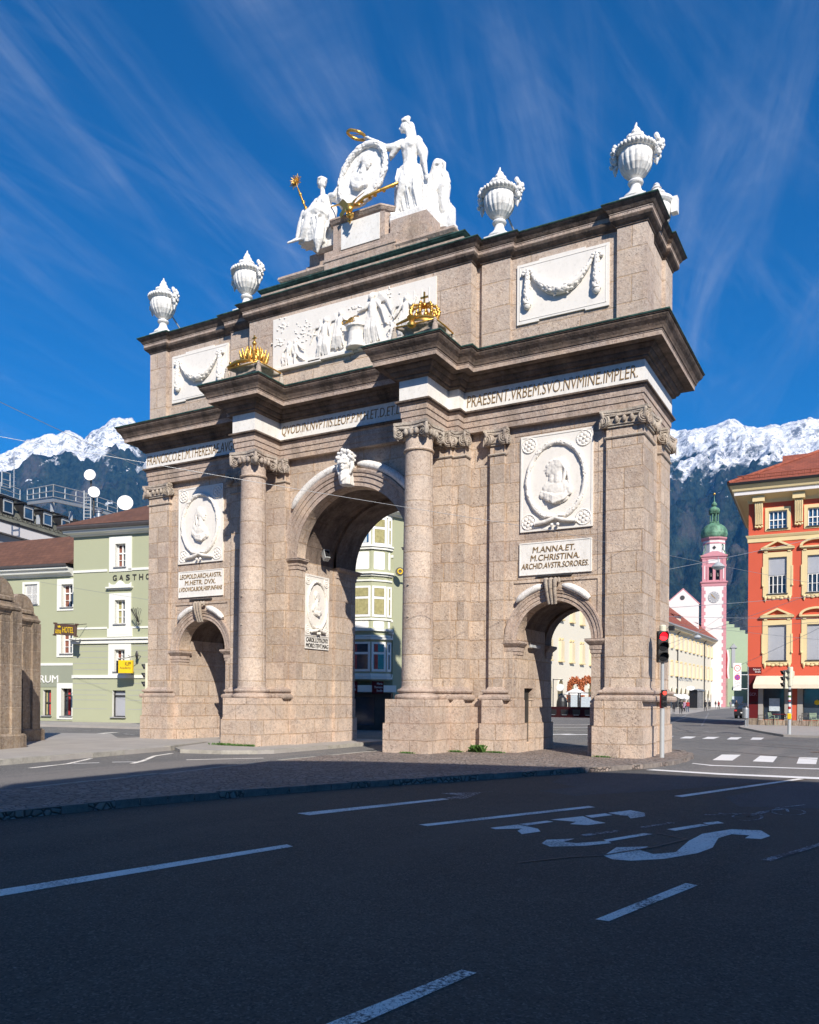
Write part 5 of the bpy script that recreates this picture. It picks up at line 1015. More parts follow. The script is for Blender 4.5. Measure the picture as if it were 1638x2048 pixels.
# ---------------------------------------------------------------- mountains
PROF = [(-75,.20),(-66,.235),(-60,.22),(-57,.245),(-55.49,.259),(-54.66,.2696),(-53.82,.2798),(-52.73,.29),(-52.38,.2892),(-51.74,.2967),(-51.21,.2924),(-50.68,.2879),(-50.32,.2954),(-49.78,.3022),(-49.27,.3095),(-48.51,.3178),(-47.83,.3164),(-46.96,.3055),(-46.01,.2929),(-43.4,.2707),(-36.8,.2956),(-30,.31),(-23,.305),(-16.5,.3112),(-12,.3099),(-10.9,.3082),(-9.8,.3103),(-8.9,.316),(-8.15,.3168),(-7.4,.3108),(-6.5,.3057),(-5.36,.3054),(-4.5,.3089),(-3.94,.3087),(-3.16,.3035),(0,.30),(6,.31),(14,.28),(25,.24)]
def prof(a):
    for i in range(len(PROF)-1):
        if PROF[i][0] <= a <= PROF[i+1][0]:
            t = (a-PROF[i][0])/(PROF[i+1][0]-PROF[i][0]); return PROF[i][1]*(1-t)+PROF[i+1][1]*t
    return PROF[-1][1]
def mountain():
    NA, NR = 900, 130; A0, A1 = -75., 25.; CX, CY = 14.405, -22.157; vs = []; D0, D1 = 1500., 5000.
    for i in range(NA+1):
        a = A0+(A1-A0)*i/NA; ra = radians(a); H = prof(a)*D1+1.6
        for j in range(NR+1):
            t = j/NR; d = D0+(D1-D0)*t; x = CX+d*sin(ra); y = CY+d*cos(ra)
            P = Vector((x, y, 0))
            rid = 1-abs(noise.fractal(Vector((x*.00115, y*.00115, 3.1)), .85, 2.1, 7))*1.9
            spur = noise.fractal(Vector((x*.0007+1.7, y*.0007, 7.7)), 1., 2., 3)
            base = t**1.45; z = H*base
            env = sin(pi*min(1, t))**.8
            z += env*(H*.21*(rid-.6)+H*.10*spur); z += (14+40*t)*noise.fractal(P*.006, 1., 2., 5)*min(1, t*8)*(1 if t < .97 else .35)+(0 if t < .94 else 16*noise.fractal(Vector((a*1.3, t*20, 5.)), .7, 2.1, 5))
            vs.append((x, y, max(z, -2)))
        # back side closes the ridge
        vs.append((CX+(D1+1500)*sin(ra), CY+(D1+1500)*cos(ra), H*.4))
    n = NR+2; fs = [(i*n+j, (i+1)*n+j, (i+1)*n+j+1, i*n+j+1) for i in range(NA) for j in range(NR+1)]
    b = MB(); b.add(vs, fs, 0, True)
    k = NT('snowy_forested_slopes'); ob = k.coord(); geo = k.n('ShaderNodeNewGeometry'); sp = k.n('ShaderNodeSeparateXYZ'); k.l(ob, sp.inputs[0]); sn = k.n('ShaderNodeSeparateXYZ'); k.l(geo.outputs['Normal'], sn.inputs[0])
    n1 = k.noise(ob, .0014, 6, .65); n2 = k.noise(ob, .011, 6, .7); n3 = k.noise(ob, .05, 4, .75)
    gul = k.noise(ob, .0035, 6, .62)
    lvl = k.math('ADD', sp.outputs[2], k.math('MULTIPLY', k.math('SUBTRACT', n1, .5), 1100.)); lvl = k.math('ADD', lvl, k.math('MULTIPLY', k.math('SUBTRACT', gul, .5), 900.)); lvl = k.math('ADD', lvl, k.math('MULTIPLY', k.math('SUBTRACT', n2, .5), 300.))
    lvl = k.math('ADD', lvl, k.mr(sp.outputs[0], -3200., -1800., -150., 20.)); snow = k.mr(lvl, 1035, 1100); rock = k.mr(k.math('ADD', k.math('MULTIPLY', n3, .5), k.math('MULTIPLY', k.noise(k.scale(ob, (1, 1, .5), (.3, .5, 0)), .013, 7, .75), .5)), .47, .56)
    steep = k.mr(sn.outputs[2], .80, .60)
    rockm = k.math('MULTIPLY', rock, k.math('ADD', k.math('MULTIPLY', steep, .4), .6))
    snowc = k.mix(rockm, (.78, .79, .82), (.13, .14, .165))
    forest = k.mix(k.mr(k.noise(k.scale(ob, (1, 1, .45)), .045, 5, .8), .40, .64), (.002, .008, .010), (.030, .045, .032)); scree = k.math('MULTIPLY', k.mr(k.noise(k.scale(ob, (1, 1, .4)), .0045, 6, .75), .53, .66), .8)
    forest = k.mix(k.math('MULTIPLY', scree, .7), forest, (.11, .09, .085))
    patches = k.math('MULTIPLY', k.mr(k.noise(ob, .009, 5, .7), .64, .67), k.mr(sp.outputs[2], 500, 900)); forest = k.mix(patches, forest, (.75, .77, .8))
    k.col(k.mix(snow, forest, snowc)); k.rough(.95); k.b.inputs['Specular IOR Level'].default_value = .1; k.bump(k.math('ADD', n2, n3), .6, 18.)
    M['mtn'] = k.m
    return b.build('mountains', 'mtn', kind='structure')
mountain()
# valley floor woods and far town rise below the slopes: the air in front of them
hz = MB(); hz.box(-7400, 7400, -7400, 7400, -3, 1720); hm = bpy.data.materials.new('haze'); hm.use_nodes = True; hm.node_tree.nodes.clear()
ho = hm.node_tree.nodes.new('ShaderNodeOutputMaterial'); hv = hm.node_tree.nodes.new('ShaderNodeVolumePrincipled'); hv.inputs['Color'].default_value = (.09, .42, 1., 1); hv.inputs['Density'].default_value = .000062; hv.inputs['Anisotropy'].default_value = 0.0
hm.node_tree.links.new(hv.outputs[0], ho.inputs['Volume']); M['haze'] = hm
HAZE = hz.build('haze', 'haze', kind='stuff')
M['curtd'] = plain('dull_red_curtain', (.20, .075, .05), .9, 0, .3, 6)
M['gut'] = plain('dark_sheet_gutter', (.10, .09, .09), .6, .3)
# ---------------------------------------------------------------- buildings
def win_frame(mb, u0, u1, z0, z1, y, nu=2, rows=(.38,), fr=.06, m=0):    # casement bars
    mb.box(u0, u1, y-.04, y+.03, z0, z0+fr, m); mb.box(u0, u1, y-.04, y+.03, z1-fr, z1, m); mb.box(u0, u0+fr, y-.038, y+.03, z0+fr, z1-fr, m); mb.box(u1-fr, u1, y-.038, y+.03, z0+fr, z1-fr, m)
    for i in range(1, nu): u = u0+(u1-u0)*i/nu; mb.box(u-fr*.6, u+fr*.6, y-.05, y+.025, z0+fr, z1-fr, m)
    for i, t in enumerate(rows): z = z0+(z1-z0)*t; w = fr*.62 if i == 0 else fr*.22; mb.box(u0+fr, u1-fr, y-.045 if i == 0 else y-.03, y+.02, z-w, z+w, m)
def window(parent, u0, u1, z0, z1, y=0, depth=.25, surround=.3, trim='stucco', frame='white', glass='glass', nu=2, rows=(.62, .31), fr=.06, curtain=None, sill='grey', cl=(1, 1), ped=None, extra=None, proud=.05):
    w = MB(); s = surround
    if s:
        for a, b, c, d in ((u0-s,u0,z0-.02,z1),(u1,u1+s,z0-.02,z1),(u0-s,u1+s,z1,z1+s),(u0-s,u1+s,z0-.02-s*.6,z0-.02)): w.box(a, b, y-proud, y+.02, c, d)
    if ped == 'wave':
        P = [(u0-s-.12, z1+s+.36), (u1+s+.12, z1+s+.36)]; w.box(u0-s-.13, u1+s+.13, y-.22, y, z1+s+.28, z1+s+.36); w.box(u0-s-.05, u1+s+.05, y-.12, y, z1+s+.2, z1+s+.28)
        c = (u0+u1)/2; L_ = [(u0-s, z1+s+.36), (u1+s, z1+s+.36), (u1+s+.02, z1+s+.62), (u1+s-.12, z1+s+.5), (c+.32, z1+s+.5), (c+.14, z1+s+.68), (c, z1+s+.74), (c-.14, z1+s+.68), (c-.32, z1+s+.5), (u0-s+.12, z1+s+.5), (u0-s-.02, z1+s+.62)]
        w.slab(L_, y-.07, y)
    if ped in ('tri', 'arc'):
        a, b, zb = u0-s-.14, u1+s+.14, z1+s*.9+.32; c = (a+b)/2; h = .52
        w.box(a, b, y-.22, y, zb-.10, zb); w.box(a+.08, b-.08, y-.14, y, zb-.17, zb-.10)
        if ped == 'tri': O = [(a-.03, zb), (b+.03, zb), (c, zb+h)]; I_ = [(a+.32, zb+.09), (b-.32, zb+.09), (c, zb+h-.15)]
        else:
            O = [(a-.03, zb), (b+.03, zb)]+[(c+(b-a)/2*cos(t), zb+h*sin(t)) for t in [pi*i/14 for i in range(1, 14)]]; I_ = None
        if ped == 'tri':
            w.slab([O[0], O[1], (b-.1, zb+.05), (a+.1, zb+.05)], y-.24, y); w.slab([O[1], O[2], (c, zb+h-.13), (b-.3, zb+.02)], y-.24, y); w.slab([O[2], O[0], (a+.3, zb+.02), (c, zb+h-.13)], y-.24, y)
        else:
            for i in range(14):
                t0, t1 = pi*i/14, pi*(i+1)/14; q = lambda t, k_: (c+(b-a)/2*k_*cos(t), zb+h*k_*sin(t) if k_ == 1 else zb+(h-.13)*sin(t)); w.slab([q(t0, 1), q(t1, 1), q(t1, .84), q(t0, .84)], y-.24, y)
        w.box(u0-s*.75, u0-.05, y-.10, y, z1+s, zb-.17); w.box(u1+.05, u1+s*.75, y-.10, y, z1+s, zb-.17)
        for e in (u0-s, u1+s): w.box(e-.06, e+.06, y-.08, y, z0+.2*(z1-z0), z0+.75*(z1-z0)); w.ell((e, y-.08, z0+.22*(z1-z0)), .08, 8, 6)
        for e in (u0-s*.55, u1+s*.55): w.limb((e, y-.05, z0-.25), .11, (e, y-.05, z0-.5), .03)
        c = (u0+u1)/2
        for i in range(5): w.ell((c-.5+.25*i, y-.04, z0-.27-.04*(i % 2)), (.14, .06, .09), 10, 6)
        w.box(u0-s, u1+s, y-.07, y, z0-.2, z0-.05)
    P = w.build('window', trim, parent)
    f = MB(); win_frame(f, u0+.02, u1-.02, z0, z1, y+depth-.04, nu, rows, fr); f.build('frame', frame, P)
    g_ = MB(); g_.box(u0, u1, y+depth, y+depth+.02, z0, z1); g_.build('pane', glass, P)
    if curtain:
        for a, b, mt in curtain:
            c = MB(); x0 = u0+(u1-u0)*a; x1 = u0+(u1-u0)*b; n = 14; vs = []
            for i in range(n+1): x = x0+(x1-x0)*i/n; vs += [(x, y+depth-.012-.006*(i % 2), z0+.06), (x, y+depth-.012-.006*(i % 2), z1-.06)]
            c.add(vs, [(2*i, 2*i+2, 2*i+3, 2*i+1) for i in range(n)]); c.build('curtain', mt, P)
    sl = MB(); sl.box(u0-.08, u1+.08, y-.14, y+depth, z0-.05, z0); sl.build('sill', sill, P)
    return P
TH = radians(11)
G = thing('green_hotel', 'long sage green hotel building with white trim and brown tiled roof behind the arch', 'building', (-26.94, 11.045, 0), TH)
cols = [(2.95, 3.65), (7.1, 7.8), (11.2, 11.9), (15.2, 15.9)]
holes = [(a, b, z0, z1) for a, b in cols for z0, z1 in ((9.12, 10.45), (5.82, 7.2), (3.08, 4.34))]+[(2.8, 3.69, .45, 1.98)]
b = MB(); b.wall(0, 20.0, -.1, 11.1, holes, 0, .28, 0, 1)
b.add([(0,0,-.1),(0,0,11.1),(0,8,11.1),(0,8,-.1)], [(0,1,2,3)]); b.add([(20,0,-.1),(20+5.5,11,-.1),(25.5,11,11.1),(20,0,11.1)], [(0,1,2,3)]); b.add([(0,12,-.1),(25.5,11,-.1),(25.5,11,11.1),(0,12,11.1)], [(0,1,2,3)])
for z in (.9, 1.42, 1.71, 2.0, 2.38, 3.2, 3.55, 3.9, 4.25, 4.55): b.box(0, 2.45, -.006, .0, z-.012, z+.012, 2); b.box(3.85, 7, -.006, .0, z-.012, z+.012, 2)
b.build('wall', ['green', 'stucco', 'grey'], G)
b = MB()
for z0, z1, o in ((8.88, 9.02, .05), (5.55, 5.66, .04), (2.69, 2.87, .08)): b.box(-.02, 2.4 if z0 > 3 else 20, -o, .0, z0, z1); (b.box(3.85, 20, -o, 0, z0, z1) if z0 > 3 else None)
b.box(-.06, 20.0, -.10, 0, 4.70, 4.86); b.box(-.1, 20.05, -.2, 0, 4.93, 5.03); b.box(-.05, 20, -.06, 0, 4.86, 4.93)
b.build('string_course', 'stucco', G)
b = MB(); b.mould([(-.0, 8), (0, 0), (20, 0), (25.5, 11)], [(0, 10.98), (.12, 11.0), (.18, 11.08), (.3, 11.1), (.42, 11.16), (.45, 11.28), (.5, 11.3)]); b.build('eaves_cornice', 'stucco', G)
b = MB(); b.mould([(-.0, 8), (0, 0), (20, 0), (25.5, 11)], [(.5, 11.3), (.62, 11.33), (.68, 11.45), (.68, 11.55), (.5, 11.6)]); b.build('gutter', 'gut', G)
b = MB(); ev = [(-.7,-.7,11.55), (20.5,-.7,11.55), (26.3,11,11.55), (-.7,12.7,11.55)]; rd = [(5.2,5.6,14.6), (20.3,5.4,14.6)]
b.add(ev+rd, [(0,1,5,4),(1,2,5),(2,3,4,5),(3,0,4)]); b.build('roof', 'roofb', G)
for i, (a, c_) in enumerate(cols):
    window(G, a, c_, 9.12, 10.45, 0, .26, .42 if i == 0 else .4, curtain=[(0, .45, 'curtd')] if i == 0 else None, rows=(.6, .3)); window(G, a, c_, 5.82, 7.2, 0, .26, .4, ped='wave', curtain=[(0, .5, 'curt')] if i == 0 else None, rows=(.6, .3)); window(G, a, c_, 3.08, 4.34, 0, .26, .42, curtain=[(0, .4, 'curtd')] if i == 0 else None, rows=(.6, .3))
    b = MB(); b.box(a-.5, c_+.5, -.07, 0, 5.08, 5.56); b.box(a-.35, c_+.35, -.085, -.07, 5.2, 5.45); b.build('window_apron', 'stucco', G)
window(G, 2.8, 3.69, .45, 1.98, 0, .2, 0, frame='rust', glass='blind', nu=1, rows=(.8,), sill='grey')
b = MB()
for i, ch in enumerate('GASTHOF'): b.text(ch, 2.80+i*.449, 8.34, .26, .31, -.02, .04)
b.build('building_lettering', 'letterd', G)
b = MB(); b.tube([(6.2,-.1,0),(6.2,-.1,11.0),(6.2,-.5,11.3)], .06, 8); b.build('downpipe', 'steel', G)
# oriel at the corner of the green building
OR = [(16.2,0),(16.9,-.85),(17.9,-1.0),(19.15,-.95),(19.75,-.35),(19.9,0)]
OP = MB(); OP.prism(OR, 2.55, 11.0); ORI = OP.build('oriel', 'green', G)
t = MB()
for z0, z1, o in ((2.6,2.72,.12),(2.72,2.9,.06),(4.62,4.75,.14),(4.75,4.86,.08),(5.05,5.2,.14),(5.6,5.72,.06),(7.58,7.68,.06),(7.85,7.95,.1),(7.95,8.06,.2),(9.2,9.32,.10),(9.32,9.42,.16),(10.85,11.02,.05)): t.mould(OR, [(0,z0),(o,z0+.01),(o,z1-.01),(0,z1)])
t.mould(OR, [(0,11.0),(.1,11.02),(.25,11.1),(.35,11.2),(.36,11.3),(0,11.36)]); t.build('oriel_cornice', 'stucco', ORI)
for i in range(len(OR)-1):
    p0 = V(OR[i]+(0,)); p1 = V(OR[i+1]+(0,)); L_ = (p1-p0).length
    if L_ < .3: continue
    an = atan2(p1.y-p0.y, p1.x-p0.x)
    for z0, z1, cu in ((3.0, 4.5, 'curtr'), (5.78, 7.35, 'curt'), (9.42, 10.85, 'curtw' if i == 2 else 'curt')):
        nn = 1 if L_ < 1 else 2 if False else 1
        w = MB(); w.box(.03, L_-.03, -.05, .03, z0, z1); wn_ = w.build('oriel_window', 'white', ORI, (p0.x, p0.y, 0), an)
        g_ = MB(); mz = z0+(z1-z0)*.62
        for c, d in ((z0+.12, mz-.06), (mz+.06, z1-.1)): g_.box(.14, L_-.14, -.056, -.05, c, d)
        g_.build('pane', 'glassb' if (z0 > 9 and i == 2) else 'glass', wn_)
        c = MB(); n = 16
        for c0, d0 in ((z0+.12, mz-.06), (mz+.06, z1-.1)):
            vs = []; xa, xb = ((.3, .9) if cu == 'curtw' else (.0, 1.) if cu == 'curt' else (.05, .4))
            for q in range(n+1): x = .15+(L_-.3)*(xa+(xb-xa)*q/n); vs += [(x, -.058-.004*(q % 2), c0+.01), (x, -.058-.004*(q % 2), d0-.01)]
            c.add(vs, [(2*q, 2*q+2, 2*q+3, 2*q+1) for q in range(n)])
        c.build('curtain', cu, wn_)
    for z0, z1 in ((5.22, 5.56), (8.2, 9.1), (7.72, 7.84)):
        pnl = MB(); n = 5; r = .07; x0, x1 = .12, L_-.12; P = []
        for (cx_, cz_, a0) in ((x1-r, z0+r, -90), (x1-r, z1-r, 0), (x0+r, z1-r, 90), (x0+r, z0+r, 180)):
            for q in range(n): a = radians(a0+90*q/(n-1)); P.append((cx_+r*cos(a), cz_+r*sin(a)))
        pnl.slab(P, -.02, .0); pnl.build('white_panel', 'white' if z0 != 7.72 else 'green', ORI, (p0.x, p0.y, 0), an)
b = MB(); b.box(15.6, 20.1, -.5, -.2, .0, 1.9); sf = MB(); sf.box(15.9, 19.2, -.52, -.5, .25, 1.7); 
b.build('shop_front', 'rust', G); sf.build('shop_window', 'glass', G)
b = MB(); b.prism([(15.5,0),(15.6,-1.1),(19.6,-1.1),(20.2,0)], 1.95, 2.3); b.build('shop_canopy', 'stucco', G)
# street name plates under the oriel
def sign(name, w, h, lines, loc, rz, label, mat='redd2', tm='white', cat='street sign', parent=None, th=.03, post=None):
    t_ = thing(name, label, cat, loc, rz); b = MB(); b.bbox(0, w, 0, th, 0, h, .004); b.build('plate', mat, t_); x = MB()
    for txt, fx0, fx1, fz, fh in lines: x.text(txt, w*fx0, h*fz, w*(fx1-fx0), h*fh, -.002, .006)
    x.build('lettering', tm, t_); return t_
def gl(u, y, z, P0=(-26.94, 11.045), th=TH): return (P0[0]+u*cos(th)-y*sin(th), P0[1]+u*sin(th)+y*cos(th), z)
sign('street_name_sign', 1.0, .62, [('Maximilian-', .2, .92, .55, .2), ('straße', .5, .92, .25, .22)], gl(17.5, -1.12, 2.32-.45), TH, 'dark street name plate in the shade left of the corner under the oriel')
sign('street_name_sign', .62, .62, [('Maria', .45, .92, .72, .18), ('Theresien', .2, .92, .44, .18), ('Straße', .42, .92, .16, .18)], gl(19.3, -1.15, 2.32-.45), TH, 'square dark red street name plate on the sunlit corner under the oriel')
b = MB(); b.tube([(0,.06,0),(0,-.06,0)], .22, 24, 0, sm=False); b.tube([(.12*cos(t), -.08, .12*sin(t)) for t in [2*pi*i/16 for i in range(16)]], .035, 6, 1, closed=True); b.tube([(.12,0,0),(.5,.25,0)], .04, 6, 1)
M['yel'] = plain('yellow_sign_paint', (.8, .52, .01), .5, 0, .05); M['brown'] = plain('brown_sign', (.09, .05, .035), .6)
b.build('hanging_post_horn_sign', ['rust', 'yel'], None, gl(20.45, -.3, 8.1), TH+.5, label='round yellow and rust sign hanging on the green building beside the oriel', cat='hanging sign')
# left wing of the green building
L1 = thing('green_shop_building', 'lower sage green building with brown tiled roof and shop windows left of the hotel', 'building', (-27.70, 14.97, 0), TH)
# local y in this wing is set from its own facade line
hl = [(-4.3, -3.42, 7.42, 8.9), (-4.3, -3.42, 4.4, 5.85), (-4.25, -3.42, .35, 2.13), (-5.75, -5.1, .35, 2.03), (-7.3, -6.25, 7.7, 9.0), (-8.6,-7.9,.35,2.03)]
b = MB(); b.wall(-14, -3.3, -.1, 9.6, hl, 0, .3, 0, 1); b.add([(-14,0,-.1),(-14,0,9.6),(-14,9,9.6),(-14,9,-.1)], [(0,1,2,3)]); b.box(-14, -3.3, -.012, 0, 2.25, 3.6, 2) if False else None
b.build('wall', ['green', 'stucco'], L1)
b = MB(); b.box(-14, -3.35, -.03, 0, 2.22, 3.62); b.build('shop_fascia', 'green2', L1); b = MB(); b.box(-14, -3.35, -.06, 0, 3.62, 3.78); b.build('string_course', 'stucco', L1)
b = MB(); b.text('RUM', -5.95, 2.50, 1.47, .48, -.05, .04); b.build('building_lettering', 'white', L1)
window(L1, -4.3, -3.42, 7.42, 8.9, 0, .3, .35, curtain=[(.05, .45, 'curtd')]); window(L1, -4.3, -3.42, 4.4, 5.85, 0, .3, .35, curtain=[(.05, .4, 'curtd')])
window(L1, -4.25, -3.42, .35, 2.13, 0, .3, .35, frame='rust', nu=1, rows=(.75,), curtain=[(.35, .55, 'cred')]); window(L1, -5.75, -5.1, .35, 2.03, 0, .25, .0, frame='rust', nu=1, rows=(.5,), curtain=[(.1, .3, 'curt'), (.5, .7, 'cred')]); window(L1, -8.6, -7.9, .35, 2.03, 0, .25, .0, frame='rust', nu=1, rows=(.5,))
sh = window(L1, -7.3, -6.25, 7.7, 9.0, 0, .16, .16, nu=2, rows=(.5,)); b = MB()
for i in range(22): b.box(-7.22, -6.82, .04, .07, 7.78+i*.055, 7.81+i*.055); b.box(-6.74, -6.33, .04, .07, 7.78+i*.055, 7.81+i*.055)
b.build('louvred_shutter', 'white', sh)
b = MB(); b.mould([(-14, 0), (-3.4, 0)], [(0, 9.42), (.1, 9.44), (.15, 9.52), (.3, 9.6), (.4, 9.62), (.45, 9.75), (.6, 9.85), (.62, 9.95)]); b.build('eaves_cornice', 'stucco', L1)
b = MB(); b.mould([(-14, 0), (-3.4, 0)], [(.62, 9.95), (.72, 10.0), (.75, 10.15), (.6, 10.2)]); b.build('gutter', 'gut', L1)
b = MB(); b.add([(-14.5,-.75,10.15),(-3.2,-.75,10.15),(-3.2,3.6,12.9),(-14.5,3.6,12.7),(-14.5,8,10.15),(-3.2,8,10.15)], [(0,1,2,3),(3,2,5,4),(1,5,2),(0,3,4)]); b.build('roof', 'roofb', L1)
# signs on the green buildings
t_ = thing('hotel_sign', 'long brown board sign reading hotel, hanging out from the green wall', 'hotel sign', gl(-.35, -1.2, 5.1), TH-radians(6)); 
b = MB(); b.bbox(0, 1.62, 0, .18, .08, .72, .02); b.box(-.06, 0, -.02, .2, .02, .1); b.box(-.06, .02, -.02, .2, .68, .78); b.box(1.6, 1.68, -.02, .2, .02, .1); b.box(1.6, 1.68, -.02, .2, .68, .78); b.xf(Matrix.Rotation(radians(4), 4, 'Y')); b.build('board', 'brown', t_)
x = MB(); x.text('HOTEL', .66, .22, .86, .34, -.002, .01); x.text('Goldene', .14, .30, .42, .10, -.002, .01); x.text('KRONE', .14, .16, .44, .13, -.002, .01); x.slab([(.3,.5),(.5,.5),(.54,.62),(.47,.56),(.4,.64),(.33,.56),(.26,.62)], -.01, 0); x.xf(Matrix.Rotation(radians(4), 4, 'Y')); x.build('lettering', 'yel', t_)
b = MB(); b.tube([(.3,.2,.7),(.3,1.2,.8)], .02, 6); b.tube([(1.3,.2,.6),(1.3,1.2,.75)], .02, 6); b.build('bracket', 'rust', t_)
t_ = thing('academy_sign', 'yellow box sign with black lettering hanging by an iron bracket on the green wall', 'hanging sign', gl(3.95, -1.0, 2.95), TH+radians(8))
b = MB(); b.bbox(0, .86, 0, .16, 0, .72, .01, 1); b.box(-.12, 0, -.0, .9, .02, .70, 0); b.build('box', ['black', 'yel'], t_); x = MB(); x.text('KLIPP', .42, .42, .36, .2, -.002, .01); x.build('lettering', 'black', t_); x = MB(); x.text('Academy', .1, .2, .68, .16, -.002, .008); x.build('small_lettering', 'brown', t_)
b = MB(); b.tube([(-.1,.08,.8),(.5,.08,.86),(.9,.3,1.0),(.9,1.0,1.0)], .02, 6); b.tube([(.1,.08,.7),(.12,.08,.95),(.2,.08,1.0),(.24,.08,.9)], .015, 5); b.tube([(.7,.08,.7),(.66,.08,.95),(.56,.08,1.0)], .015, 5); b.ell((.86,.5,1.05), (.1,.05,.22), 10, 8); b.build('bracket', 'rust', t_)
t_ = MB(); rr = random.Random(6)
for i in range(14): a = rr.uniform(.2, pi-.2); t_.tube([(0, 0, -.3), (.25*cos(a)*rr.uniform(.5, 1), -.2, .1*i/7), (.42*cos(a), -.3, .3+.3*sin(a)*rr.random()), (.36*cos(a), -.3, .5)], .012, 5)
t_.lathe([(.01,-.42),(.07,-.36),(.02,-.2)], (0,0,0), 8); t_.build('wrought_iron_lantern', 'rust', None, gl(4.85, -.4, 6.1), TH, label='wrought iron bracket lantern on the green wall beside the arch', cat='wall lantern')
# grey mansard building
MN = thing('mansard_building', 'big grey building with a metal mansard roof and roof terrace at the far left', 'building', (-49.78, 22.15, 0), radians(105.7))
b = MB(); b.box(-8, 30, 0, 14, 0, 15.2); b.box(-8, 30, -.5, .0, 15.25, 16.1, 1); b.box(-8, 30, -.55, 14, 16.1, 16.3, 2); b.build('wall', ['grey', 'wht', 'black'], MN)
b = MB(); b.add([(-8,-.5,16.3),(30,-.5,16.3),(30,1.2,18.85),(-8,1.2,18.85),(-8,13,18.9),(30,13,18.9)], [(0,1,2,3),(3,2,5,4)]); b.build('mansard_roof', 'roofm', MN)
b = MB(); b.box(-8, 30, 1.1, 1.25, 18.84, 18.93); b.build('roof_edge', 'black', MN)
for i in range(7):
    u = -2.3+i*2.55+.3; d_ = MB(); d_.box(u-.72, u+.72, -.15, 1.0, 17.0, 18.3); d_.box(u-.85, u+.85, -.35, 1.3, 18.3, 18.42); D_ = d_.build('dormer', 'black', MN)
    f_ = MB(); win_frame(f_, u-.58, u+.58, 17.08, 18.25, -.17, 1, (.84,), .09); f_.build('frame', 'lgrey', D_); p_ = MB(); p_.box(u-.58, u+.58, -.18, -.16, 17.08, 18.25); p_.build('pane', 'glassb', D_)
b = MB(); b.box(8.2, 11.6, -.2, .9, 17.2, 18.5); b.build('roof_box', 'rust', MN)
b = MB()
for i in range(60): b.tube([(-8+i*.6, -.3, 16.7), (-7.7+i*.6, -.4, 16.9), (-7.4+i*.6, -.3, 16.7)], .03, 5)
b.build('snow_guard', 'rust', MN)
TERR = thing('roof_terrace', 'pale steel railed roof terrace with ladder above the mansard roof', 'terrace', (0, 0, 0))
def railing(P, h, name='railing'):
    rl = MB()
    for i in range(len(P)-1):
        a, c_ = V(P[i]), V(P[i+1]); n = max(1, round((c_-a).length/2.0))
        for j in range(n+1): p = a.lerp(c_, j/n); rl.tube([p, p+V((0,0,h))], .045, 6)
        for hh in (h, h*.5, .04): rl.tube([a+V((0,0,hh)), c_+V((0,0,hh))], .038, 6)
    rl.build(name, 'lgrey', TERR)
railing([(-49.9,22.06,18.6),(-51.1,24.8,18.75)], .95); railing([(-50.9,24.5,18.55),(-37.36,17.62,16.0)][::-1] if False else [(-45.3,21.3,17.35),(-37.36,17.62,15.95),(-40.27,22.87,16.85),(-42.87,28.28,17.4)], .9); railing([(-46.1,19.6,18.2),(-46.5,20.6,18.3)], 1.2)
b = MB(); D0 = [(-45.3,21.3,17.25),(-37.36,17.62,15.85),(-40.27,22.87,16.75),(-42.87,28.28,17.3)]
for i in range(3): p, q = V(D0[i]), V(D0[i+1]); b.add([p, q, q-V((0,0,.22)), p-V((0,0,.22)), p+V((-.15,.15,0)), q+V((-.15,.15,0)), q+V((-.15,.15,-.22)), p+V((-.15,.15,-.22))], [(0,1,2,3),(7,6,5,4),(0,4,5,1),(3,2,6,7)])
b.build('deck', 'lgrey', TERR)
for x, y in ((-38.2,18.2),(-39.6,20.9),(-41,24),(-43,20.6)): b = MB(); b.box(x-.1, x+.1, y-.1, y+.1, 15.1, 15.8); b.build('support', 'lgrey', TERR)
lad = MB(); lad.tube([(-35.3,18.6,13.8),(-35.3,18.6,16.4)], .05, 6); lad.tube([(-34.9,18.85,13.8),(-34.9,18.85,16.4)], .05, 6)
for i in range(10): lad.tube([(-35.3,18.6,14+i*.24),(-34.9,18.85,14+i*.24)], .025, 5)
lad.build('ladder', 'lgrey', TERR)
def dish(name, loc, r, label, rz, tilt=8, h=1.5):
    t_ = thing(name, label, 'satellite dish', loc, rz, 'round antenna dishes on the roofs'); b = MB(); prof = [(0, 0), (r*.5, .02*r), (r*.85, .08*r), (r, .16*r), (r, .42*r), (r*.97, .42*r)]
    b.lathe(prof, (0,0,0), 32, cap=False); b.lathe([(0, .40*r), (r*.97, .42*r)], (0,0,0), 32, cap=False); b.xf(Matrix.Rotation(radians(90-tilt), 4, 'X')); b.build('dish', 'white', t_)
    b = MB(); b.tube([(0, .1, 0), (0, .15, -h)], .07, 8); b.build('mast', 'rust', t_); return t_
dish('antenna_dish', (-36.68, 20.29, 18.05), .42, 'topmost of the two white antenna dishes on the mast left of the arch', radians(32), h=2.2)
dish('antenna_dish', (-34.81, 19.04, 16.29), .40, 'lower of the two white antenna dishes on the mast left of the arch', radians(52), h=1.6)
dish('antenna_dish', (-34.3, 21.5, 15.95), .56, 'largest white drum antenna dish above the brown roof beside the arch', radians(40), h=1.6)
b = MB(); b.tube([(0,0,0),(0,0,4.6)], .05, 6)
for i in range(8): b.tube([(-.3+.02*i, 0, .8+i*.43), (.3-.02*i, 0, .8+i*.43)], .025, 5)
b.build('lattice_mast', 'steel', None, (-62.4, 32.2, 21.8), 0, label='thin ribbed radio mast behind the grey roof at far left', cat='radio mast')
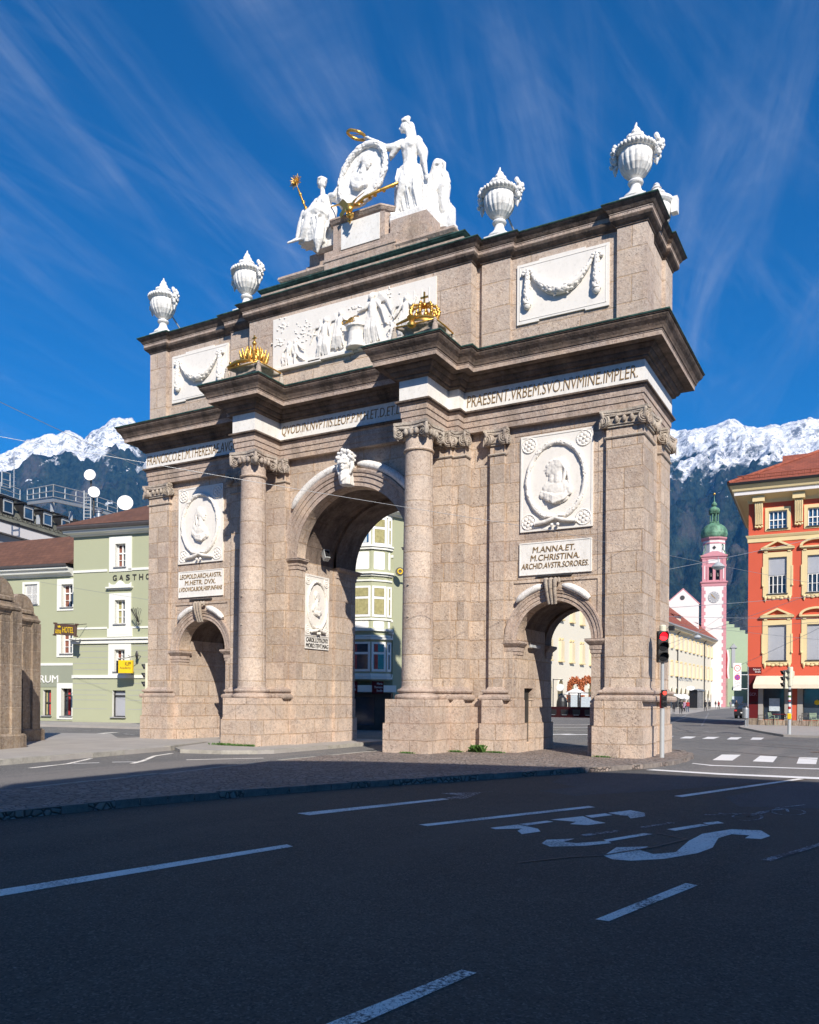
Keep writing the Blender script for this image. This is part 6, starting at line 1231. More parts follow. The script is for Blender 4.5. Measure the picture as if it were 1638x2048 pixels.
b = MB(); b.lathe([(.28,0),(.2,.5),(.16,.6),(.16,1.3),(.24,1.32),(.24,1.4),(.3,1.42),(.12,1.55)], (0,0,0), 12); b.build('roof_vent', 'steel', None, (-29.5, 15.0, 12.2), 0, label='small metal vent pipe on the brown tiled roof', cat='vent pipe')
# ---- red corner building
TR = radians(3.0)
RB = thing('red_building', 'coral red corner building with ochre window surrounds, red tiled roof and a beige awning', 'building', (6.81, 38.38, 0), TR)
def rl_(u, y, z): return (6.81+u*cos(TR)-y*sin(TR), 38.38+u*sin(TR)+y*cos(TR), z)
wc = [(1.25, 2.38), (3.62, 4.75), (5.98, 7.11), (8.3, 9.4)]
hs = []
for a, c_ in wc: hs += [(a, c_, 13.22, 14.42), (a, c_, 8.86, 11.3), (a, c_, 4.38, 6.75)]
hs += [(.98, 2.3, .42, 2.95), (3.40, 5.6, .42, 2.95), (6.6, 8.8, .42, 2.95)]
b = MB(); b.wall(0, 11, 0, 15.6, hs, 0, .25, 0, 1); b.add([(0,0,0),(0,0,15.6),(0,14,15.6),(0,14,0)], [(0,1,2,3)]); b.build('wall', ['redw', 'ochre'], RB)
b = MB(); b.box(-.01, .7, -.02, 0, .5, 3.4); b.build('dark_red_dado', 'redd2', RB)
b = MB(); b.box(-.05, .68, -.12, .02, 0, .5); b.box(.68, 11, -.10, .02, 0, .40); b.box(-.05, 0, 0, 14, 0, .5); b.build('stone_plinth', 'tan', RB)
b = MB(); b.box(.68, .98, -.05, .03, .4, 2.95); b.box(2.3, 2.76, -.05, .03, .4, 2.95); b.box(3.07, 3.40, -.05, .03, .4, 2.95); b.box(5.6, 5.95, -.05, .03, .4, 2.95); b.box(6.25, 6.6, -.05, .03, .4, 2.95); b.box(.68, 11, -.04, .03, 2.95, 3.1); b.build('shop_surround', 'concrete', RB)
b = MB(); b.mould([(0, 14), (0, 0), (11, 0)], [(0, 12.36), (.06, 12.38), (.06, 12.62), (.10, 12.66), (.16, 12.78), (.18, 12.84), (0, 12.86)]); b.build('string_course', 'ochre', RB)
for i, (a, c_) in enumerate(wc):
    window(RB, a, c_, 13.22, 14.42, 0, .2, .22, 'ochre', nu=4, rows=(.5, .2), glass='glassb', curtain=None, fr=.05, sill='rust'); p_ = 'tri' if i % 2 == 0 else 'arc'
    for (z0, z1, bl) in ((8.86, 11.3, .5), (4.38, 6.75, .0)):
        w_ = window(RB, a, c_, z0, z1, 0, .22, .33, 'ochre', nu=4, rows=(.5, .25), ped=p_, fr=.05, sill='rust'); q = MB(); q.box(a+.01, c_-.01, .10, .13, z0+(z1-z0)*bl+.03, z1)
        for k_ in range(int((z1-z0)*(1-bl)/.07)): q.box(a+.02, c_-.02, .095, .10, z0+(z1-z0)*bl+.06+k_*.07, z0+(z1-z0)*bl+.08+k_*.07)
        q.build('roller_blind', 'blind', w_)
for u in (.39, 2.83, 5.2, 7.6):
    b = MB()
    for k_ in range(4): b.tube([(u+.06+k_*.125, -.42, 14.98), (u+.06+k_*.125, -.40, 14.75), (u+.06+k_*.125, -.20, 14.3), (u+.06+k_*.125, -.14, 13.8), (u+.06+k_*.125, -.12, 13.55)], [.07, .075, .065, .06, .06], 8)
    b.box(u, u+.5, -.3, 0, 14.4, 14.98); b.box(u+.02, u+.48, -.12, 0, 13.55, 14.4)
    for k_ in range(5): b.ell((u+.05+k_*.1, -.12, 13.42-.04*(k_ % 2)), (.07, .07, .09), 8, 6)
    b.prism([(u-.16, 0), (u-.12, -.62), (u+.62, -.62), (u+.66, 0)], 15.02, 15.38); b.build('console', 'ochre', RB)
b = MB(); b.mould([(0, 14), (0, 0), (11, 0)], [(0, 15.0), (.05, 15.02), (.08, 15.2), (.12, 15.25), (.62, 15.42), (.84, 15.46)]); b.build('soffit', 'ochre', RB)
b = MB(); b.mould([(0, 14), (0, 0), (11, 0)], [(.84, 15.46), (.86, 15.47), (.86, 15.64), (.88, 15.66), (0.9,15.68)]); b.build('eaves_fascia', 'wht', RB)
b = MB(); b.mould([(0, 14), (0, 0), (11, 0)], [(.88, 15.68), (.95, 15.75), (1.0, 15.9), (1.12, 16.05), (1.14, 16.1)]); b.build('eaves_cyma', 'ochre', RB)
b = MB(); b.mould([(0, 14), (0, 0), (11, 0)], [(1.14, 16.1), (1.26, 16.12), (1.3, 16.26), (1.1, 16.3)]); b.build('gutter', 'black', RB)
b = MB(); b.add([(-1.2,-1.2,16.25),(12.2,-1.2,16.25),(6.5,6.2,20.3),(12.2,6.2,20.3),(-1.2,14,16.25),(6.5,14,20.3)], [(0,1,3,2),(0,2,5,4)]); b.build('roof', 'roofr', RB)
b = MB(); b.tube([(-1.2,-1.2,16.3),(6.5,6.2,20.36)], .13, 8); b.build('roof_ridge_tiles', 'roofr', RB)
b = MB(); b.add([(1.9,3.4,18.2),(1.9,6.0,18.2),(1.9,4.7,19.3),(6,3.4,18.2),(6,6,18.2),(6,4.7,19.3)], [(0,2,1),(0,3,5,2),(2,5,4,1)]); b.box(2.15, 5, 3.7, 5.8, 17.2, 18.2); b.build('dormer', 'roofr', RB)
b = MB()
for i in range(110): u = -.6+i*.105; b.box(u, u+.04, -.62, -.60, 16.62, 16.80)
b.box(-.7, 11, -.63, -.59, 16.80, 16.84); b.box(-.7, 11, -.63, -.59, 16.60, 16.63)
for i in range(9): b.tube([(-.4+i*1.4, -.6, 16.45), (-.4+i*1.4, -.6, 16.85)], .03, 5)
b.build('snow_guard', 'roofr', RB)
b = MB(); b.add([(.56,-.02,3.36),(11,-.02,3.36),(11,-1.15,2.74),(.43,-1.15,2.74),(.56,-.02,3.32),(11,-.02,3.32),(11,-1.15,2.70),(.43,-1.15,2.70)], [(0,3,2,1),(4,5,6,7),(0,4,7,3)]); b.box(.43, 11, -1.18, -1.15, 2.50, 2.76); b.build('awning', 'awn', RB)
for (u0, u1) in ((.98, 2.3), (3.40, 5.6), (6.6, 8.8)):
    b = MB(); b.box(u0, u1, .2, .22, .42, 2.95); b.build('shop_window', 'glass', RB); b = MB(); win_frame(b, u0, u1, .42, 2.95, .18, 1 if u1-u0 < 1.5 else 2, (.0,), .05); b.build('shop_frame', 'rust', RB)
b = MB(); b.box(1.35, 2.0, .12, .14, 1.0, 1.85); b.build('window_poster', 'curtw', RB); b = MB(); b.ell((4.25, .12, 1.6), (.17, .04, .17), 16, 10); b.build('orange_disc', 'yel', RB)
b = MB(); b.text('GCP.', .12, 2.02, .45, .2, -.022, .006); b.build('pale_graffiti', 'cpink', RB); b = MB(); b.text('ҳung.' if False else 'yung.', .14, 1.42, .5, .2, -.022, .006, slant=.2); b.build('black_graffiti', 'black', RB)
# ---- long cream palace
TC = radians(89.25); K0 = (-26.75, 175.56, 0)
CP = thing('cream_palace', 'very long cream palace with arcade and red roof receding down the street', 'building', K0, TC)
b = MB(); b.add([(-130,0,0),(60,0,0),(60,0,17.8),(-130,0,17.8)], [(0,1,2,3)]); b.add([(60,0,0),(60,25,0),(60,25,17.8),(60,0,17.8)], [(0,1,2,3)]); b.add([(-130,0,0),(-130,25,0),(-130,25,17.8),(-130,0,17.8)], [(0,1,2,3)]); b.build('wall', 'creamy', CP)
for i in range(35):
    u = -120+i*4.98
    for (z0, z1, hd) in ((14.1, 16.6, 16.9), (7.75, 10.6, 10.75)):
        b = MB(); b.box(u-.75, u+.75, -.05, 0, z0-.1, z1+.1); b.box(u-.72, u-.52, -.42, 0, z0-.1, z1+.1); b.box(u+.52, u+.72, -.42, 0, z0-.1, z1+.1); b.box(u-.95, u+.95, -.45, 0, z0-.28, z0-.1, 1); b.box(u-.85, u+.85, -.14, 0, z1+.18, z1+.32, 1); b.box(u-.7, u-.5, -.3, 0, z1+.32, z1+.55, 1); b.box(u+.5, u+.7, -.3, 0, z1+.32, z1+.55, 1)
        W_ = b.build('window', ['cream', 'ochre'], CP)
        b = MB(); b.box(u-.5, u+.5, -.065, -.05, z0, z1); b.build('pane', 'glass', W_)
    b = MB(); r = 1.15; A = arc(u, 3.6, r, 0, pi, 12); b.add([(u-r, -.03, .1), (u+r, -.03, .1)]+[(x, -.03, z) for x, z in A], [tuple(range(len(A)+2))]); AR = b.build('arcade_arch', 'olive', CP)
    b = MB(); b.tube([(x, -.06, z) for x, z in arc(u, 3.6, 1.25, 0, pi, 12)], .12, 6); b.box(u-.9, u+.9, -.05, -.03, .1, 2.6, 1); b.build('arch_trim', ['creamy', 'glass'], AR)
b = MB()
for u in (-119, -80, -40, 5.2, 38, 59.4): b.tube([(u, -.2, .2), (u, -.2, 17.6), (u, -1.3, 18.6)], .13, 6)
b.build('downpipe', 'rust', CP)
b = MB(); b.mould([(-130, 0), (60, 0)], [(0, 17.6), (.25, 17.7), (.4, 18.0), (1.2, 18.15), (1.35, 18.5), (1.5, 18.6)]); b.build('eaves_cornice', 'cream', CP)
b = MB(); b.mould([(-130, 0), (60, 0)], [(1.5, 18.6), (1.75, 18.7), (1.8, 19.0), (1.5, 19.05)]); b.build('gutter', 'grey', CP)
b = MB(); b.add([(-131,-1.7,19.0),(61.5,-1.7,19.0),(50,12,30.5),(-125,12,30.5)], [(0,1,2,3)]); b.add([(61.5,-1.7,19),(61.5,25,19),(50,12,30.5)], [(0,1,2)]); b.build('roof', 'roofr', CP)
for i in range(8):
    u = -112+i*21.0; b = MB(); b.box(u-.9, u+.9, 1.2, 5, 20.6, 22.6); D_ = b.build('dormer', 'creamy', CP); b = MB(); b.add([(u-1.5,.6,22.5),(u+1.5,.6,22.5),(u+1.5,5.5,23.9),(u-1.5,5.5,23.9)], [(0,1,2,3)]); b.build('dormer_roof', 'roofr', D_)
for i, u in enumerate((-30, -5, 9)): b = MB(); b.box(u-.9, u+.9, 6.5, 8.0, 24, 29.0); b.box(u-1.1, u+1.1, 6.3, 8.2, 29.0, 29.3); b.build('chimney', 'wht', CP)
b = MB(); b.text('RADIO DIGITAL', 5.6, 6.6, 17, .8, -.05, .05); b.build('building_lettering', 'lgrey', CP)
b = MB(); b.box(54.8, 59, -1.6, 0, 7.0, 7.5); b.box(54.8, 59, -1.6, -1.45, 7.5, 8.6); b.build('balcony', 'grey', CP)
def cpl(u, y, z): return (K0[0]+u*cos(TC)-y*sin(TC), K0[1]+u*sin(TC)+y*cos(TC), z)
b = MB()
for i, mt in enumerate((0, 1, 0)): b.add([(56+.2*j, -1.9-.5*i-.5*(j/6.)*.6-.2*sin(j), 16.5-8.2*j/6) for j in range(7)]+[(56+.2*j, -2.4-.5*i-.5*(j/6.)*.6-.2*sin(j), 16.5-8.2*j/6) for j in range(7)], [(j, j+1, j+8, j+7) for j in range(6)], mt)
b.tube([(56, 0, 15.6), (56, -3.6, 17)], .08, 6, 2); b.build('long_flag', ['white', 'cred', 'steel'], None, cpl(0,0,0), TC, label='long red and white flag hanging by the end of the cream palace', cat='flag')
# ---- church tower, gable church, pale green church
TW = thing('church_tower', 'slender pink and white church tower with a clock and a green copper onion dome', 'church tower', (-25.59, 224.7, 0), radians(10.5)); TW.scale = (.95, .95, 1)
b = MB(); b.box(-3.4, 3.4, 0, 6.8, 0, 34.3); b.build('shaft', 'wht', TW)
b = MB()
for i in range(34):
    w = .75 if i % 2 else 1.15
    for s_ in (-1, 1): b.box(s_*3.45, s_*(3.45-w), -.08, .05, i*1.0+.03, i*1.0+.98)
    b.box(3.38, 3.48, .0, w, i*1.0+.03, i*1.0+.98); b.box(3.38, 3.48, 6.8-w, 6.8, i*1.0+.03, i*1.0+.98)
b.build('corner_quoins', 'pink', TW)
SQ = [(-3.4,0),(3.4,0),(3.4,6.8),(-3.4,6.8)]
CORN = [[(0,34.1),(.1,34.3),(.15,34.9),(.4,35.1),(.5,35.4),(0,35.6)], [(0,41.8),(.15,42.0),(.15,42.3),(.45,42.5),(.5,42.8),(0,43.0)], [(.03,39.6),(.08,39.7),(.08,40.1),(.03,40.15)]]
for q_ in CORN: MB().mould(SQ, q_, True, capz='t').build('cornice', 'pink', TW)
b = MB(); b.wall(-3.3, 3.3, 35.5, 41.9, [(-1.45, -.35, 35.9, 39.6), (.45, 1.55, 35.9, 39.6)], .06, .8, 0); b.box(3.2, 3.3, .1, 6.7, 35.5, 41.9); b.box(-3.3, -3.2, .1, 6.7, 35.5, 41.9); b.box(-3.3, 3.3, 1.2, 1.3, 35.5, 41.9, 2)
for a, c_ in ((-3.3,-2.3),(-2.0,-1.6),(2.3,3.3),(1.7,2.0)): b.box(a, c_, -.1, .06, 35.5, 41.8, 1)
b.box(-2.0, 2.0, -.02, .06, 40.6, 41.8, 0); b.build('belfry', ['pink', 'pink', 'black'], TW)
b = MB(); b.box(-1.8, 1.8, -.03, .05, 40.7, 41.7); b.box(-2.75,-2.5,-.12,-.1,36.2,40); b.box(2.5,2.75,-.12,-.1,36.2,40); b.build('white_field', 'wht', TW)
for x in (-.9, 1.0): b = MB(); b.lathe([(.12,1.1),(.25,1.0),(.32,.5),(.42,.1),(.5,0)], (x, .6, 36.9), 14); b.build('bell', 'rust', TW)
b = MB(); b.slab([(-3.5,42.9),(3.5,42.9),(1.0,44.0),(-.5,44.0)], -.3, .3); b.build('broken_pediment', 'pink', TW)
oc = [(3.05/cos(pi/8)*cos(pi/8+i*pi/4), 3.4+3.05/cos(pi/8)*sin(pi/8+i*pi/4)) for i in range(8)]
b = MB(); b.prism(oc, 43.0, 47.6); b.build('octagon', 'wht', TW)
MB().mould(oc, [(0,46.2),(.1,46.3),(.1,46.6),(0,46.7)], True).build('cornice', 'pink', TW); MB().mould(oc, [(0,47.2),(.2,47.5),(.5,47.7),(.6,48.1),(0,48.2)], True, capz='t').build('cornice', 'pink', TW)
b = MB(); q = [(0,44.5),(-.55,45.1),(0,45.7),(.55,45.1)]; b.slab([(x, z) for x, z in q], .26, .4); b.build('diamond_window', 'black', TW)
def oct_(r, n=8): return r
b = MB(); lob = lambda a, z: .045*abs(cos(a*4))-.02
b.lathe([(3.3,48.1),(3.6,48.6),(3.75,49.4),(3.6,50.4),(3.1,51.3),(2.2,52.0),(1.5,52.3),(1.3,52.6)], (0, 3.4, 0), 64, gad=lob); b.lathe([(1.5,55.2),(1.6,55.4),(1.35,55.5),(1.55,55.9),(1.6,56.3),(1.3,56.8),(.7,57.1),(.45,57.3),(.75,57.6),(.8,58.0),(.5,58.4),(.12,58.8),(.08,60.4)], (0, 3.4, 0), 32, gad=lob); b.lathe([(1.35,52.5),(1.5,52.7),(1.3,52.9)], (0,3.4,0), 16)
for i in range(8): a = pi/8+i*pi/4; b.tube([(1.2*cos(a), 3.4+1.2*sin(a), 52.8), (1.2*cos(a), 3.4+1.2*sin(a), 55.3)], .17, 6)
b.tube([(0,3.4,52.8),(0,3.4,55.3)], .45, 8)
for i in range(4):
    a = pi/4+i*pi/2; b.tube([(4.6*cos(a), 3.4+4.6*sin(a), 43.0), (4.2*cos(a), 3.4+4.2*sin(a), 43.8), (3.5*cos(a), 3.4+3.5*sin(a), 44.6), (3.7*cos(a), 3.4+3.7*sin(a), 45.6), (3.2*cos(a), 3.4+3.2*sin(a), 46.2)], .16, 6)
    b.tube([(4.6*cos(a), 3.4+4.6*sin(a), 42.6), (5.4*cos(a), 3.4+5.4*sin(a), 42.4), (5.8*cos(a), 3.4+5.8*sin(a), 42.9)], .16, 6)
b.build('copper_dome', 'patina', TW)
b = MB(); b.ell((0, 3.4, 60.9), .38, 12, 8); b.build('gilded_ball', 'gold', TW)
b = MB(); b.tube([(0,-.14,31.05),(0,-.02,31.05)], 1.6, 32, 0, sm=False); CK = b.build('clock', 'grey', TW); b = MB()
for i in range(12): a = i*pi/6; b.box(-.05, .05, -.2, -.14, 1.12, 1.5); k_ = len(b.v)-8; b.xf(Matrix.Translation((0, 0, 31.05)) @ Matrix.Rotation(a, 4, 'Y'), k_)
b.build('numerals', 'white', CK); b = MB(); b.box(-.06, .06, -.2, -.16, -.2, 1.2); b.xf(Matrix.Translation((0,0,31.05)) @ Matrix.Rotation(radians(-38), 4, 'Y')); k_ = len(b.v); b.box(-.08, .08, -.2, -.16, -.6, .8); b.xf(Matrix.Translation((0,0,31.05)) @ Matrix.Rotation(radians(-50), 4, 'Y'), k_); b.build('clock_hands', 'gold', CK)
CH = thing('gabled_church', 'white gabled church front with a round window beside the tower', 'church', (-31.0, 208.5, 0), radians(12))
b = MB(); b.slab([(-5.5,0),(4.2,0),(4.2,27.6),(.2,31.6),(-4.0,28.0),(-5.5,26.0)], 0, .6); b.box(-5.5, 4.2, .6, 20, 0, 26.5); b.build('wall', 'wht', CH); b = MB(); b.tube([(-4.4,.1,27.7),(.2,.1,31.8),(4.4,.1,27.6)], .16, 6); b.build('verge', 'pink', CH)
b = MB(); b.tube([(0,-.1,29.4),(0,.1,29.4)], .62, 18, 0, sm=False); b.build('round_window', 'rust', CH); b = MB(); b.add([(.2,.1,31.75),(4.5,.1,27.6),(4.5,20,27.6),(.2,20,31.75),(-4.4,.1,27.8),(-4.4,20,27.8)], [(0,1,2,3),(0,3,5,4)]); b.build('roof', 'roofb', CH)
GC = thing('pale_green_church', 'pale green stepped gable church at the end of the street', 'church', (-27.0, 270, 0), radians(29.2))
st = [(-9,0),(14,0),(14,22.0),(8,23.0),(6.2,23.0),(6.2,24.1),(4.2,24.1),(4.2,25.2),(2.4,25.2),(2.4,26.2),(.6,26.2),(.6,27.2),(-1.2,27.2),(-1.2,28.2),(-9,28.2)]
b = MB(); b.slab(st, 0, 5); b.build('wall', 'mint', GC); b = MB(); b.box(-.3, .9, -.2, 0, 13, 19.5); b.slab([(-.9,19.4),(1.5,19.4),(.3,20.8)], -.5, 0); b.build('niche', 'grey', GC)
b = MB(); b.box(-6.2, -3.0, -4, -1, 0, 14.5); b.box(-6.6,-2.6,-4.4,-.9,14.5,15.5,1); b.box(-5.2,-4.1,-4.05,-4,4,11.5,2); b.build('side_chapel', ['tan', 'grey', 'glass'], GC); b = MB(); b.box(0, 3.6, -.1, 0, .1, 3.4); b.build('pale_doorway', 'curtw', GC)  # the doorway is a plain pale panel
CS = thing('column_building', 'white stuccoed building with balconies at the end of the street', 'building', (-18.0, 262, 0), radians(29.2))
b = MB(); b.box(0, 12, 0, 8, 0, 14); b.mould([(0,8),(0,0),(12,0)], [(0,13.5),(.5,13.7),(.6,14.3),(0,14.4)]); b.build('wall', 'wht', CS)
b = MB(); 
for i in range(3):
    for j in range(3): b.box(.8+i*1.6, 1.7+i*1.6, -.05, 0, 3.2+j*3.5, 5.2+j*3.5, 0)
b.build('window', 'glass', CS); b = MB(); b.box(-.6, 4, -.9, 0, 9.4, 9.8); b.box(-.6,4,-.9,-.75,9.8,10.8); b.build('balcony', 'wht', CS)
# ---- brown stone park portal on the left
TP = radians(109.6)
def portal(loc, label, shift=0):
    t_ = thing('stone_portal', label, 'stone gateway', loc, TP, 'brown stone gateways'); b = MB()
    dome = [(-.10+.0, 4.22)]+[(-.82+.72*cos(a), 4.28+.62*sin(a)) for a in [pi*i/14 for i in range(15)]]+[(-1.54-.1, 4.22)]
    b.prism([(-1.04,0),(-.02,0),(-.02,1.5),(-1.04,1.5)], -.0, 3.9); b.prism([(-.5,-.14),(-.08,-.14),(-.08,0),(-.5,0)], .0, 3.9); b.prism([(-.9,-.06),(-.5,-.06),(-.5,0),(-.9,0)], 0, 3.9)
    b.prism([(-4.6,.0),(-2.96,.0),(-2.96,1.5),(-4.6,1.5)], 0, 3.9)
    cxp, rp = -2.0, .96; A = arc(cxp, 2.05, rp, pi, 0, 24); P = [(-2.96, 3.9)]+A+[(-1.04, 3.9)]; arcmould(b, cxp, 2.05, rp, 0, [(0,-.02),(0,.05),(.06,.08),(.12,.05),(.15,.05),(.18,-.02)])
    b.slab([(x, z) for x, z in P][::-1], .0, 1.4)
    b.slab([(-1.6,4.0)]+[(-.06,4.0),(-.10,4.2)]+[(-.80+.62*cos(a), 4.27+.56*sin(a)) for a in [pi*i/14 for i in range(15)]]+[(-1.54,4.2)], .05, 1.45)
    b.box(-4.6,-1.6,.1,1.3,3.9,4.3)
    b.build('wall', 'tan', t_)
    m_ = MB(); m_.mould([(-4.6,.0),(-.14,.0)], [(.02,3.62),(.04,3.64),(.04,3.76),(.08,3.8),(.10,3.9),(.16,3.94),(.17,4.0),(.08,4.08),(.07,4.16),(.0,4.18)]); m_.mould([(-4.6,.0),(-.42,.0)], [(.0,4.18),(.10,4.19),(.10,4.28),(.0,4.33)]); m_.mould([(-.02,.0),(-.02,1.5)], [(.02,3.9),(.06,3.95),(.06,4.05),(0,4.1)]); m_.build('cornice', 'tan', t_); m_ = MB(); m_.mould([(-1.04,-.02),(-.02,-.02),(-.02,1.5)], [(.15,0),(.15,.35),(.1,.4),(0,.42)]); m_.build('foot_moulding', 'tan', t_)
    return t_
p1 = portal((-7.26, -6.61, .12), 'brown stone gateway with rounded top at the left edge, standing nearest')
p2 = copy_tree(p1); p2.location = (-10.2, -3.78, .12); p2['label'] = 'second brown stone gateway, half in the shadow of the nearer one'
b = MB(); b.box(-2.96, -1.04, .22, .25, .5, 3.0); b.build('white_panel', 'white', p1); b = MB(); b.box(-1.10, -1.04, .1, .2, .1, 2.1); b.box(-2.9, -1.04, .15, .2, .5, .56); b.build('dark_frame', 'rust', p1)
# ---- building whose shadow covers the street, behind the camera
SB = thing('unseen_street_house', 'tall beige corner house across the street from the arch', 'building')
FP = [(18.2,-29.7),(19.2,-31.0),(20,-80),(75,-80),(75,-17),(31.5,-20.8),(27.4,-20.9),(24.0,-21.6),(21,-22.4),(18.05,-24.1)]
b = MB(); b.prism(FP, 0, 16.5); b.build('wall', 'grey', SB); b = MB(); b.mould(FP, [(0,16.1),(.03,16.2),(.05,16.5),(0,16.6)], True, capz='t'); b.build('cornice', 'stucco', SB)
for i in range(6):
    for j in range(4): b = MB(); b.box(18.0+.02*i, 18.06+.02*i, -32.5-i*4, -31.2-i*4, 1.5+j*3.8, 3.6+j*3.8) if False else b.box(19.3-.05, 19.5, -36.5-i*5, -35-i*5, 1.5+j*3.7, 3.5+j*3.7); b.build('window', 'glass', SB)

SB2 = thing('unseen_street_house', 'long grey house row behind the camera, unseen, added to hold back skylight', 'building'); b = MB(); b.prism([(-60,-44),(10,-50),(10,-70),(-60,-64)], 0, 16); b.build('wall', 'grey', SB2)  # house row added out of view to cut skylight on the foreground
b = MB(); b.mould([(-60,-44),(10,-50),(10,-70),(-60,-64)][::-1], [(0,15.6),(.3,15.8),(.4,16.1),(0,16.2)], True, capz='t'); b.build('cornice', 'stucco', SB2)
for i in range(12):
    for j in range(4): b = MB(); b.box(-56+i*5.6, -54.4+i*5.6, -44.3-.48*i-.0, -44.0-.48*i+.0, 1.5+j*3.7, 3.5+j*3.7); b.build('window', 'glass', SB2)
# ---------------------------------------------------------------- street furniture
def head_signal(parent, x, y, z, w, h, n=3, lit=0, mat='black', hood=True, name='signal_head', rz=0, litm='red', back=None):
    o = thing('tmp', 'x', 'x'); bpy.data.objects.remove(o)
    b = MB(); b.bbox(-w/2, w/2, 0, w*.6, 0, h, .012); b.box(-w/2-.012, w/2+.012, w*.3, w*.34, -.01, h+.01); H_ = b.build(name, mat, parent, (x, y, z), rz)
    r = min(w*.42, h/n*.42)
    for i in range(n):
        zc = h-(i+.5)*h/n; q = MB(); q.tube([(0, -.012, zc), (0, .02, zc)], r, 22, 0, sm=False); q.build('lens', litm if i == lit else 'lens', H_)
        if hood:
            q = MB(); vs = []; m_ = 12
            for k_ in range(m_+1):
                a = radians(-25+230*k_/m_); d = w*.62*(.45+.55*max(0, sin(a))); vs += [(r*1.06*cos(a), 0, zc+r*1.06*sin(a)), (r*1.06*cos(a), -d, zc+r*1.02*sin(a)), (r*1.1*cos(a), -d, zc+r*1.06*sin(a)), (r*1.12*cos(a), 0, zc+r*1.12*sin(a))]
            q.add(vs, [(k_*4+j, (k_+1)*4+j, (k_+1)*4+(j+1)%4, k_*4+(j+1)%4) for k_ in range(m_) for j in range(4)], 0, True); q.build('hood', mat, H_)
    return H_
T1 = thing('traffic_light', 'grey pole traffic light showing red, beside the right pier of the arch', 'traffic light', (9.44, .52, .1))
b = MB(); b.tube([(0,0,0),(0,0,1.28)], .062, 16, 0); b.tube([(0,0,1.28),(0,0,1.31)], .066, 16, 0); b.tube([(0,0,1.3),(0,0,3.4)], .045, 14, 0); b.build('pole', 'lgrey', T1)
yw = YAW+.04
head_signal(T1, .04, -.10, 2.54, .27, .82, 3, 0, 'black', True, rz=yw)
b = MB(); b.lathe([(.085,3.36),(.09,3.38),(.09,3.50),(.075,3.53),(.02,3.54)], (0,0,0), 20); b.tube([(.1,.02,3.46),(.18,0,3.45)], .02, 6); b.bbox(.16,.30,-.06,.06,3.38,3.5,.01,1); b.build('cap', ['creamp', 'black'], T1)
head_signal(T1, .08, -.08, 1.35, .13, .44, 3, 0, 'black', False, 'bicycle_signal', yw, 'redd')
b = MB(); b.bbox(-.055,.02,-.055,.05,1.3,1.72,.01); b.build('control_box', 'cred', T1)
T2 = thing('traffic_light', 'pole covered in stickers with cream signal heads seen sideways, in front of the red building', 'traffic light', (10.89, 20.48, .0))
b = MB(); b.tube([(0,0,0),(0,0,1.15)], .075, 16); b.tube([(0,0,1.15),(0,0,2.45)], .06, 14); b.build('pole', 'lgrey', T2)
b = MB(); b.lathe([(.11,2.35),(.12,2.38),(.12,3.22),(.1,3.25)], (.03,0,0), 8); b.bbox(.12,.2,-.06,.06,2.75,3.05,.01); b.build('housing', 'creamp', T2)
h1 = head_signal(T2, -.24, .0, 2.24, .27, .86, 3, -1, 'creamp', True, rz=-radians(62)); h2 = head_signal(T2, -.06, -.02, 2.55, .24, .58, 2, -1, 'creamp', True, rz=-radians(40))
for hh in (h1, h2):
    for c in hh.children:
        if c.name.startswith('hood'): c.data.materials[0] = M['black']
b = MB(); b.bbox(-.085,.085,-.10,.06,.82,1.08,.02); b.build('push_button_box', 'yel', T2)
rr = random.Random(12); z = 1.15; cols_ = ['white','cred','white','cblue','cred','white','leaf','white','black']
for i in range(9): b = MB(); hh = rr.uniform(.08, .16); b.lathe([(.064, z), (.064, z+hh)], (0,0,0), 14, cap=False); b.build('sticker', cols_[i], T2); z += hh
# half hidden signal at the left edge of the arch
T3 = thing('traffic_light', 'pale traffic light with three black hoods half hidden by the left pier of the arch', 'traffic light', (-10.08, .81, .1))
b = MB(); b.tube([(.1,0,0),(.1,0,1.8)], .06, 12); b.build('pole', 'lgrey', T3); h3 = head_signal(T3, .05, 0, 1.80, .29, 1.0, 3, -1, 'creamp', True, rz=-radians(58))
for c in h3.children:
    if c.name.startswith('hood'): c.data.materials[0] = M['black']
# zone sign post
Z1 = thing('zone_sign', 'tall white speed thirty and no stopping zone sign on a pole arm', 'road sign', (7.60, 32.31, .1))
fz_ = YAW; b = MB(); b.tube([(0,0,0),(0,0,3.65)], .04, 10); b.tube([(0,0,3.15),(-.45*cos(fz_),-.45*sin(fz_),3.15)], .025, 6); b.tube([(0,0,2.3),(-.45*cos(fz_),-.45*sin(fz_),2.3)], .025, 6); b.build('pole', 'steel', Z1)
b = MB(); b.bbox(-.91,-.42,-.03,.0,2.20,3.86,.01); PL = b.build('plate', 'white', Z1, (0,0,0), fz_)
M['blue'] = plain('blue_sign_paint', (.02, .06, .42), .5, 0, .03); M['redp'] = plain('red_sign_paint', (.65, .03, .03), .5, 0, .03)
def disc(r0, r1, cx_, cz_, y, mat, parent): q = MB(); vs = []; n = 32; [vs.extend([(cx_+r1*cos(2*pi*i/n), y, cz_+r1*sin(2*pi*i/n)), (cx_+r0*cos(2*pi*i/n), y, cz_+r0*sin(2*pi*i/n))]) for i in range(n)]; q.add(vs, [(2*i, (2*i+2)%(2*n), (2*i+3)%(2*n), 2*i+1) for i in range(n)]); return q.build('sign_ring', mat, parent)
disc(.155, .205, -.665, 3.55, -.034, 'redp', PL); disc(.0, .15, -.665, 2.99, -.034, 'blue', PL); disc(.14, .185, -.665, 2.99, -.036, 'redp', PL)
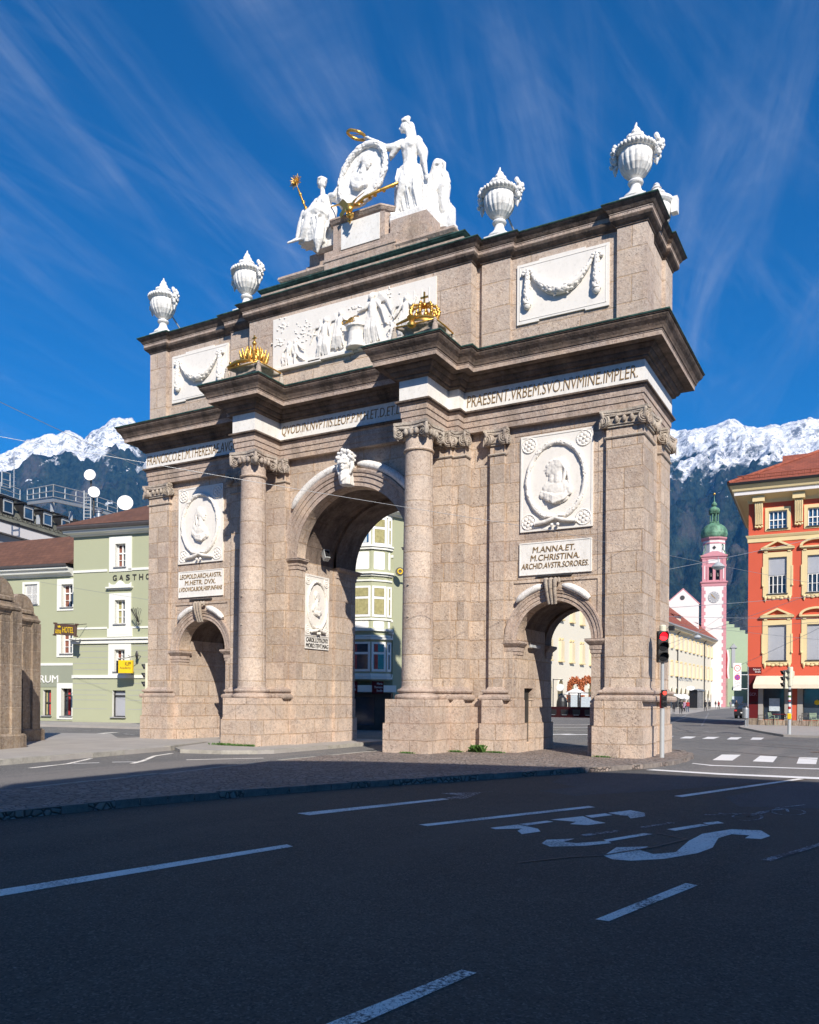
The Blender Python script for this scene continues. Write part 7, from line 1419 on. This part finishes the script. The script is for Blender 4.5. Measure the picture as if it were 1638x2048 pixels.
q = MB(); q.box(-.16, .16, -.040, -.037, -.018, .018); q.xf(Matrix.Translation((-.665, 0, 2.99)) @ Matrix.Rotation(radians(45), 4, 'Y')); k_ = len(q.v); q.box(-.16, .16, -.044, -.041, -.018, .018); q.xf(Matrix.Translation((-.665, 0, 2.99)) @ Matrix.Rotation(radians(-45), 4, 'Y'), k_); q.build('cross_bars', 'redp', PL)
x = MB(); x.text('30', -.76, 3.47, .19, .16, -.034, .006); x.text('Zone', -.81, 3.20, .29, .12, -.032, .006); x.text('Zone', -.84, 2.60, .36, .15, -.032, .006)
for i in range(6): x.text('kostenpflichtig', -.87, 2.52-.05*i, .40, .028, -.032, .004)
x.build('lettering', 'cgrey', PL)
s_ = sign('street_name_sign', .72, .42, [('Salurner', .35, .93, .55, .26), ('Straße', .5, .93, .2, .26)], (7.64, 32.25, 3.30), YAW*.2, 'dark red street name plate on the pole in front of the red building')
b = MB(); b.lathe([(.17,.50),(.19,.52),(.195,1.0),(.19,1.1),(.17,1.14),(.10,1.17)], (0,0,0), 22); b.build('litter_bin', 'steel', None, (7.50, 32.15, .1), 0, label='round grey litter bin on a post by the red building', cat='litter bin')
bn = bpy.data.objects['litter_bin']; q = MB(); q.lathe([(.15,1.13),(.16,1.16),(.12,1.24),(.03,1.27)], (0,0,0), 18); q.build('lid', 'black', bn); q = MB(); q.tube([(0,0,0),(0,0,.5)], .05, 10); q.build('post', 'steel', bn)
# café chairs and tables in front of the red building
M['chg'] = plain('pale_green_metal', (.30, .38, .26), .5, .2, .08)
def chair(mat, label, loc, rz):
    t_ = thing('cafe_chair', label, 'chair', loc, rz, 'café chairs before the red building'); b = MB(); b.bbox(-.21,.21,-.21,.21,.43,.46,.01); b.build('seat', mat, t_)
    b = MB(); b.tube([(-.2,.2,.45),(-.2,.27,.82),(.2,.27,.82),(.2,.2,.45)], .014, 6)
    for i in range(3): b.box(-.19, .19, .235+.01*i, .245+.01*i, .56+.09*i, .61+.09*i)
    b.build('backrest', mat, t_)
    for sx in (-1, 1):
        for sy in (-1, 1): b = MB(); b.tube([(sx*.19, sy*.19, .44), (sx*.23, sy*.24, 0)], .013, 6); b.build('leg', mat, t_)
    b = MB(); b.tube([(-.24,-.2,.44),(-.25,-.18,.64),(-.25,.22,.66)], .014, 6); b.tube([(.24,-.2,.44),(.25,-.18,.64),(.25,.22,.66)], .014, 6); b.build('armrest', mat, t_); return t_
ch0 = chair('chg', 'pale green metal café chair just left of the stickered pole', rl_(1.75, -2.6, .1), radians(70))
for u, lb, rz in ((4.10, 'first pale green metal café chair right of the stickered pole', 20), (4.75, 'second pale green café chair right of the stickered pole, turned away', 200), (6.2, 'pale green metal café chair at the right edge of the picture', 60)):
    c = copy_tree(ch0); c.location = rl_(u, -2.6, .1); c.rotation_euler[2] = radians(rz); c['label'] = lb
chb = chair('rust', 'dark metal café chair nearest the red building corner', rl_(1.0, -2.0, .1), radians(-80))
for u, lb, rz in ((2.55, 'dark metal café chair below the window poster', 120), (3.5, 'dark metal café chair directly left of the stickered pole', 200), (5.5, 'dark metal café chair between the two shop windows', 30)):
    c = copy_tree(chb); c.location = rl_(u, -2.1, .1); c.rotation_euler[2] = radians(rz); c['label'] = lb
def table(loc, label):
    t_ = thing('cafe_table', label, 'table', loc, TR, 'café tables before the red building'); b = MB(); b.bbox(-.4,.4,-.35,.35,.70,.74,.01); b.build('table_top', 'redd2', t_)
    for sx in (-1, 1):
        for sy in (-1, 1): b = MB(); b.tube([(sx*.36, sy*.3, .7), (sx*.38, sy*.32, 0)], .016, 6); b.build('leg', 'rust', t_)
    return t_
tb0 = table(rl_(2.1, -2.2, .1), 'dark red café table left of the stickered pole')
c = copy_tree(tb0); c.location = rl_(5.3, -2.4, .1); c['label'] = 'dark red café table near the right edge of the picture'
# car down the street
def car(loc, rz, label):
    t_ = thing('parked_car', label, 'car', loc, rz); b = MB()
    sec = [(-2.05,.35,.78,.80),(-2.0,.30,.88,.86),(-1.2,.28,.95,.88),(0,.25,.98,.88),(1.3,.25,1.0,.88),(1.95,.28,.98,.85),(2.1,.36,.8,.8)]
    vs = []
    for x, z0, z1, w in sec: vs += [(-w, x, z0), (w, x, z0), (w, x, z1), (-w, x, z1)]
    fs = [(3,2,1,0)]+[(i*4+j, (i+1)*4+j, (i+1)*4+(j+1)%4, i*4+(j+1)%4) for i in range(6) for j in range(4)]+[(24,25,26,27)]; b.add(vs, fs)
    cab = [(-1.85,.86,.74),(-1.3,1.38,.62),(-.2,1.46,.62),(.6,1.36,.62),(1.25,.98,.74)]; vs = []
    for x, z1, w in cab: vs += [(-.78, x, .9), (.78, x, .9), (w*.95, x, z1), (-w*.95, x, z1)]
    b.add(vs, [(i*4+j, (i+1)*4+j, (i+1)*4+(j+1)%4, i*4+(j+1)%4) for i in range(4) for j in range(4)]); b.build('body', 'black', t_)
    q = MB(); q.add([(-.62,-1.86,.92),(.62,-1.86,.92),(.52,-1.40,1.32),(-.52,-1.40,1.32)], [(0,1,2,3)]); q.build('rear_window', 'glass', t_)
    for sx in (-1, 1):
        q = MB(); q.bbox(sx*.60, sx*.84, -2.07, -1.95, .70, .84, .01); q.build('tail_light', 'redp', t_)
        for yy in (-1.3, 1.3):
            q = MB(); q.tube([(sx*.68, yy, .32), (sx*.90, yy, .32)], .32, 20, 0, sm=False); W_ = q.build('wheel', 'black', t_); q = MB(); q.tube([(sx*.885, yy, .32), (sx*.91, yy, .32)], .19, 12, 0, sm=False); q.build('rim', 'steel', W_)
    q = MB(); q.box(-.26, .26, -2.09, -2.05, .52, .63); q.build('number_plate', 'white', t_); return t_
car((3.6, 64.0, 0), radians(-2), 'black hatchback seen from behind by the corner of the red building')
# people on the pavement
def person(loc, rz, h, coat, trou, label, walk=.5, arms=.25, hat=None, bag=False, long=False):
    b = MB(); s = h/1.75; S = lambda *p: tuple(c*s for c in p)
    st = walk*.28
    for e, d in ((-1, st), (1, -st)):
        b.chain([S(e*.09, 0, .90), S(e*.10, -d*.55-.03*abs(walk), .48), S(e*.10, -d, .08)], [.105*s, .07*s, .048*s]); b.limb(S(e*.10, -d+.02, .05), .05*s, S(e*.11, -d-.14, .035), .035*s)
    b.loft([S(0,0,.84)+(.155*s,.12*s,0), S(0,0,.95)+(.17*s,.125*s,0), S(0,0,1.12)+(.15*s,.11*s,0), S(0,0,1.30)+(.185*s,.125*s,0), S(0,0,1.42)+(.175*s,.11*s,0), S(0,0,1.48)+(.07*s,.07*s,0)], 18, 3)
    if long: b.loft([S(0,0,.55)+(.22*s,.18*s,0), S(0,0,.95)+(.18*s,.14*s,0)], 18, 4)
    b.limb(S(0,0,1.44), .06*s, S(0,-.01,1.56), .052*s); b.ell(S(0,-.015,1.635), (.075*s,.095*s,.115*s), 12, 9); b.ell(S(0,-.10,1.62), (.018*s,.025*s,.025*s), 6, 5)
    for e, d in ((-1, -arms), (1, arms)):
        b.chain([S(e*.19,0,1.40), S(e*.24,-d*.3,1.12), S(e*.24,-d*.7-.08,.90)], [.06*s,.048*s,.036*s]); hd = Vector(S(e*.24,-d*.78-.10,.84)); b.ell(hd, (.028*s,.04*s,.05*s), 8, 6)
        for k_ in range(4): b.limb(hd+Vector((0,(k_-1.5)*.018*s,-.04*s)), .010*s, hd+Vector((-e*.01,(k_-1.5)*.018*s-.01,-(.10-.008*abs(k_-1))*s)), .007*s, 5)
        b.limb(hd+Vector((0,-.035*s,-.01*s)), .010*s, hd+Vector((-e*.01,-.06*s,-.05*s)), .008*s, 5)
    me = remesh(b, .02, 1, name='person'); 
    for m_ in ('skin', coat, trou, 'cblack'): me.materials.append(M[m_])
    idx = []
    for p in me.polygons:
        z = p.center.z/s; x = abs(p.center.x)/s; idx.append(0 if z > 1.47 or (x > .2 and z < .90 and z > .6 and not long) else (3 if z < .10 else (2 if z < (.60 if long else .88) else 1)))
    me.polygons.foreach_set('material_index', idx)
    o = link('person', me, None, loc, rz, label, 'person', 'people in the far street')
    q = MB(); q.ell(S(0,.012,1.665), (.088*s,.10*s,.105*s), 12, 8); q.ell(S(0,.05,1.60), (.08*s,.07*s,.10*s), 10, 8); q.build('hair', 'hair', o)
    if hat: q = MB(); q.ell(S(0,0,1.72), (.095*s,.11*s,.07*s), 12, 8); q.build('cap', hat, o)
    return o
PP = [((-9.9,96.1) ,.2,1.72,'cblack','cblack','person in a long dark coat, the leftmost walker beside the arch',.7,None,True),
      ((-6.7,84.6) ,3.3,1.82,'cblack','cblack','tall person dressed all in black, second from the arch',.9,None,False),
      ((-11.2,109.4) ,2.0,1.66,'cpink','cblack','person in a lilac patterned jacket between two dark walkers',.4,None,True),
      ((-13.1,120.3) ,1.2,1.65,'cpink','cblack','person in lilac standing behind the tall dark walker',.3,None,False),
      ((-9.1,101.5) ,3.2,1.70,'cred','cblue','person in a red jacket and blue jeans walking away',.8,None,False),
      ((-9.3,116.8) ,3.1,1.80,'cblack','cblack','person in a black jacket walking away before the arcade',.8,None,False),
      ((-14.7,153.2) ,3.2,1.76,'cblack','cblack','person in a black padded coat near the third downpipe',.5,None,True),
      ((-18.3,183.1) ,1.0,1.75,'cblack','cgrey','person in dark clothes by the end of the arcade',.3,None,False),
      ((-14.0,160),2.8,1.72,'cred','cblack','person in dark red and black left of the couple in the distance',.5,'cred',False),
      ((-13.6,173.3) ,.3,1.75,'cgrey','cgrey','person in grey walking in the distance before the green church',.6,None,False),
      ((-6,126.8) ,.1,1.80,'cblack','cblack','person standing with a bicycle in the middle of the far street',.3,None,False),
      ((-17.4,221.8) ,3.0,1.75,'cblack','cgrey','small far person with a backpack right before the red building',.5,None,False)]
for (xy, rz, h, c1, c2, lb, wk, hat, lg_) in PP: person((xy[0], xy[1], .06), rz, h, c1, c2, lb, wk, wk*.4, hat, long=lg_)
# bicycle by the person in the middle of the street
bk = thing('bicycle', 'dark bicycle held by the person in the middle of the far street', 'bicycle', (-5.5, 126.5, .0), radians(80)); b = MB()
for x in (-.52, .52): q = MB(); q.tube([(x+.33*cos(t), 0, .34+.33*sin(t)) for t in [2*pi*i/20 for i in range(20)]], .02, 6, closed=True); q.build('wheel', 'black', bk)
b.tube([(-.52,0,.34),(-.1,0,.32),(.35,0,.75),(-.2,0,.78),(-.1,0,.32)], .02, 6); b.tube([(-.52,0,.34),(-.2,0,.78),(-.22,0,.92)], .02, 6); b.tube([(.52,0,.34),(.36,0,.95),(.3,.22,1.0)], .02, 6); b.tube([(.36,0,.95),(.3,-.22,1.0)], .02, 6); b.build('frame', 'rust', bk); q = MB(); q.ell((-.22,0,.95), (.13,.06,.03)); q.build('saddle', 'black', bk)
# kiosk tents, sign and planters seen through the right side arch
def at_(az_x, y): return (az_x, y)
b = MB(); b.box(-13.2, -7.6, 53.6, 54.4, 0, 1.0); b.build('dark_fence', 'darkr', label='low dark red board barrier seen through the right side arch', cat='barrier')
fc = bpy.data.objects['dark_fence']; q = MB()
for i in range(5): q.box(-12.7+i*1.15, -12.0+i*1.15, 53.55, 53.6, .25, .75)
q.build('dark_panel', 'black', fc); q = MB(); [q.box(-12.6+i*1.15, -12.1+i*1.15, 53.52, 53.55, .22, .27) for i in range(5)]; q.build('pale_strip', 'steel', fc)
def arch_tree(x, y, label, seed):
    t_ = thing('trained_vine_arch', label, 'climbing plant', (x, y, 0), .3, 'russet leafy arches'); b = MB(); pts = [(.85*cos(a), 0, 3.6+1.0*sin(a)) for a in [pi*i/12 for i in range(13)]]; pts = [(1.0,0,0),(.95,0,1.4),(.92,0,2.0),(.9,0,2.5),(.88,0,3.1)]+pts+[(-.88,0,3.1),(-.9,0,2.5),(-.92,0,2.0),(-.95,0,1.4),(-1.0,0,0)]; b.tube(pts, .1, 6); b.build('trunk', 'brown', t_)
    rr = random.Random(seed); b = MB()
    for i in range(2000):
        p = V(rr.choice(pts[1:-1])); q_ = p+V((rr.gauss(0,.15), rr.gauss(0,.2), rr.gauss(0,.22))); 
        if q_.z < 1.3: continue
        a = rr.random()*6.28; c_ = rr.uniform(.07, .13); n1 = V((cos(a), sin(a), rr.uniform(-.5, .5)))*c_; n2 = V((-sin(a)*.5, cos(a)*.3, 1))*c_; b.add([q_-n1-n2, q_+n1-n2, q_+n1+n2, q_-n1+n2], [(0,1,2,3)])
    b.build('foliage', 'leafr', t_)
arch_tree(-24.9, 99.0, 'russet leafed plant arch left of its twin, seen through the right side arch', 1); arch_tree(-21.9, 95.3, 'russet leafed plant arch right of its twin, seen through the right side arch', 2)
um = thing('white_umbrella', 'white sloping parasol below the russet leafy arches', 'parasol', (-20.8, 86.5, 0)); b = MB(); b.lathe([(1.7,2.5),(.05,3.3)], (0,0,0), 8, cap=False); b.lathe([(1.7,2.35),(1.7,2.5)], (0,0,0), 8, cap=False); b.build('canopy', 'white', um); b = MB(); b.tube([(0,0,0),(0,0,3.5)], .05, 8); b.build('pole', 'steel', um)
kt = thing('domed_stall', 'dark domed market stall behind the dark red barrier', 'stall', (-16.8, 69.2, 0)); b = MB(); b.lathe([(.6,0),(.62,1.0),(.58,1.5),(.45,1.9),(.2,2.15),(.02,2.2)], (0,0,0), 20); b.build('shell', 'black', kt); b = MB(); b.box(1.2, 2.0, -.5, .5, 0, 2.2); b.box(2.4, 3.6, -.5, .5, 0, 2.0); b.build('glass_booth', 'curtw', kt); b = MB(); 
for x in (1.0, 2.1, 2.3, 3.8): b.box(x-.06, x+.06, -.56, -.44, 0, 2.5)
b.box(1.0, 3.9, -.6, -.5, 2.4, 2.5); b.build('frame', 'rust', kt)
ds = thing('round_white_sign', 'round white sign disc on a dark pole seen through the right side arch', 'sign', (-17.0, 69.2, -.42)); b = MB(); b.tube([(0,-.08,3.5),(0,.08,3.5)], .42, 28, 0, sm=False); b.build('disc', 'white', ds); b = MB(); b.tube([(-.85,0,0),(-.85,0,4.5)], .06, 8); b.tube([(-.85,0,4.4),(.3,0,4.4)], .04, 6); b.tube([(0,0,4.4),(0,0,4.1)], .03, 6); b.build('pole', 'rust', ds)
# shop awnings and round sign near the arcade
for i, (u, lb) in enumerate(((1.0, 'pale slanted shop awning, leftmost along the arcade'), (6.5, 'pale slanted shop awning, second along the arcade'), (12, 'pale slanted shop awning, third along the arcade'))):
    b = MB(); b.add([(u-2,-.1,3.4),(u+2,-.1,3.4),(u+2,-2.2,2.3),(u-2,-2.2,2.3),(u-2,-.1,3.3),(u+2,-.1,3.3),(u+2,-2.2,2.2),(u-2,-2.2,2.2)], [(0,3,2,1),(4,5,6,7),(0,4,7,3),(1,2,6,5),(3,7,6,2)]); b.build('shop_awning', 'white', None, K0, TC, label=lb, cat='awning', group='pale awnings along the arcade')
os_ = MB(); os_.tube([(0,-.1,0),(0,.1,0)], 1.0, 24, 0, sm=False); os_.xf(Matrix.Diagonal((.75, 1, .42, 1))); os_.build('oval_shop_sign', 'white', None, (-16.0, 140.5, 4.1), .3, label='white oval shop sign over the pavement by the arcade', cat='shop sign')
kk = thing('glass_kiosk', 'grey glass kiosk with a rounded canopy on the far pavement', 'kiosk', (-17.3, 153.5, 0), radians(93)); b = MB(); P_ = [(-5+.8*cos(a), 3.2+.9*sin(a)) for a in [pi/2+pi/2*i/6 for i in range(7)]]; b.box(-4.6, 4.6, -.9, .9, 3.9, 4.1); b.tube([(-4.6,-.9,3.85),(4.6,-.9,3.85)], .18, 8); b.build('roof', 'steel', kk); b = MB(); b.box(-4, 4, -.8, .8, .3, 3.9); b.build('glazing', 'lens', kk); b = MB(); [b.box(x-.08, x+.08, -.86, -.78, 0, 3.9) for x in (-4,-2,0,2,4)]; b.build('post', 'grey', kk)
# ---------------------------------------------------------------- overhead wires and hanging lamps
def wire(a, c_, sag, label, r=.012, n=16):
    a = V(a); c_ = V(c_); b = MB(); pts = []
    for i in range(n+1): t = i/n; p = a.lerp(c_, t); p.z -= sag*4*t*(1-t); pts.append(p)
    b.tube(pts, r, 5); b.build('overhead_wire', 'steel', label=label, cat='overhead wire', group='overhead wires')
wire((-2.71, -11.11, 8.26), (-15.42, 6.98, 12.15), 0.05, 'black wire crossing the sky at the upper left', 0.0077)
wire((-1.75, -11.72, 7.0), (7.22, -2.12, 5.89), 0.05, 'pale wire running from the left edge across the front of the arch', 0.0055)
wire((7.22, -2.12, 5.89), (13.69, 7.23, 5.12), 0.05, 'thin wire crossing the right pier of the arch', 0.0044)
wire((6.8, 4.52, 5.89), (8.61, 2.09, 6.02), 0.05, 'short slack wire stub on the right pier', 0.0044)
wire((5.55, 18.71, 7.9), (13.12, 29.81, 11.13), 0.05, 'dark wire rising past the pink church tower to the right edge', 0.0110)
wire((5.12, 20.76, 6.3), (13.03, 34.35, 8.21), 0.05, 'wire level with the tower clock', 0.0121)
wire((5.56, 18.72, 5.67), (13.09, 32.1, 6.48), 0.05, 'straight pale wire below the tower clock', 0.0099)
wire((4.47, 23.84, 4.64), (13.36, 20.79, 7.2), 0.05, 'wire climbing across the lower red facade', 0.0099)
wire((1.15, 39.17, 6.66), (13.18, 28.71, 6.07), 0.05, 'wire below the palace eaves', 0.0099)
wire((2.26, 34.06, 4.82), (6.47, 42.14, 9.12), 0.05, 'diagonal feeder wire in front of the church tower', 0.0110)
wire((8.72, 20.49, 3.37), (13.47, 16.27, 5.28), 0.05, 'diagonal wire across the lower blinds of the red building', 0.0077)
wire((4.46, 23.83, 5.85), (13.32, 23.06, 4.49), 0.05, 'wire sloping down towards the lower red windows', 0.0077)
wire((-27.37, 6.03, 8.27), (-16.02, 6.65, 6.27), 0.05, 'faint wire before the green shop building', 0.0066)

def hang_lamp(loc, label, s=1.):
    t_ = thing('hanging_street_lamp', label, 'street lamp', loc, 0, 'street lamps hanging from the wires'); b = MB(); b.lathe([(.06*s,.2*s),(.16*s,.15*s),(.30*s,.02*s),(.36*s,-.05*s),(.35*s,-.08*s)], (0,0,0), 20); b.build('shade', 'lgrey', t_); b = MB(); b.ell((0,0,-.08*s), (.30*s,.30*s,.14*s), 16, 8); b.build('bowl', 'curtw', t_); b = MB(); b.tube([(0,0,.2*s),(0,0,.5*s)], .02, 5); b.build('hanger', 'steel', t_)
hang_lamp((6.94, 25.22, 8.93), 'hanging street lamp in front of the tower belfry', 1.0)
hang_lamp((-2.42, 71.55, 8.57), 'small hanging street lamp under the palace eaves', 1.2)
